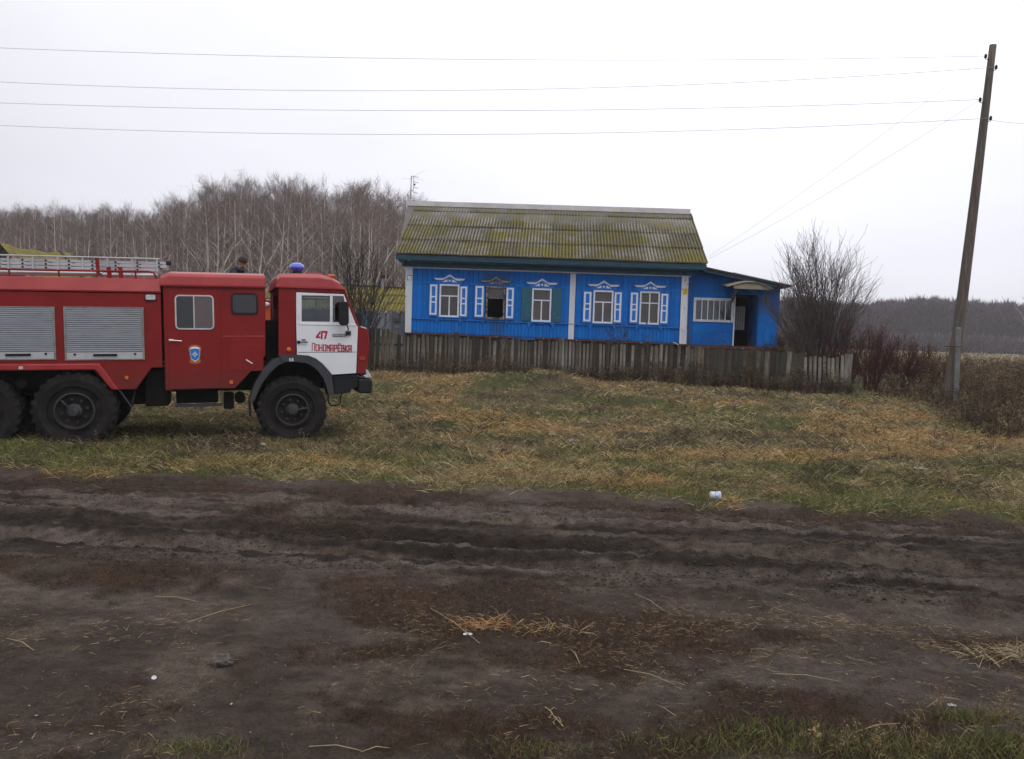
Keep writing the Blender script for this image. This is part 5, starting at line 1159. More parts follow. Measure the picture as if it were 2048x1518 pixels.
MB().box(xo, xo + .06, -.02, .02, hgt * .62, hgt * .69).build('amplifier', M['black'], an)
MB().tube([(-.32, -.05, hgt * .86), (0, 0, hgt * .89), (.46, .05, hgt * .86)], .004, 4).build('long_rod', M['steel'], an)
MB().tube([(.1, 0, hgt * 1.0), (.50, .2, hgt * 1.28)], .004, 4).build('long_rod', M['steel'], an)

# ================================================================== FENCES
f0 = P(741, 745, 24.2); f1 = P(1703, 786, 22.0)
fd = Vector((f1.x - f0.x, f1.y - f0.y, 0)).normalized()
FF = Frame((f0.x, f0.y, 0), fd, Vector((-fd.y, fd.x, 0)), Vector((0, 0, 1)))
def fh(px, py): return FF.hit(px, py)
def fz_at(u): q_ = FF.o + FF.ux * u; return gz(q_.x, q_.y)
fmesh = {}
def paling(par, u0, w_, z0, z1, y, m_, lean=0.0, nm='paling', cut=0):
    hgt = round(z1 - z0, 1); k = (round(w_, 2), hgt, m_.name, cut)
    if k not in fmesh:
        mb = MB(); w2 = k[0]
        mb.prism([(0, 0), (w2, 0), (w2, hgt - (.05 if cut == 1 else 0)), (w2 * .5, hgt + (.03 if cut == 2 else 0)), (0, hgt - (.03 if cut == 1 else 0))], 0, .018); fmesh[k] = mb.mesh(nm, m_)
    o = link(nm, fmesh[k], par); o.location = (u0, y, z0); o.rotation_euler = (R.uniform(-.02, .02), lean, 0); o.scale = (w_ / k[0], 1, (z1 - z0) / max(hgt, .1)); return o
pf = thing('picket_fence', 'long weathered dark picket fence running in front of the blue house', 'fence', FF)
tops = [(742, 658), (784, 658), (785, 670), (930, 674), (1000, 677), (1090, 680), (1240, 689), (1400, 693), (1420, 697)]
def topy(px):
    for (a, b), (c, d) in zip(tops, tops[1:]):
        if a <= px <= c: return b + (d - b) * (px - a) / (c - a)
    return tops[-1][1] + (px - 1420) * .035
px = 742.0; 
while px < 1412:
    wpx = R.uniform(3.6, 4.8); gap = R.uniform(2.0, 3.3)
    if px < 784: wpx = R.uniform(6, 8)
    if 985 < px < 1030 or 1110 < px < 1130 or 1190 < px < 1200: wpx = R.uniform(5.5, 7.5); gap = .5
    if px > 1250: gap = R.uniform(.8, 2.4); wpx = R.uniform(4.5, 6.5)
    ty = topy(px) + R.gauss(0, 1.5) + (R.uniform(3, 9) if R.random() < .09 else 0) - (R.uniform(3, 8) if px > 785 and R.random() < .02 else 0)
    u0, zt_ = fh(px, ty); u1 = fh(px + wpx, ty)[0]; zg_ = fz_at(u0) - .03
    if R.random() > .045: paling(pf, u0, u1 - u0, zg_, zt_, R.uniform(-.004, .004), R.choice([M['picket1'], M['picket1'], M['picket2'], M['picket3'] if px > 1000 or R.random() < .4 else M['picket1']]), R.gauss(0, .022), cut=R.choice([0, 1, 2]))
    px += wpx + gap
for ya, yb, x0_, x1_ in ((688, 704, 742, 1412), (733, 758, 742, 1412)):
    a, b = fh(x0_, ya), fh(x1_, yb); n = 4
    for k in range(n):
        ua, ub = a[0] + (b[0] - a[0]) * k / n, a[0] + (b[0] - a[0]) * (k + 1) / n; za = lambda u: a[1] + (b[1] - a[1]) * (u - a[0]) / (b[0] - a[0])
        MB().bar((ua, .045, za(ua)), (ub - .01, .045, za(ub) + R.uniform(-.02, .02)), .04, .07).build('rail', M['picket2'], pf)
for px, ty, wd in ((914.5, 664, .11), (742, 655, .12), (1120, 678, .10), (1330, 690, .10)):
    u0, zt_ = fh(px, ty); zg_ = fz_at(u0); MB().box(u0 - wd / 2, u0 + wd / 2, .03 if px > 1000 else -.09, .03 + wd if px > 1000 else .02, zg_ - .3, zt_).build('post', M['picket2'], pf, bevel=.01)
bf = thing('board_fence', 'solid fence of wide mossy dark boards in front of the porch', 'fence', FF)
px = 1413.0
while px < 1606:
    wpx = R.choice([7, 8, 10, 12, 14]) * (0.8 if px < 1500 else 1); ty = 697 + (px - 1413) * .045 + R.gauss(0, 1.2) + (8 if 1565 < px < 1606 else 0) * 0
    u0, zt_ = fh(px, ty); u1 = fh(px + wpx - .6, ty)[0]; zg_ = fz_at(u0) - .03
    paling(bf, u0, u1 - u0, zg_, zt_, R.uniform(-.006, .006), R.choice([M['picket2'], M['picket1'], M['picket2'], M['mossboard']]), R.gauss(0, .006), nm='board', cut=R.choice([0, 1, 0]))
    px += wpx
for ya, yb in ((712, 722), (748, 764)):
    a, b = fh(1413, ya), fh(1606, yb); MB().bar((a[0], .05, a[1]), (b[0], .05, b[1]), .05, .08).build('rail', M['picket2'], bf)
u0, zt_ = fh(1503, 700); MB().box(u0 - .05, u0 + .05, .03, .13, fz_at(u0) - .3, zt_ + .02).build('post', M['picket2'], bf)
gf = thing('slat_gate', 'pale grey slatted fence end with gaps beside the wide end post', 'fence', FF)
for px in (1611, 1620.5, 1630, 1639.5, 1649, 1657.5, 1665.5, 1674.5, 1684):
    ty = 712 + (px - 1611) * .03 + R.gauss(0, 1.0) - (4 if px > 1680 else 0); u0, zt_ = fh(px, ty); u1 = fh(px + 6.0, ty)[0]
    paling(gf, u0, u1 - u0, fz_at(u0) - .02, zt_, 0, M['picket3'], -.03 + R.gauss(0, .01), nm='slat', cut=R.choice([0, 1]))
u0, zt_ = fh(1697, 708); paling(gf, u0 - .12, .2, fz_at(u0) - .1, zt_, -.03, M['picket3'], .03, nm='end_post')
a, b = fh(1606, 724), fh(1700, 727); MB().bar((a[0], .05, a[1]), (b[0], .05, b[1]), .04, .07).build('rail', M['picket2'], gf)
a, b = fh(1606, 765), fh(1700, 770); MB().bar((a[0], .05, a[1]), (b[0], .05, b[1]), .04, .07).build('rail', M['picket2'], gf)

# yard fence left of the house
yf = thing('yard_fence', 'tall grey plank yard fence with a gap beside the white corner of the house', 'fence', loc=(0, 0, 0))
def yb(par, px0, px1, ty, by, Y, m_, nm='plank'):
    a, b = P(px0, ty, Y), P(px1, ty, Y); c = P(px0, by, Y); o = MB().prism([(0, 0), (b.x - a.x - .006, 0), (b.x - a.x - .006, a.z - c.z), (0, a.z - c.z - R.uniform(0, .03))], 0, .02).build(nm, m_, par); o.location = (a.x, Y + R.uniform(-.01, .01), c.z); o.rotation_euler = (0, R.gauss(.03, .012), 0)
for px0, px1, ty, by in ((746, 754, 623, 672), (754.5, 760, 624, 672), (760.5, 770, 624, 672), (772, 783, 624, 672), (784, 788, 624, 672), (788, 799, 624, 636), (800, 808, 624.5, 672), (808.5, 817, 625, 672), (788, 799, 650, 655)):
    yb(yf, px0, px1, ty, by, 28.4, M['greyboard'])
for px0, px1 in ((640, 650), (630, 640), (612, 622), (622, 630), (600, 611)): yb(yf, px0, px1, 621, 672, 28.6, M['greyboard'])
MB().box(P(600, 640, 28.6).x, P(815, 640, 28.5).x, 28.65, 28.7, P(700, 640, 28.5).z - .05, P(700, 640, 28.5).z + .03).build('rail', M['oldwood'], yf)
yg = thing('yard_gate', 'faded blue board gate behind the front of the fire truck', 'gate', loc=(0, 0, 0))
for px0, px1 in ((651, 664), (664.5, 678), (679, 691), (691.5, 704), (705, 716), (716.5, 730), (731, 745.5)): yb(yg, px0, px1, 623, 668, 28.3, M['blueboard'] if px0 > 728 or px0 < 716 else M['greyboard'])
MB().box(P(650, 622, 28.3).x, P(746, 622, 28.3).x, 28.25, 28.35, P(700, 623.5, 28.3).z, P(700, 620.5, 28.3).z).build('top_rail', M['blueboard'], yg)

# shed behind the yard fence
SF = Frame(P(530, 614, 35.0), Vector((1, 0, 0)), Vector((0, 1, 0)), Vector((0, 0, 1)))
shed = thing('long_shed', 'long low shed with bright yellow-mossed corrugated roof behind the yard fence', 'shed', SF)
sh_ = SF.hit
a, b = sh_(505, 614), sh_(811, 624); c, d = sh_(512, 561, 3.0), sh_(811, 578, 3.0)
ezf = lambda x: a[1] + (b[1] - a[1]) * (x - a[0]) / (b[0] - a[0]); rzf = lambda x: c[1] + (d[1] - c[1]) * (x - c[0]) / (d[0] - c[0])
roof_sheets(shed, a[0], b[0], ezf, 0.0, rzf, 3.0, 3, 6, 0.16, M['mossroof'], 8, amp=.03)
MB().box(a[0] + .2, b[0] - .2, .3, .4, -2.4, min(a[1], b[1]) - .05).build('front_wall', M['oldwood'], shed); MB().box(a[0] + .2, b[0] - .2, 4.9, 5.0, -2.4, min(a[1], b[1])).build('rear_wall', M['oldwood'], shed)
for xx in (a[0] + .2, b[0] - .3):
    m = MB(); m.hexa([(xx, .4, -2.4), (xx + .1, .4, -2.4), (xx + .1, 4.9, -2.4), (xx, 4.9, -2.4), (xx, .4, ezf(xx) - .05), (xx + .1, .4, ezf(xx) - .05), (xx + .1, 4.9, ezf(xx) - .05), (xx, 4.9, ezf(xx) - .05)]); m.add([(xx, .4, ezf(xx) - .04), (xx, 3.0, rzf(xx) - .06), (xx, 5.0, ezf(xx) - .04), (xx + .1, .4, ezf(xx) - .04), (xx + .1, 3.0, rzf(xx) - .06), (xx + .1, 5.0, ezf(xx) - .04)], [(0, 1, 2), (3, 5, 4), (0, 3, 4, 1), (1, 4, 5, 2)]); m.build('gable_wall', M['oldwood'], shed)
m = MB(); m.hexa([(a[0], 3.0, rzf(a[0])), (b[0], 3.0, rzf(b[0])), (b[0], 5.6, ezf(b[0]) + .3), (a[0], 5.6, ezf(a[0]) + .3), (a[0], 3.0, rzf(a[0]) + .03), (b[0], 3.0, rzf(b[0]) + .03), (b[0], 5.6, ezf(b[0]) + .33), (a[0], 5.6, ezf(a[0]) + .33)]); m.build('rear_roof', M['mossroof'], shed)
m = MB(); slopebox(m, a[0], b[0], rzf, .02, .07, 2.92, 3.08); m.build('ridge_board', M['picket2'], shed)
q = sh_(766, 580, 3.0); q2 = sh_(767, 556, 3.0); m = MB(); m.box(q[0] - .07, q[0] + .07, 2.9, 3.05, q[1] - .2, q2[1]); m.build('chimney_pipe', M['greyboard'], shed, bevel=.01)
MB().box(q[0] - .10, q[0] + .10, 2.87, 3.08, q2[1] - .02, q2[1] + .12).build('chimney_cap', M['rust'], shed)
q = sh_(790, 577, 3.0); q2 = sh_(785, 562, 3.0); MB().bar((q[0], 2.95, q[1] - .1), (q2[0], 2.95, q2[1]), .08, .08).build('roof_stick', M['picket2'], shed)
# far left barn
BF = Frame(P(60, 520, 44.0), Vector((math.cos(-.62), math.sin(-.62), 0)), Vector((-math.sin(-.62), math.cos(-.62), 0)), Vector((0, 0, 1)))
barn = thing('old_barn', 'old dark barn with sagging mossy green roof behind the ladder at the far left', 'barn', BF)
bh = BF.hit; ap = bh(12, 488); 
cz = bh(120, 510, .0)
m = MB(); m.prism([(ap[0] - 3.4, -3.2), (ap[0] + 3.2, -3.2), (ap[0] + 3.2, ap[1] - 1.9), (ap[0], ap[1] - .05), (ap[0] - 3.4, ap[1] - 1.9)], .0, .15); m.prism([(ap[0] - 3.4, -3.2), (ap[0] + 3.2, -3.2), (ap[0] + 3.2, ap[1] - 1.9), (ap[0], ap[1] - .05), (ap[0] - 3.4, ap[1] - 1.9)], 2.9, 3.05)
m.box(ap[0] + 3.05, ap[0] + 3.2, .16, 2.89, -3.2, ap[1] - 1.95); m.box(ap[0] - 3.4, ap[0] - 3.25, .16, 2.89, -3.2, ap[1] - 1.95); m.build('barn_walls', M['picket2'], barn)
def slope_(sg):
    m = MB(); n = 12; vs = []
    for i in range(n + 1):
        for j in range(6):
            f = i / n; g_ = j / 5; X = ap[0] + sg * 3.6 * g_; vs.append((X, -.3 + 3.8 * f, ap[1] - 2.1 * g_ - .22 * math.sin(f * 2.6) + .05 * math.sin(f * 17 + j)))
    N_ = len(vs); vs += [(p[0], p[1], p[2] - .05) for p in vs]
    fs = [(i * 6 + j, i * 6 + j + 1, (i + 1) * 6 + j + 1, (i + 1) * 6 + j) for i in range(n) for j in range(5)]; fs += [tuple(k + N_ for k in f) for f in fs]
    fs += [(j, j + 1, N_ + j + 1, N_ + j) for j in range(5)] + [(i * 6, (i + 1) * 6, N_ + (i + 1) * 6, N_ + i * 6) for i in range(n)] + [(i * 6 + 5, (i + 1) * 6 + 5, N_ + (i + 1) * 6 + 5, N_ + i * 6 + 5) for i in range(n)]
    m.add(vs, fs); m.build('barn_roof', M['mossroof'], barn)
slope_(1); slope_(-1)

# ================================================================== POWER POLE AND WIRES
PY = 20.0
pb = P(1903, 806, PY); pt = P(1986, 90, PY); pole = thing('power_pole', 'leaning wooden power pole with concrete stub, right of the house', 'pole', loc=(pb.x, pb.y, gz(pb.x, pb.y)))
L0 = Vector(pole.location)
def pr(px, py, dy=0.0): return P(px, py, PY + dy) - L0
cl = lambda f: pr(1900 + (1986 - 1900) * f + math.sin(f * 9) * .8 * 0, 795 + (90 - 795) * f)
pts = [pr(1894, 812)] + [pr(1898 + 88 * (f ** 0.93), 790 - 700 * f) for f in (0, .15, .3, .45, .6, .75, .9, 1.0)]
m = MB(); m.tube(pts, [.15, .145, .135, .125, .115, .105, .095, .085, .08], 12); m.build('shaft', M['pole'], pole, smooth=True)
m = MB(); m.bar(pr(1910, 830, -.16), pr(1917, 655, -.14), .15, .12); m.build('concrete_stub', M['concrete'], pole, bevel=.02)
for y_ in (693, 782):
    x_c = 1908 - (y_ - 693) * .07; m = MB(); c = pr(x_c, y_, -.06); n = 14
    ringp = [c + Vector((.20 * math.cos(k * 2 * math.pi / n), .22 * math.sin(k * 2 * math.pi / n), 0)) for k in range(n + 1)]
    m.tube(ringp, .012, 5); m.build('wire_binding', M['rust'], pole)
ins = [(1979, 119, -1), (1985, 141, 1), (1968, 206, -1), (1974, 243, 1)]
tips = []
for x_, y_, s_ in ins:
    c = pr(x_, y_); tipx = x_ + (-8 if s_ < 0 else 7); tip = pr(tipx, y_ - 1, -.10); 
    io = link('insulator', None, pole)
    MB().tube([c, tip, tip + Vector((0, 0, .07))], .010, 5).build('hook', M['chassis'], io)
    MB().lathe([(.02, -.01), (.034, .0), (.03, .03), (.035, .05), (.018, .09)], 10, axis='z', c=tuple(tip + Vector((0, 0, .03)))).build('porcelain', M['black'], io)
    tips.append(L0 + tip + Vector((0, 0, .07)))
def wire(pts3, lab, r=.0045, n=40, group='overhead lines strung from the pole'):
    """parabola through three points"""
    a, b, c = pts3; v = []
    for k in range(n + 1):
        t = k / n; f = lambda t: a * ((t - .5) * (t - 1) / .5) + b * (t * (t - 1) / -.25) + c * (t * (t - .5) / .5)
        v.append(f(t))
    o = MB().tube(v, r, 4).build('overhead_wire', M['steel'], None); tag(o, lab, 'wire', group); return o
for k, (yl_, ym_, lab) in enumerate([(95, 119.5, 'topmost overhead wire running left from the pole'), (163, 181, 'second overhead wire from the top'), (205, 222, 'third overhead wire from the top'), (250, 269.5, 'lowest overhead wire running left from the pole')]):
    yD = PY - .1; A = P(0, yl_, yD); B = tips[k]
    def para(px0, x):   # extend beyond the frame on the left
        x0, x1, x2 = 0, 950, 1975; y0, y1 = yl_, ym_; y2 = [119, 141, 206, 243][k]
        return y0 * (x - x1) * (x - x2) / ((x0 - x1) * (x0 - x2)) + y1 * (x - x0) * (x - x2) / ((x1 - x0) * (x1 - x2)) + y2 * (x - x0) * (x - x1) / ((x2 - x0) * (x2 - x1))
    xa = -500; A = P(xa, para(0, xa), yD); xm_ = (xa + 1972) / 2; Mi = P(xm_, para(0, xm_), yD)
    wire([A, Mi, B], lab)
for k, lab in ((0, 'upper thin service wire sloping from the pole to the house eave'), (2, 'lower thin service wire sloping from the pole to the house eave')):
    A = tips[k]; Bp = P(1417 + k, 513 + 2 * k, 26.3); mid = (A + Bp) / 2 - Vector((0, 0, .12)); wire([A, mid, Bp], lab, .0032, 16, 'service wires to the house')
A = tips[3]; wire([A, P(2080, 250, PY + 6), P(2300, 262, PY + 20)], 'short overhead wire leaving the pole to the right', .0045, 10)

# ================================================================== TREES AND BUSHES
def rvec(r): return Vector((r.uniform(-1, 1), r.uniform(-1, 1), r.uniform(-1, 1)))
def tri_mesh(name, tris, m):
    """tris: list of (a,b,c)"""
    v = np.array(tris, dtype=np.float32).reshape(-1, 3); f = np.arange(len(v)).reshape(-1, 3)
    return np_mesh(name, v, f, 3, m)
def birch_proto(seed, H=14.0, fork=False, lean=0.03, ntw=1500, low=0.30):
    r = random.Random(seed); tr = MB(); tw = []
    lx, ly = r.uniform(-lean, lean), r.uniform(-lean, lean); ph = r.uniform(0, 6)
    def axis(t): return Vector((lx * t * H + .25 * math.sin(t * 5 + ph) * t, ly * t * H + .2 * math.sin(t * 4 + ph * 2) * t, t * H))
    tr.tube([axis(i / 9) for i in range(10)], [.12 * (1 - i / 9.3) ** .75 + .012 for i in range(10)], 5)
    leads = [(axis, .12)]
    nb = 26
    for k in range(nb):
        t = low + (0.97 - low) * (k / nb) + r.uniform(-.02, .02); b = axis(t); az = r.uniform(0, 6.28); ln = (1.0 - t) * H * r.uniform(.20, .32) + r.uniform(1.1, 2.0)
        if fork and k in (1, 3, 5): ln *= 2.0
        out = Vector((math.cos(az), math.sin(az), 0)); pts = [b]; up = r.uniform(.9, 1.7)
        if fork and k in (1, 3, 5): up = 1.9
        for j in range(1, 5):
            f = j / 4; pts.append(b + out * ln * .62 * f + Vector((0, 0, 1)) * ln * .55 * up * f * (1 - .22 * f) + rvec(r) * .07 * ln * .5)
        r0 = .035 * (1 - t) + .014 + (.02 if fork and k < 6 else 0)
        tr.tube(pts, [r0, r0 * .8, r0 * .6, r0 * .4, .006], 3, cap=False)
        for q in range(int(ntw / nb)):
            f = r.random() ** .7; i = min(int(f * 4), 3); g = f * 4 - i; p = pts[i].lerp(pts[i + 1], g) + rvec(r) * (.16 + .30 * f) * ln * .42
            d = (out * r.uniform(-.1, .9) + Vector((r.uniform(-.6, .6), r.uniform(-.6, .6), r.uniform(-.15, 1.6)))).normalized() * r.uniform(.4, 1.25)
            s_ = d.cross(rvec(r)).normalized() * r.uniform(.007, .012); tw.append((p - s_, p + s_, p + d))
    for q in range(30):
        t = r.uniform(.85, 1.0); p = axis(t) + rvec(r) * .2; d = Vector((r.uniform(-.5, .5), r.uniform(-.5, .5), r.uniform(.4, 1.2))) * .8; s_ = d.cross(rvec(r)).normalized() * .012; tw.append((p - s_, p + s_, p + d))
    return tr.mesh('trunk', M['birch'], fix=False), tri_mesh('crown', tw, M['twig'])
protos = [birch_proto(s, fork=(s % 3 == 0)) for s in range(9)]
def skyline(px):
    pts = [(-300, 412), (0, 410), (120, 408), (200, 405), (300, 418), (350, 395), (410, 372), (460, 364), (540, 370), (590, 358), (650, 380), (720, 368), (790, 391), (830, 395), (900, 415), (1100, 440), (1300, 470), (1420, 500)]
    for (a, b), (c, d) in zip(pts, pts[1:]):
        if a <= px <= c: return b + (d - b) * (px - a) / (c - a)
    return 420
def place_birch(px, Y, f, pi, lab, group, sx=1.0):
    top = P(px, skyline(px) + f, Y); g_ = gz(top.x, top.y); Hh = (top.z - g_)
    if Hh < 5: return
    tm, cm = protos[pi]; o = link('birch_tree', None, None); o.location = (top.x, top.y, g_ - .1)
    s = Hh / 14.3; o.scale = (s * sx, s * sx, s); o.rotation_euler = (0, 0, R.uniform(0, 6.28))
    link('trunk', tm, o); link('crown', cm, o); tag(o, lab, 'birch tree', group); return o
GRP = 'bare birches of the wood behind the houses'
n_b = 0
REG = [(190, 'bare birch of the lower wood above the left half of the roof ladder', 'birches above the left half of the ladder'), (345, 'bare birch of the lower wood above the right half of the roof ladder', 'birches above the right half of the ladder'),
       (470, 'bare birch where the wood rises, left of the man on the roof', 'birches left of the man'), (585, 'tall bare birch of the wood between the man and the blue beacon', 'birches between the man and the beacon'),
       (700, 'tall bare birch of the wood right of the blue beacon above the cab', 'birches right of the beacon'), (3000, 'bare birch of the wood above the mossy shed, left of the house roof', 'birches above the shed')]
for row, (Y, step, dy0, dy1) in enumerate([(62, 30, 26, 75), (68, 25, 10, 60), (75, 21, 5, 45), (83, 19, -4, 30), (92, 18, -6, 22), (101, 17, -8, 14)]):
    px = -110 + R.uniform(0, step)
    while px < 846:
        f = R.uniform(dy0, dy1) + R.gauss(0, 7)
        if px < 345: f = f * .7 + 8
        lab, grp = [(b, c) for a, b, c in REG if px < a][0]
        place_birch(px, Y + R.uniform(-2.5, 2.5), f, R.randrange(9), lab, grp); n_b += 1
        px += step * R.uniform(.6, 1.4)
for px, lab in ((432, 'large forked pale birch with spreading white limbs left of the man on the roof'), (292, 'forked white birch rising above the right end of the ladder'), (735, 'pale slender birch just left of the house roof above the shed')):
    place_birch(px, 58, 40, 3 if px != 735 else 6, lab, GRP)
# dense wood mass behind the single birches
def wood_mass(name, lab, x_of, Y0, Y1, n, hfun, m_tw, m_tr, ntr, tl=1.0, tw=.03, seed=1, th=(.65, .95), fr=False):
    g = np.random.default_rng(seed); px = g.uniform(x_of[0], x_of[1], n); Y = g.uniform(Y0, Y1, n)
    X = np.array([0.0] * n); Z = np.zeros(n); X = (px - 1024) / F * Y
    gb = ground_h(X, Y); top = np.array([hfun(p) for p in np.linspace(x_of[0], x_of[1], 200)]); tp = np.interp(px, np.linspace(x_of[0], x_of[1], 200), top)
    hz = 668 + (px - 1024) * math.tan(ROLL); ztop = 2 + (hz - tp) / F * Y
    fr_ = g.uniform(0, 1, n) ** 0.9; cl = fbm(X * .35, Y * .35 + 40, 5, 3); Z = gb + (ztop - gb) * fr_ * (.80 + .25 * cl)
    c = np.stack([X, Y, Z], 1); d = np.stack([g.uniform(-.5, .5, n), g.uniform(-.5, .5, n), g.uniform(.1, 1.0, n)], 1) * tl
    s = np.cross(d, g.uniform(-1, 1, (n, 3))); s /= np.linalg.norm(s, axis=1)[:, None]; s *= tw
    v = np.stack([c - s, c + s, c + d], 1).reshape(-1, 3); f = np.arange(3 * n).reshape(-1, 3)
    o = link(name, np_mesh(name, v, f, 3, m_tw)); tag(o, lab, 'woodland', kind='stuff')
    # trunks
    px = g.uniform(x_of[0], x_of[1], ntr); Y = g.uniform(Y0 - 4, Y0 + 3 if fr else Y1, ntr); mb = MB(); gb_ = ground_h((px - 1024) / F * Y, Y)
    for i in range(ntr):
        X_ = (px[i] - 1024) / F * Y[i]; b = gb_[i] - .2; hz_ = 668 + (px[i] - 1024) * math.tan(ROLL); zt_ = 2 + (hz_ - hfun(px[i])) / F * Y[i]; h_ = (zt_ - b) * g.uniform(*th); lx = g.uniform(-.06, .06) * h_; l2 = g.uniform(-.02, .05) * h_
        mb.tube([(X_, Y[i], b), (X_ + l2, Y[i], b + h_ * .5), (X_ + lx, Y[i], b + h_)], [.10 * tl, .07 * tl, .02], 4, cap=False)
    ot = link(name + '_trunks', mb.mesh(name + '_trunks', m_tr, fix=False)); tag(ot, lab.replace('twigs', 'trunks'), 'woodland', kind='stuff')
wood_mass('birch_wood', 'grey-brown mass of bare twigs filling the wood behind the birches', (-200, 1100), 104, 122, 60000, lambda p: skyline(p) + 42, M['twigdark'], M['birch'], 260, tl=1.2, tw=.07, seed=3)
wood_mass('wood_undergrowth', 'low dark undergrowth twigs at the foot of the birch wood', (-200, 1100), 56, 100, 26000, lambda p: skyline(p) + 150, M['twigdark'], M['birch'], 60, tl=1.0, tw=.035, seed=4)
def far_line(p):
    pts = [(1300, 600), (1540, 596), (1600, 603), (1700, 608), (1780, 603), (1850, 596), (1920, 600), (1980, 606), (2048, 612), (2400, 620)]
    q = np.interp(p, [a for a, b in pts], [b for a, b in pts]); return float(q) + 4 * (vnoise(np.array([p * .11]), np.array([0.]), 9)[0] - .5) * 2
wood_mass('far_wood', 'purple-grey bare birch wood in the distance beyond the field, twigs', (1450, 2450), 225, 262, 135000, far_line, M['fartwig'], M['birchfar'], 420, tl=2.4, tw=.14, seed=5, th=(.25, .42), fr=True)
wood_mass('far_undergrowth', 'dark bushes along the foot of the distant wood, twigs', (1450, 2450), 214, 219, 20000, lambda p: 674 + (p - 1800) * .033, M['fartwig'], M['fartwig'], 10, tl=2.0, tw=.16, seed=6)
# the tall tree at the right edge
e_ = P(2052, 585, 120); o = link('bare_tree', None, None); o.location = (e_.x + 1, 120, gz(e_.x, 120)); o.scale = (.8, .8, .68)
link('trunk', protos[3][0], o); link('crown', protos[3][1], o); tag(o, 'bare rounded tree at the right edge in front of the distant wood', 'tree')

# many-stemmed bushes
def bush(name, lab, cat, base, H, W, nst, m_, seed, r0=.022, twn=14, lean=(0, 0), spread=1.0, leaf=None, depth=.5):
    r = random.Random(seed); root = thing(name, lab, cat, loc=base)
    fine = []
    for k in range(nst):
        az = r.uniform(0, 6.28); a = (r.random() ** .7) * spread; top = Vector((math.cos(az) * a * W + lean[0], math.sin(az) * a * W * depth + lean[1], H * (1 - .50 * a * a) * r.uniform(.80, 1.0)))
        st = Vector((math.cos(az) * r.uniform(0, .22), math.sin(az) * r.uniform(0, .22), -.1)); pts = []
        ph = r.uniform(0, 6)
        for j in range(7):
            f = j / 6; p = st + Vector(((top.x - st.x) * f ** 1.5, (top.y - st.y) * f ** 1.5, (top.z - st.z) * f)) + Vector((math.sin(f * 7 + ph), math.cos(f * 6 + ph), 0)) * .035 * H * .4 * f
            pts.append(p)
        mb = MB(); mb.tube(pts, [r0 * (1 - .88 * (j / 6)) * r.uniform(.9, 1.1) for j in range(7)], 4, cap=False)
        for q in range(twn):
            f = r.uniform(.38, 1.0); i = min(int(f * 6), 5); p = pts[i].lerp(pts[i + 1], f * 6 - i); d = (pts[i + 1] - pts[i]).normalized(); ln = H * r.uniform(.07, .17) * (1.15 - f * .5)
            e1 = p + (d * .9 + rvec(r) * .55) * ln; e2 = e1 + (d + rvec(r) * .6) * ln * .6
            mb.tube([p, e1, e2], [r0 * .34, r0 * .24, .003], 3, cap=False)
            if leaf:
                for z in range(leaf): c = e1.lerp(e2, r.random()) + rvec(r) * .06; s_ = rvec(r) * .028; t_ = rvec(r) * .028; fine.append((c, c + s_, c + t_))
        link('stem', mb.mesh('stem', m_, fix=False), root)
    if fine: tag(link('dry_leaves', tri_mesh('dry_leaves', fine, M['brownbush']), root), kind='stuff')
    return root
def gp_(px, Y): X = (px - 1024) / F * Y; return (X, Y, gz(X, Y))
B = gp_(1634, 23.6); bush('bare_shrub', 'tall bare many-stemmed shrub fanning out behind the fence right of the porch', 'bush', (B[0], B[1], B[2] - .1), 4.7, 1.8, 70, M['bush2'], 5, r0=.015, twn=34, spread=.95, depth=.8)
B = gp_(712, 22.5); bush('bare_sapling', 'dark bare sapling with twisting branches behind the fire truck cab', 'tree', (B[0], B[1], B[2] - .1), 4.0, 1.6, 20, M['bush'], 8, r0=.028, twn=20)
for px, Y, H_, W_, n_, m_, lab in ((1585, 24.2, 1.75, .75, 36, 'brownbush', 'rusty brown dry bush at the porch corner, left of the bare shrub'),
                                   (1625, 23.6, 1.55, .7, 34, 'brownbush', 'brown tangled bush at the foot of the tall bare shrub'),
                                   (1690, 23.2, 1.95, .9, 50, 'redbush', 'dark red leafless bush behind the slatted fence end'),
                                   (1745, 22.6, 1.9, .95, 54, 'redbush', 'dark red leafless bush just right of the fence end post'),
                                   (1800, 22.6, 1.6, .95, 50, 'redbush2', 'reddish brown leafless bush, second to the right of the fence end post'),
                                   (1850, 22.2, 1.35, .9, 42, 'redbush2', 'reddish brown leafless bush just left of the power pole foot'),
                                   (1555, 25.2, 1.5, .45, 22, 'brownbush', 'small brown bush against the right end of the porch wall')):
    B = gp_(px, Y); bush('dry_bush', lab, 'bush', B, H_ + .1, W_, n_, M[m_], int(px), r0=.010, twn=26, leaf=3 if m_ == 'brownbush' else 1, spread=1.0, depth=.7)

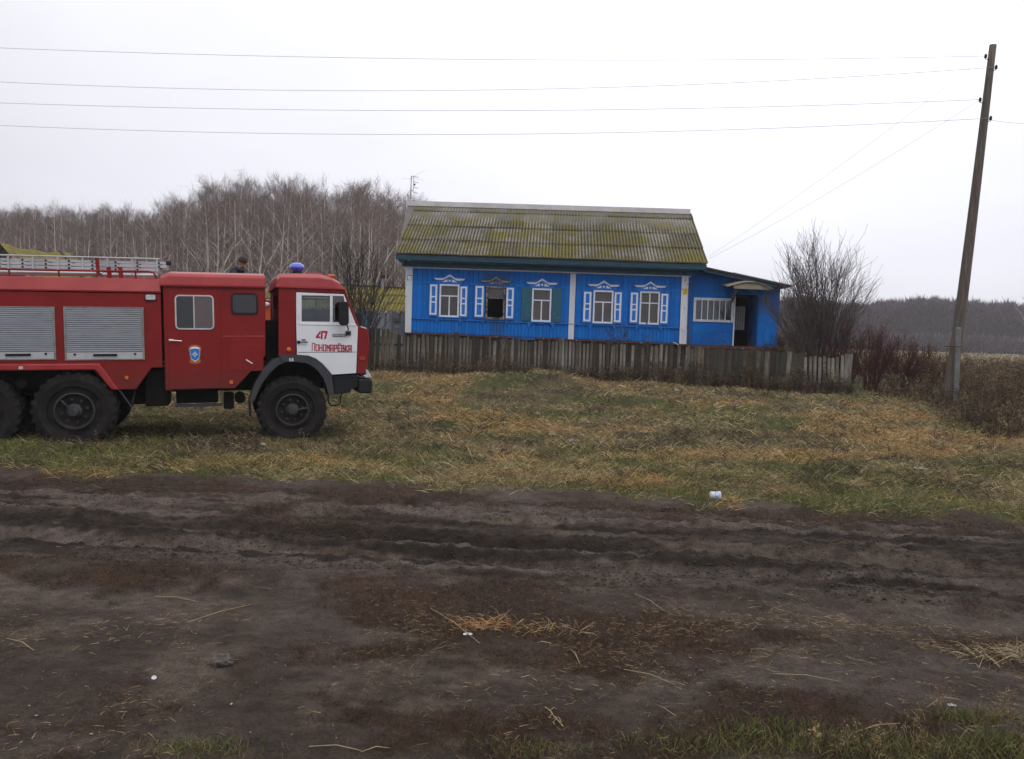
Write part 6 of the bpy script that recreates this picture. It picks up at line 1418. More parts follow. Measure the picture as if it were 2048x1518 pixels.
# ---------------------------------------------------------------- weeds (stalks with seed heads), nobody could count them
def weeds(name, lab, pos, H, cols, seed, wid=.007, nbr=9, cat='weeds'):
    g = np.random.default_rng(seed); V = []; C = []
    pa = np.array(pos); za = ground_h(pa[:, 0], pa[:, 1])
    for (X, Y), h_, zg0 in zip(pos, H, za):
        z0 = zg0 - .03; lx, ly = g.normal(0, .10, 2) * h_; top = np.array([X + lx, Y + ly, z0 + h_]); b = np.array([X, Y, z0]); col = cols[g.integers(len(cols))] * g.uniform(.6, 1.35)
        def seg(a, e, w):
            d = e - a; s = np.cross(d, g.normal(size=3)); s = s / (np.linalg.norm(s) + 1e-6) * w; V.extend([a - s, a + s, e]); C.extend([col] * 3)
        seg(b, top, wid)
        for k in range(nbr):
            f = g.uniform(.25, 1.0); p = b + (top - b) * f; e = p + np.array([g.normal(0, .16), g.normal(0, .16), g.uniform(.02, .34)]) * h_ * (1.1 - .5 * f); seg(p, e, wid * .6)
            for q in range(3): c = p + (e - p) * g.uniform(.4, 1.05) + g.normal(0, .012, 3); seg(c, c + g.normal(0, .021 if wid > .003 else .010, 3), wid * 1.7)
    V = np.array(V); o = link(name, np_mesh(name, V, np.arange(len(V)).reshape(-1, 3), 3, M['weed'], np.clip(np.array(C), 0, 1)))
    return tag(o, lab, cat, kind='stuff')
c_br = [np.array(c) for c in ((.125, .085, .048), (.09, .063, .040), (.18, .13, .075), (.065, .048, .034))]
c_dk = [np.array(c) for c in ((.055, .036, .028), (.04, .03, .024), (.08, .052, .034))]
g = np.random.default_rng(21); pos = []; Hs = []
for k in range(2500):   # thicket to the right of the fence, round the pole and beyond
    Y = 15.8 + (31 - 15.8) * g.random() ** 1.15
    pxl = np.interp(Y, [15.8, 17.5, 19.5, 21, 23, 26, 31], [1985, 1930, 1900, 1790, 1730, 1690, 1640]); px = pxl + (2260 - pxl) * g.random() ** .85 + g.normal(0, 22)
    X = (px - 1024) / F * Y
    if Y < 20.4 and abs(px - 1905) < 30: continue
    hh_ = np.interp(Y, [15.8, 17.5, 20, 31], [.45, .75, 1.08, .85]) * g.uniform(.5, 1.12) * (.65 + .7 * float(vnoise(np.array([X * .9]), np.array([Y * .6]), 77)[0])) * np.interp(px - pxl, [0, 90], [.5, 1.05]); pos.append((X, Y)); Hs.append(hh_)
weeds('tall_dry_weeds', 'tall brown dry weeds growing thick around the power pole', pos, Hs, c_br, 3, wid=.008, nbr=12)
pos = []; Hs = []
for k in range(1150):    # along the foot of the fence
    px = 745 + 960 * g.random(); t = (px - 741) / 962; Y = 24.2 + (22.0 - 24.2) * t - g.uniform(.05, .75); cl = fbm(np.array([px * .02]), np.array([3.3]), 7, 3)[0]
    pos.append(((px - 1024) / F * Y, Y)); Hs.append(g.uniform(.14, .48) + max(0, cl - .46) * 3.0 * g.random())
weeds('fence_weeds', 'dead brown weeds tangled along the foot of the fence', pos, Hs, c_dk + c_br, 4, wid=.007, nbr=9)
pos = []; Hs = []
for c_, w_, n_, h_ in ((1228, 20, 16, 1.25), (1250, 14, 8, 1.0), (1286, 8, 5, .95), (1180, 10, 5, .85), (1447, 5, 3, 1.15), (1535, 12, 12, 1.0), (1500, 10, 10, .75)):
    for k in range(n_): Y = 24.6 + g.uniform(0, .8); px = c_ + g.normal(0, w_ * .6); pos.append(((px - 1024) / F * Y, Y)); Hs.append(h_ * g.uniform(.7, 1.05) + .35)
weeds('garden_weeds', 'dark dead weeds standing in the yard between fence and house', pos, Hs, c_dk, 5, wid=.012, nbr=12)
pos = []; Hs = []
for k in range(260):
    t = g.random(); Y = 16.5 + 4.5 * t; px = np.interp(Y, [15.8, 17.5, 19.5, 21], [1985, 1930, 1900, 1790]) - 60 * g.random() + 90 * g.random() * (1 - t); pos.append(((px - 1024) / F * Y, Y)); Hs.append(g.uniform(.18, .55))
for k in range(60): px = g.uniform(425, 520) if k < 40 else g.uniform(120, 700); Y = 12.2 + g.uniform(-.3, .6); pos.append(((px - 1024) / F * Y, Y)); Hs.append(g.uniform(.15, .34))
for k in range(160):
    px = g.uniform(760, 2000); Y = g.uniform(11, 21); pos.append(((px - 1024) / F * Y, Y)); Hs.append(g.uniform(.12, .38) * (1.2 if k % 9 == 0 else .8))
weeds('verge_weeds', 'scattered dry weed stalks standing in the grass verge and beside the truck wheels', pos, Hs, c_br + c_dk, 6, wid=.005, nbr=7)

# ---------------------------------------------------------------- grass and straw
def blades(name, lab, X, Y, ln, wd, el, az, col, cat='grass', curve=.25, sink=.01, z=None):
    n = len(X); Z = (ground_h(X, Y) if z is None else z) - sink
    d = np.stack([np.cos(az) * np.cos(el), np.sin(az) * np.cos(el), np.sin(el)], 1) * ln[:, None]
    s = np.stack([-np.sin(az), np.cos(az), np.zeros(n)], 1); s = s * .5 + 0.87 * np.cross(d, s) / ln[:, None] * rng.choice([-1, 1], n)[:, None]; s = s * wd[:, None] / 2
    b = np.stack([X, Y, Z], 1); mid = b + d * .55 + np.array([0, 0, 1]) * (ln * curve * .35)[:, None]; tip = b + d - np.array([0, 0, 1]) * (ln * curve * .15)[:, None]
    v = np.stack([b - s, b + s, mid + s * .7, mid - s * .7, tip], 1).reshape(-1, 3)
    i = np.arange(n)[:, None] * 5; f = np.concatenate([np.stack([i[:, 0], i[:, 0] + 1, i[:, 0] + 2], 1), np.stack([i[:, 0], i[:, 0] + 2, i[:, 0] + 3], 1), np.stack([i[:, 0] + 3, i[:, 0] + 2, i[:, 0] + 4], 1)])
    cc = np.repeat(col, 5, 0); o = link(name, np_mesh(name, v, f, 3, M['blade'], np.clip(cc, 0, 1))); return tag(o, lab, cat, kind='stuff')
def scatter(n, y0, y1, dens, power=1.0):
    """screen-even scatter over the visible wedge, thinned by a density mask"""
    out = []; got = 0
    while got < n:
        m_ = 60000; inv = rng.uniform(1 / y1 ** power, 1 / y0 ** power, m_); Y = inv ** (-1 / power); X = rng.uniform(-1, 1, m_) * (.665 * Y + 1.9)
        k = rng.random(m_) < dens(X, Y); out.append(np.stack([X[k], Y[k]], 1)); got += k.sum()
    a = np.concatenate(out)[:n]; return a[:, 0], a[:, 1]
def cpick(cols, n): return np.array(cols)[rng.integers(len(cols), size=n)] * rng.uniform(.65, 1.35, n)[:, None]
far = lambda Y: np.clip(Y / 12, .8, 2.2)
# short green-brown turf of the verge
N = 132000; X, Y = scatter(N, 9.0, 25.5, lambda x, y: m_verge(x, y) * (.25 + .75 * fbm(x * 2.5, y * 2.5, 201, 3)), 1.0)
gm = m_green(X, Y); om = m_orange(X, Y); u = rng.random(N)
col = cpick([(.085, .115, .018), (.125, .15, .03), (.17, .165, .05), (.06, .075, .018)], N); dry = cpick([(.25, .19, .085), (.34, .265, .13), (.17, .13, .06), (.10, .075, .04)], N)
isdry = (u > .14 + .66 * gm); col = np.where(isdry[:, None], dry, col)
blades('verge_grass', 'rough green and withered grass covering the verge', X, Y, rng.uniform(.06, .16, N), .006 * far(Y) * rng.uniform(.6, 1.3, N), rng.uniform(.25, 1.35, N), rng.uniform(0, 6.28, N), col)
# matted straw and hay lying in tangles
N = 138000; X, Y = scatter(N, 9.2, 24.5, lambda x, y: m_verge(x, y) * np.clip(.10 + 1.0 * m_orange(x, y) + .8 * sst((fbm(x * 1.1, y * 1.3, 211, 4) - .52) / .1), 0, 1) * (1 - .65 * sst((-x - 2) / 2) * (y < 15)), 1.0)
om = m_orange(X, Y); pal = cpick([(.38, .29, .155), (.28, .21, .105), (.50, .41, .24), (.17, .125, .065)], N); org = cpick([(.44, .27, .11), (.33, .185, .075), (.50, .34, .16)], N)
col = np.where((rng.random(N) < .75 * om)[:, None], org, pal)
azf = fbm(X * .5, Y * .5, 221, 2) * 12; blades('matted_hay', 'tangled straw-coloured dead grass lying in mats on the verge', X, Y, rng.uniform(.07, .25, N) * (1 + .5 * (rng.random(N) < .08)), .0056 * far(Y) * rng.uniform(.6, 1.2, N), np.abs(rng.normal(0, .35, N)), azf + rng.normal(0, 1.6, N), col * rng.uniform(.85, 1.4, N)[:, None], curve=.2)
# dark rotten stems
N = 22000; X, Y = scatter(N, 10.0, 24.5, lambda x, y: m_verge(x, y) * sst((fbm(x * 1.9, y * 2.4, 121, 4) - 0.50) / 0.12), 1.0)
blades('rotten_stems', 'dark rotten stems in the hollows of the verge', X, Y, rng.uniform(.10, .30, N), .007 * far(Y), rng.uniform(0, .6, N), rng.uniform(0, 6.28, N), cpick([(.05, .036, .028), (.035, .027, .022), (.08, .06, .045)], N), curve=.4)
# red-brown fine turf on the near ground
N = 118000; X, Y = scatter(N, 3.4, 10.1, lambda x, y: m_turf(x, y) * .9 * (.35 + .65 * fbm(x * 3, y * 3, 231, 3)), 1.0)
sz = np.clip(Y / 6, .6, 1.5); blades('brown_turf', 'short reddish brown trampled turf between the wheel tracks', X, Y, rng.uniform(.015, .05, N), .0032 * sz * rng.uniform(.6, 1.3, N), rng.uniform(.1, 1.2, N), rng.uniform(0, 6.28, N), cpick([(.075, .036, .022), (.055, .030, .020), (.10, .055, .03), (.045, .028, .02), (.06, .045, .02), (.04, .03, .024)], N), sink=.003)
# loose straw scattered over the mud
def straw_d(x, y):
    s = road_s(x, y); a = np.exp(-((s - 5.5) / .42) ** 2) * sst((x + 1.0) / .8) + .35 * np.exp(-((s - 9.25) / .25) ** 2) * sst((x + .5) / 1) + .10 * np.exp(-((s - 4.6) / .7) ** 2) + .05 * sst((7.2 - s) / .5) + .6 * np.exp(-((x - 3.55) / .35) ** 2 - ((y - 4.9) / .22) ** 2)
    return np.clip(a * (.15 + 1.6 * sst((fbm(x * 1.6, y * 2.4, 241, 4) - .44) / .18)), 0, 1)
N = 16000; X, Y = scatter(N, 3.5, 10, straw_d, 1.0)
ln = rng.uniform(.02, .075, N) * (1 + 1.2 * (rng.random(N) < .04)); blades('loose_straw', 'pale broken straw scattered over the muddy ground', X, Y, ln, rng.uniform(.0018, .0034, N), rng.uniform(-.02, .22, N), rng.uniform(0, 6.28, N), cpick([(.26, .185, .105), (.19, .13, .07), (.33, .25, .15), (.12, .08, .05), (.10, .06, .04)], N), cat='straw', curve=.12, sink=-.004)
# orange hay pile in the middle and bright straw tuft at right
def clump(px, py, n, rx, ry, L_, cols, seed_el=(0, .5), name='straw_heap', lab='', wd=.0035, cv=.3):
    cx, cy = G(px, py); X = cx + rng.normal(0, rx, n); Y = cy + rng.normal(0, ry, n)
    return blades(name, lab, X, Y, rng.uniform(*L_, n), wd * rng.uniform(.7, 1.3, n), rng.uniform(*seed_el, n), rng.uniform(0, 6.28, n), cpick(cols, n), cat='straw', curve=cv, sink=-.004)
ST = [(.36, .25, .13), (.28, .17, .08), (.44, .33, .19)]
clump(965, 1252, 260, .10, .055, (.04, .12), [(.42, .22, .10), (.34, .16, .07), (.45, .30, .16)], name='hay_heap', lab='small orange-brown heap of hay on the mud in the middle foreground')
clump(1080, 1258, 200, .22, .07, (.04, .13), ST, name='hay_heap', lab='spread of pale hay right of the orange heap on the mud')
clump(2040, 1318, 420, .20, .08, (.06, .20), [(.34, .27, .17), (.26, .20, .12), (.42, .34, .22)], name='straw_heap', lab='heap of pale straw on the mud at the right edge')
# green tufts in the foreground
GR = [(.08, .105, .022), (.12, .14, .035), (.17, .17, .06), (.055, .07, .02)]
for px, py, n, rx, ry, L_ in ((1760, 1500, 2300, .42, .075, (.03, .10)), (1940, 1440, 500, .16, .05, (.03, .09)), (1545, 1465, 600, .16, .05, (.03, .08)), (1420, 1500, 450, .22, .05, (.02, .06)), (395, 1500, 550, .13, .04, (.02, .05)), (1060, 1500, 500, .12, .04, (.02, .05)), (2030, 1500, 900, .12, .06, (.04, .10))):
    clump(px, py, n, rx, ry, L_, GR + [(.14, .10, .05), (.20, .15, .08), (.08, .05, .03)], (.4, 1.4), 'grass_tuft', 'green grass tufts along the near edge of the mud', wd=.0035)
for px, py, n in ((1690, 1500, 12), (1800, 1470, 5), (1840, 1500, 8), (1900, 1420, 6), (2000, 1440, 7), (1600, 1500, 5), (1760, 1512, 8)):
    cx, cy = G(px, py); pos = [(cx + g.normal(0, .05), cy + g.normal(0, .03)) for k in range(n)]
    weeds('dry_weed_sprigs', 'pale dry branching sprigs in the foreground grass', pos, [g.uniform(.08, .20) for k in range(n)], [np.array(c) for c in ((.24, .17, .09), (.18, .125, .07), (.30, .22, .12))], int(px), wid=.0014, nbr=5)

# mud clods and pebbles
def lumps(name, lab, n, dens, s0, s1, m_, y0=3.4, y1=10, flat=.6):
    X, Y = scatter(n, y0, y1, dens, 1.0); Z = ground_h(X, Y); base = np.array([(1, 0, 0), (-1, 0, 0), (0, 1, 0), (0, -1, 0), (0, 0, 1), (0, 0, -1)], float); fb = np.array([(0, 2, 4), (2, 1, 4), (1, 3, 4), (3, 0, 4), (2, 0, 5), (1, 2, 5), (3, 1, 5), (0, 3, 5)])
    s = rng.uniform(s0, s1, n) ** 1.0; jit = rng.uniform(.6, 1.3, (n, 6, 1)); v = base[None] * jit * s[:, None, None]; a = rng.uniform(0, 6.28, n); ca, sa = np.cos(a)[:, None], np.sin(a)[:, None]
    vx = v[..., 0] * ca - v[..., 1] * sa; vy = v[..., 0] * sa + v[..., 1] * ca; v = np.stack([vx + X[:, None], vy + Y[:, None], v[..., 2] * flat + Z[:, None]], 2).reshape(-1, 3)
    f = (np.arange(n)[:, None, None] * 6 + fb[None]).reshape(-1, 3); o = link(name, np_mesh(name, v, f, 3, m_)); tag(o, lab, 'earth', kind='stuff')
rd = lambda x, y: sst((road_s(x, y) - 6.1) / .5) * (1 - sst((road_s(x, y) - 9.1) / .4)) * np.clip(.08 + 1.5 * sst((fbm(x * .9, y * 3, 251, 4) - .47) / .12), 0, 1)
lumps('mud_clods', 'crumbled dark mud clods along the ruts', 18000, rd, .003, .017, M['mudlump'])
lumps('mud_crumbs', 'fine earth crumbs on the near mud', 6000, lambda x, y: np.clip(.2 + fbm(x * 2, y * 2, 261, 3) - .3, 0, 1) * (y < 7), .003, .009, M['mudlump'])
M['pebble'] = mat('pale_pebbles', (.30, .27, .25), (.18, .16, .15), 40, rough=.8)
lumps('pebbles', 'tiny pale pebbles and shell bits in the mud', 380, lambda x, y: (y < 9.3) * .6, .003, .007, M['pebble'])
# fallen leaves
N = 34; X, Y = scatter(N, 3.5, 8, lambda x, y: 0.6 + 0 * x); vs = []; cs = []
Z = ground_h(X, Y)
for i in range(N):
    a = rng.uniform(0, 6.28); s = rng.uniform(.007, .015); u_ = np.array([math.cos(a), math.sin(a), rng.uniform(-.3, .3)]) * s; w_ = np.array([-math.sin(a), math.cos(a), rng.uniform(-.3, .3)]) * s * .7; c = np.array([X[i], Y[i], Z[i] + .008])
    vs += [c - u_, c + w_, c + u_, c - u_, c + u_, c - w_]; cs += [np.array([(.26, .19, .06), (.20, .13, .07), (.30, .25, .16)][rng.integers(3)])] * 6
tag(link('fallen_leaves', np_mesh('fallen_leaves', np.array(vs), np.arange(len(vs)).reshape(-1, 3), 3, M['weed'], np.array(cs))), 'small yellowish fallen leaves on the mud', 'leaves', kind='stuff')

# ================================================================== SINGLE LYING STALKS, LITTER, STONE
for px0, py0, px1, py1, lab in ((375, 1247, 500, 1212, 'long thin pale stalk lying on the mud left of the middle'), (13, 1279, 68, 1304, 'short pale stalk lying at the left edge'), (1545, 1350, 1680, 1366, 'long straight straw lying beside a dark clod'), (1247, 1341, 1350, 1372, 'long pale straw lying diagonally on the mud'),
                               (618, 1496, 722, 1505, 'pale stalk at the bottom of the picture'), (722, 1507, 778, 1500, 'short pale stalk touching the longer one at the bottom'), (1140, 1300, 1160, 1332, 'short upright straw in the mud'), (310, 1195, 395, 1206, 'thin pale stalk in the brown turf at left'),
                               (860, 1218, 960, 1290, 'bent pale stalk beside the orange hay heap'), (1270, 1190, 1330, 1225, 'straight straw on the strewn hay'), (1708, 1468, 1800, 1450, 'pale stem leaning out of the foreground grass')):
    a, b = G(px0, py0), G(px1, py1); za, zb_ = gz(*a) + .008, gz(*b) + .010; mx, my = (a[0] + b[0]) / 2 + .004, (a[1] + b[1]) / 2 + .01
    o = MB().tube([(a[0], a[1], za), (mx, my, max(gz(mx, my), (za + zb_) / 2) + .012), (b[0], b[1], zb_)], [.0022, .0028, .0018], 5).build('straw_stalk', M['strawm'], None); tag(o, lab, 'straw', 'single stalks on the mud')
# branching root-like sprig
root = thing('dry_sprig', 'pale branching dry sprig lying on the mud near the bottom', 'twig', loc=(0, 0, 0)); main = [(1090, 1417), (1100, 1424), (1108, 1436), (1118, 1446), (1126, 1456)]
def gpath(pts, r_, par, nm):
    q = [(*G(x, y),) for x, y in pts]; MB().tube([(a, b, gz(a, b) + .008) for a, b in q], r_, 5).build(nm, M['strawm'], par)
gpath(main, .0035, root, 'stem')
for br in ([(1100, 1424), (1108, 1417), (1113, 1421)], [(1104, 1430), (1098, 1438)], [(1108, 1436), (1118, 1438), (1123, 1448)], [(1112, 1440), (1106, 1448), (1110, 1452)]): gpath(br, .0022, root, 'branch')
# stone clod
c = G(442, 1328); st = thing('muddy_stone', 'jagged muddy stone lying in the near mud at left', 'stone', loc=(c[0], c[1], gz(*c) + .012))
def rock(sx, sy, sz, seed, loc, nm, n=3):
    import bmesh
    bm = bmesh.new(); bmesh.ops.create_icosphere(bm, subdivisions=n, radius=1); r = random.Random(seed); off = r.uniform(0, 50)
    from mathutils import noise
    for v in bm.verts:
        d = 1 + .55 * noise.noise(v.co * 1.6 + Vector((off, 0, 0))) + .35 * abs(noise.noise(v.co * 3.5 + Vector((off, 9, 0)))) + .16 * noise.noise(v.co * 9 + Vector((off, 9, 0))); v.co = Vector((v.co.x * sx * d, v.co.y * sy * d, max(v.co.z, -.5) * sz * d))
    me = bpy.data.meshes.new(nm); bm.to_mesh(me); bm.free(); me.materials.append(M['stone']); o = link(nm, me, st); o.location = loc; return o
rock(.058, .045, .030, 2, (0, .02, 0), 'slab'); rock(.034, .026, .022, 5, (.022, -.022, .006), 'chunk'); rock(.026, .010, .009, 9, (.050, -.028, .006), 'splinter')
# white cap
c = G(308, 1357); cap_ = MB().lathe([(.0135, 0), (.0135, .009), (.012, .011), (.009, .011), (.0085, .005), (.001, .005)], 16, axis='z').build('bottle_cap', M['paper'], None, smooth=False); cap_.location = (c[0], c[1], gz(*c)); cap_.rotation_euler = (.5, .2, 0); tag(cap_, 'small white plastic bottle cap on the dark mud', 'bottle cap')
# drinks cup lying at the road edge
c = G(1429, 999); cup = thing('paper_cup', 'crushed white and blue cup lying on the grass edge of the road', 'cup', loc=(c[0], c[1], gz(*c) + .05)); cup.rotation_euler = (0, .05, .12)
MB().lathe([(.040, -.055), (.044, -.05), (.050, .045), (.053, .052)], 18, axis='x').build('cup_body', M['paper'], cup, smooth=True)
MB().lathe([(.056, .052), (.056, .062), (.040, .064)], 18, axis='x').build('rim', M['paper'], cup)
MB().lathe([(.0475, -.01), (.0505, .03)], 18, axis='x').build('printed_band', M['paperblue'], cup)
# crumpled papers
for px, py, s_, lab in ((1840, 943, .10, 'crumpled grey-white paper lying in the grass at right'), (1148, 886, .08, 'crumpled pale paper in the grass below the mound'), (525, 893, .06, 'scrap of white paper in the grass in front of the truck front wheel'), (935, 1271, .028, 'tiny white paper scrap left of the hay heap'), (1903, 1413, .022, 'flattened white scrap on the mud at lower right'), (1008, 852, .05, 'pale scrap of paper in the dry grass left of centre'), (705, 942, .04, 'small white scrap at the road edge left of centre')):
    c = G(px, py); vs = []; r = random.Random(px)
    for i in range(5):
        for j in range(4): vs.append(((i - 2) / 2 * s_ + r.uniform(-.2, .2) * s_, (j - 1.5) / 1.5 * s_ * .6 + r.uniform(-.2, .2) * s_, r.uniform(0, .45) * s_ + (.03 if py < 1000 else .004)))
    fs = [(i * 4 + j, i * 4 + j + 1, (i + 1) * 4 + j + 1, (i + 1) * 4 + j) for i in range(4) for j in range(3)]
    mb = MB(); mb.add(vs, fs); o = mb.build('paper_scrap', M['papergrey'] if px != 935 else M['paper'], None); o.location = (c[0], c[1], gz(*c)); sm = o.modifiers.new('thickness', 'SOLIDIFY'); sm.thickness = .002; tag(o, lab, 'litter')
# board and stump near the fence end
c = G(1740, 775); q = thing('broken_board', 'broken pale board propped on weeds right of the fence end', 'board', loc=(c[0], c[1], gz(*c) + .22)); MB().hexa([(-.16, -.05, -.03), (.16, -.05, -.04), (.14, .06, -.02), (-.14, .06, 0), (-.16, -.05, .0), (.16, -.05, -.01), (.10, .06, .04), (-.10, .06, .05)]).build('board_piece', M['picket3'], q)
MB().bar((-.05, 0, -.25), (-.02, 0, -.02), .03, .03).build('prop', M['picket3'], q)
# branches lying in front of the fence
for pts, lab in (([(1462, 806), (1490, 800), (1508, 806)], 'dry branch lying before the board fence'), ([(1395, 776), (1412, 790), (1440, 795)], 'thin bent dry branch near the board fence'), ([(1640, 805), (1675, 812), (1705, 826)], 'dark branch lying before the slatted fence end'), ([(956, 720), (958, 735), (962, 748)], 'thin upright dead stalk before the picket fence'), ([(1360, 868), (1385, 862), (1420, 845)], 'pale stick lying in the hay right of centre')):
    q = [G(x, y) for x, y in pts]; o = MB().tube([(a, b, gz(a, b) + .05 + .06 * (k == 1)) for k, (a, b) in enumerate(q)], [.012, .010, .006], 5).build('dry_branch', M['picket3'], None); tag(o, lab, 'branch', 'branches lying on the verge')

# ================================================================== SECOND TRUCK BEHIND AND THE MAN ON IT
VF = Frame((P(548, 700, 20.0).x, 20.0, gz(-6, 20)), Vector((math.cos(.12), math.sin(.12), 0)), Vector((-math.sin(.12), math.cos(.12), 0)), Vector((0, 0, 1)))
tr2 = thing('orange_truck', 'orange-red utility truck, mostly hidden behind the crew cab of the fire truck', 'truck', VF); vh = VF.hit
x1_ = vh(551, 640)[0]; zt_ = vh(540, 600)[1]; zo = vh(540, 604)[1]; xr_ = vh(520, 600)[0]
m = MB(); m.prism([vh(528, 607), vh(545, 605), vh(551, 612), vh(550, 668), vh(541, 664), vh(533, 650), (xr_ - .3, vh(533, 650)[1]), (xr_ - .3, zo)], 0, 2.1); m.build('bonnet', M['orange'], tr2, bevel=.04, seg=2)
MB().box(xr_ - 1.2, x1_ - .25, .1, 2.0, zo + .01, zt_ + .03).build('bonnet_top', M['red'], tr2, bevel=.03)
ztop2 = vh(430, 562)[1]; zdeck = ztop2 - .50
MB().box(xr_ - 4.2, xr_ - .75, .0, 2.1, .95, zdeck - .02).build('tank_body', M['red'], tr2, bevel=.08, seg=2)
MB().box(xr_ - 3.6, xr_ - .9, .2, 1.9, zdeck - .02, zdeck + .03).build('deck', M['chassis'], tr2)
MB().box(xr_ - 4.2, x1_ - .3, .5, 1.6, .6, .94).build('chassis_frame', M['chassis'], tr2)
q = vh(532, 609); MB().lathe([(.03, -.12), (.06, -.10), (.06, -.02), (.04, .0)], 12, c=(q[0] + .03, 0, q[1])).build('hose_coupling', M['alu'], tr2)
for xx in (xr_ - .1, xr_ - 2.4, xr_ - 3.5):
    for yy, inn in ((0.0, 0), (2.1, 1)):
        o = link('wheel', None, tr2); o.location = (xx, yy, .55); o.rotation_euler = (0, 0, math.pi * inn); o.scale = (.92, .8, .92)
        ty, ri, hu = list(wheel_data.values())[0]
        link('tyre', ty, o); link('rim', ri, o); link('hub', hu, o)
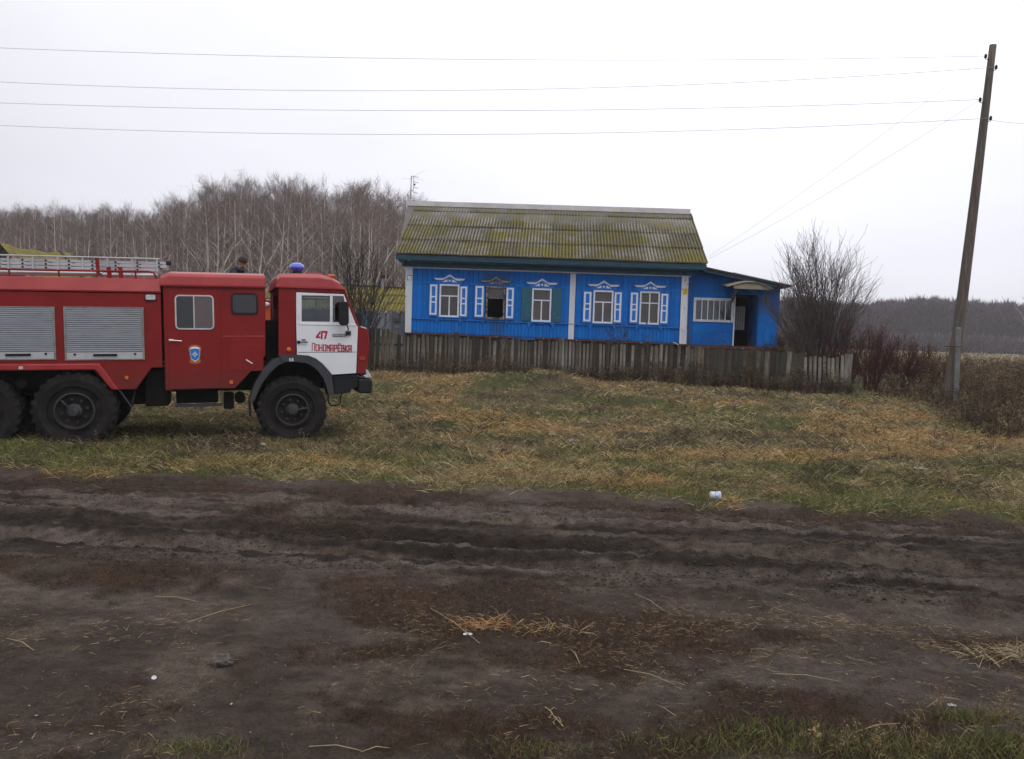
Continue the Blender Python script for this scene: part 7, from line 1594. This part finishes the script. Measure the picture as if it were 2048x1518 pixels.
# man kneeling and bending forward on the deck
mp = VF.mat() @ Vector((vh(462, 560)[0] , 1.0, ztop2 - .47)); 
man = thing('person', 'man in dark blue jacket and brown knit hat bent over above the crew cab roof', 'person', loc=mp)
def skin_body():
    J = {'pel': (-.30, 0, .42, .16), 'waist': (-.26, 0, .56, .155), 'chest': (-.12, 0, .76, .18), 'neck0': (-.03, 0, .86, .10), 'neck': (.01, 0, .90, .062), 'head0': (.055, 0, .955, .075), 'head': (.075, 0, 1.03, .098), 'crown': (.075, 0, 1.10, .075),
         'hipL': (-.28, .11, .38, .12), 'kneeL': (.08, .14, .20, .085), 'ankL': (-.28, .15, .09, .055), 'toeL': (-.40, .15, .06, .045),
         'hipR': (-.28, -.11, .38, .12), 'kneeR': (.02, -.15, .10, .08), 'ankR': (-.36, -.14, .07, .055), 'toeR': (-.50, -.14, .06, .045),
         'shL': (-.09, .18, .80, .085), 'elL': (.06, .27, .55, .06), 'wrL': (.27, .20, .42, .042), 'haL': (.33, .18, .39, .042),
         'shR': (-.09, -.18, .80, .085), 'elR': (.04, -.28, .56, .06), 'wrR': (.24, -.22, .40, .042), 'haR': (.30, -.20, .37, .042)}
    E = [('pel', 'waist'), ('waist', 'chest'), ('chest', 'neck0'), ('neck0', 'neck'), ('neck', 'head0'), ('head0', 'head'), ('head', 'crown'), ('pel', 'hipL'), ('hipL', 'kneeL'), ('kneeL', 'ankL'), ('ankL', 'toeL'), ('pel', 'hipR'), ('hipR', 'kneeR'), ('kneeR', 'ankR'), ('ankR', 'toeR'),
         ('chest', 'shL'), ('shL', 'elL'), ('elL', 'wrL'), ('wrL', 'haL'), ('chest', 'shR'), ('shR', 'elR'), ('elR', 'wrR'), ('wrR', 'haR')]
    names = list(J); co = [J[k][:3] for k in names]; rad = [J[k][3] for k in names]; ed = [(names.index(a), names.index(b)) for a, b in E]
    for s_, hnd in ((1, 'haL'), (-1, 'haR')):
        hb = Vector(J[hnd][:3]); hi = names.index(hnd)
        for k in range(5):
            o1 = Vector((.045, (k - 2) * .018 * s_, -.005)) if k else Vector((.012, -.045 * s_, .0)); ln = (.035, .04, .045, .04, .032)[k]
            co.append(tuple(hb + o1)); rad.append(.0095); i1 = len(co) - 1; ed.append((hi, i1)); co.append(tuple(hb + o1 * 1.0 + Vector((ln, 0, -.018)))); rad.append(.009); ed.append((i1, i1 + 1)); co.append(tuple(hb + o1 + Vector((ln + .012, 0, -.045)))); rad.append(.008); ed.append((i1 + 1, i1 + 2))
    me = bpy.data.meshes.new('body'); me.from_pydata(co, ed, []); o = bpy.data.objects.new('body', me); COL.objects.link(o)
    sk = o.modifiers.new('skin', 'SKIN'); sk.use_smooth_shade = True
    for i, v in enumerate(me.skin_vertices[0].data): v.radius = (rad[i], rad[i]); v.use_root = (i == 0)
    sd = o.modifiers.new('sub', 'SUBSURF'); sd.levels = 2; sd.render_levels = 2
    dg = bpy.context.evaluated_depsgraph_get(); me2 = bpy.data.meshes.new_from_object(o.evaluated_get(dg)); bpy.data.objects.remove(o)
    for m_ in (M['jacket'], M['trousers'], M['skin']): me2.materials.append(m_)
    for p in me2.polygons:
        c = p.center; p.use_smooth = True; p.material_index = 1 if (c.z < .47 and c.x < .15 and not abs(c.y) > .2) or (c.z < .3) else 0
        if c.z > .90 and c.x > -.02: p.material_index = 2
        if c.x > .26 and c.z < .46 and abs(c.y) > .1: p.material_index = 2
    return me2
link('body', skin_body(), man)
m = MB(); m.lathe([(.112, -.01), (.118, .02), (.116, .06), (.095, .11), (.055, .14), (.01, .15)], 18, axis='z', c=(0, 0, 0)); ht = m.build('knit_hat', M['beanie'], man, smooth=True); ht.location = (.07, 0, 1.035); ht.rotation_euler = (0, .32, 0)
m = MB(); m.lathe([(.020, -.02), (.012, .01), (.004, .02)], 8, axis='x', c=(0, 0, 0)); n_ = m.build('nose', M['skin'], man, smooth=True); n_.location = (.178, 0, .995)
for s_ in (1, -1):
    e2 = MB().lathe([(.004, -.012), (.022, -.006), (.022, .004), (.004, .008)], 10).build('ear', M['skin'], man, smooth=True); e2.location = (.06, s_ * .098, 1.0)
    MB().box(.165, .172, s_ * .035 - .012, s_ * .035 + .012, 1.018, 1.026).build('eye', M['black'], man)
MB().box(.155, .163, -.025, .025, .950, .956).build('mouth', M['rust'], man)
m = MB(); m.lathe([(.13, 0), (.135, .05), (.105, .09), (.09, .07)], 16, axis='z'); o = m.build('collar', M['jacket'], man, smooth=True); o.location = (-.03, 0, .82); o.rotation_euler = (0, .35, 0)
man.rotation_euler = (0, 0, -.25)

# ================================================================== AIR
hz_ = MB().box(-700, 700, -60, 420, -1.5, 30).mesh('haze', None); hm = bpy.data.materials.new('pale_air'); hm.use_nodes = True; t = hm.node_tree; t.nodes.clear()
o_ = t.nodes.new('ShaderNodeOutputMaterial'); v_ = t.nodes.new('ShaderNodeVolumePrincipled'); v_.inputs['Color'].default_value = (.86, .88, .95, 1); v_.inputs['Density'].default_value = 0.0006; v_.inputs['Anisotropy'].default_value = 0.2
t.links.new(v_.outputs[0], o_.inputs['Volume']); hz_.materials.append(hm); ho = link('haze', hz_); tag(ho, 'thin grey autumn haze over the field', kind='stuff')
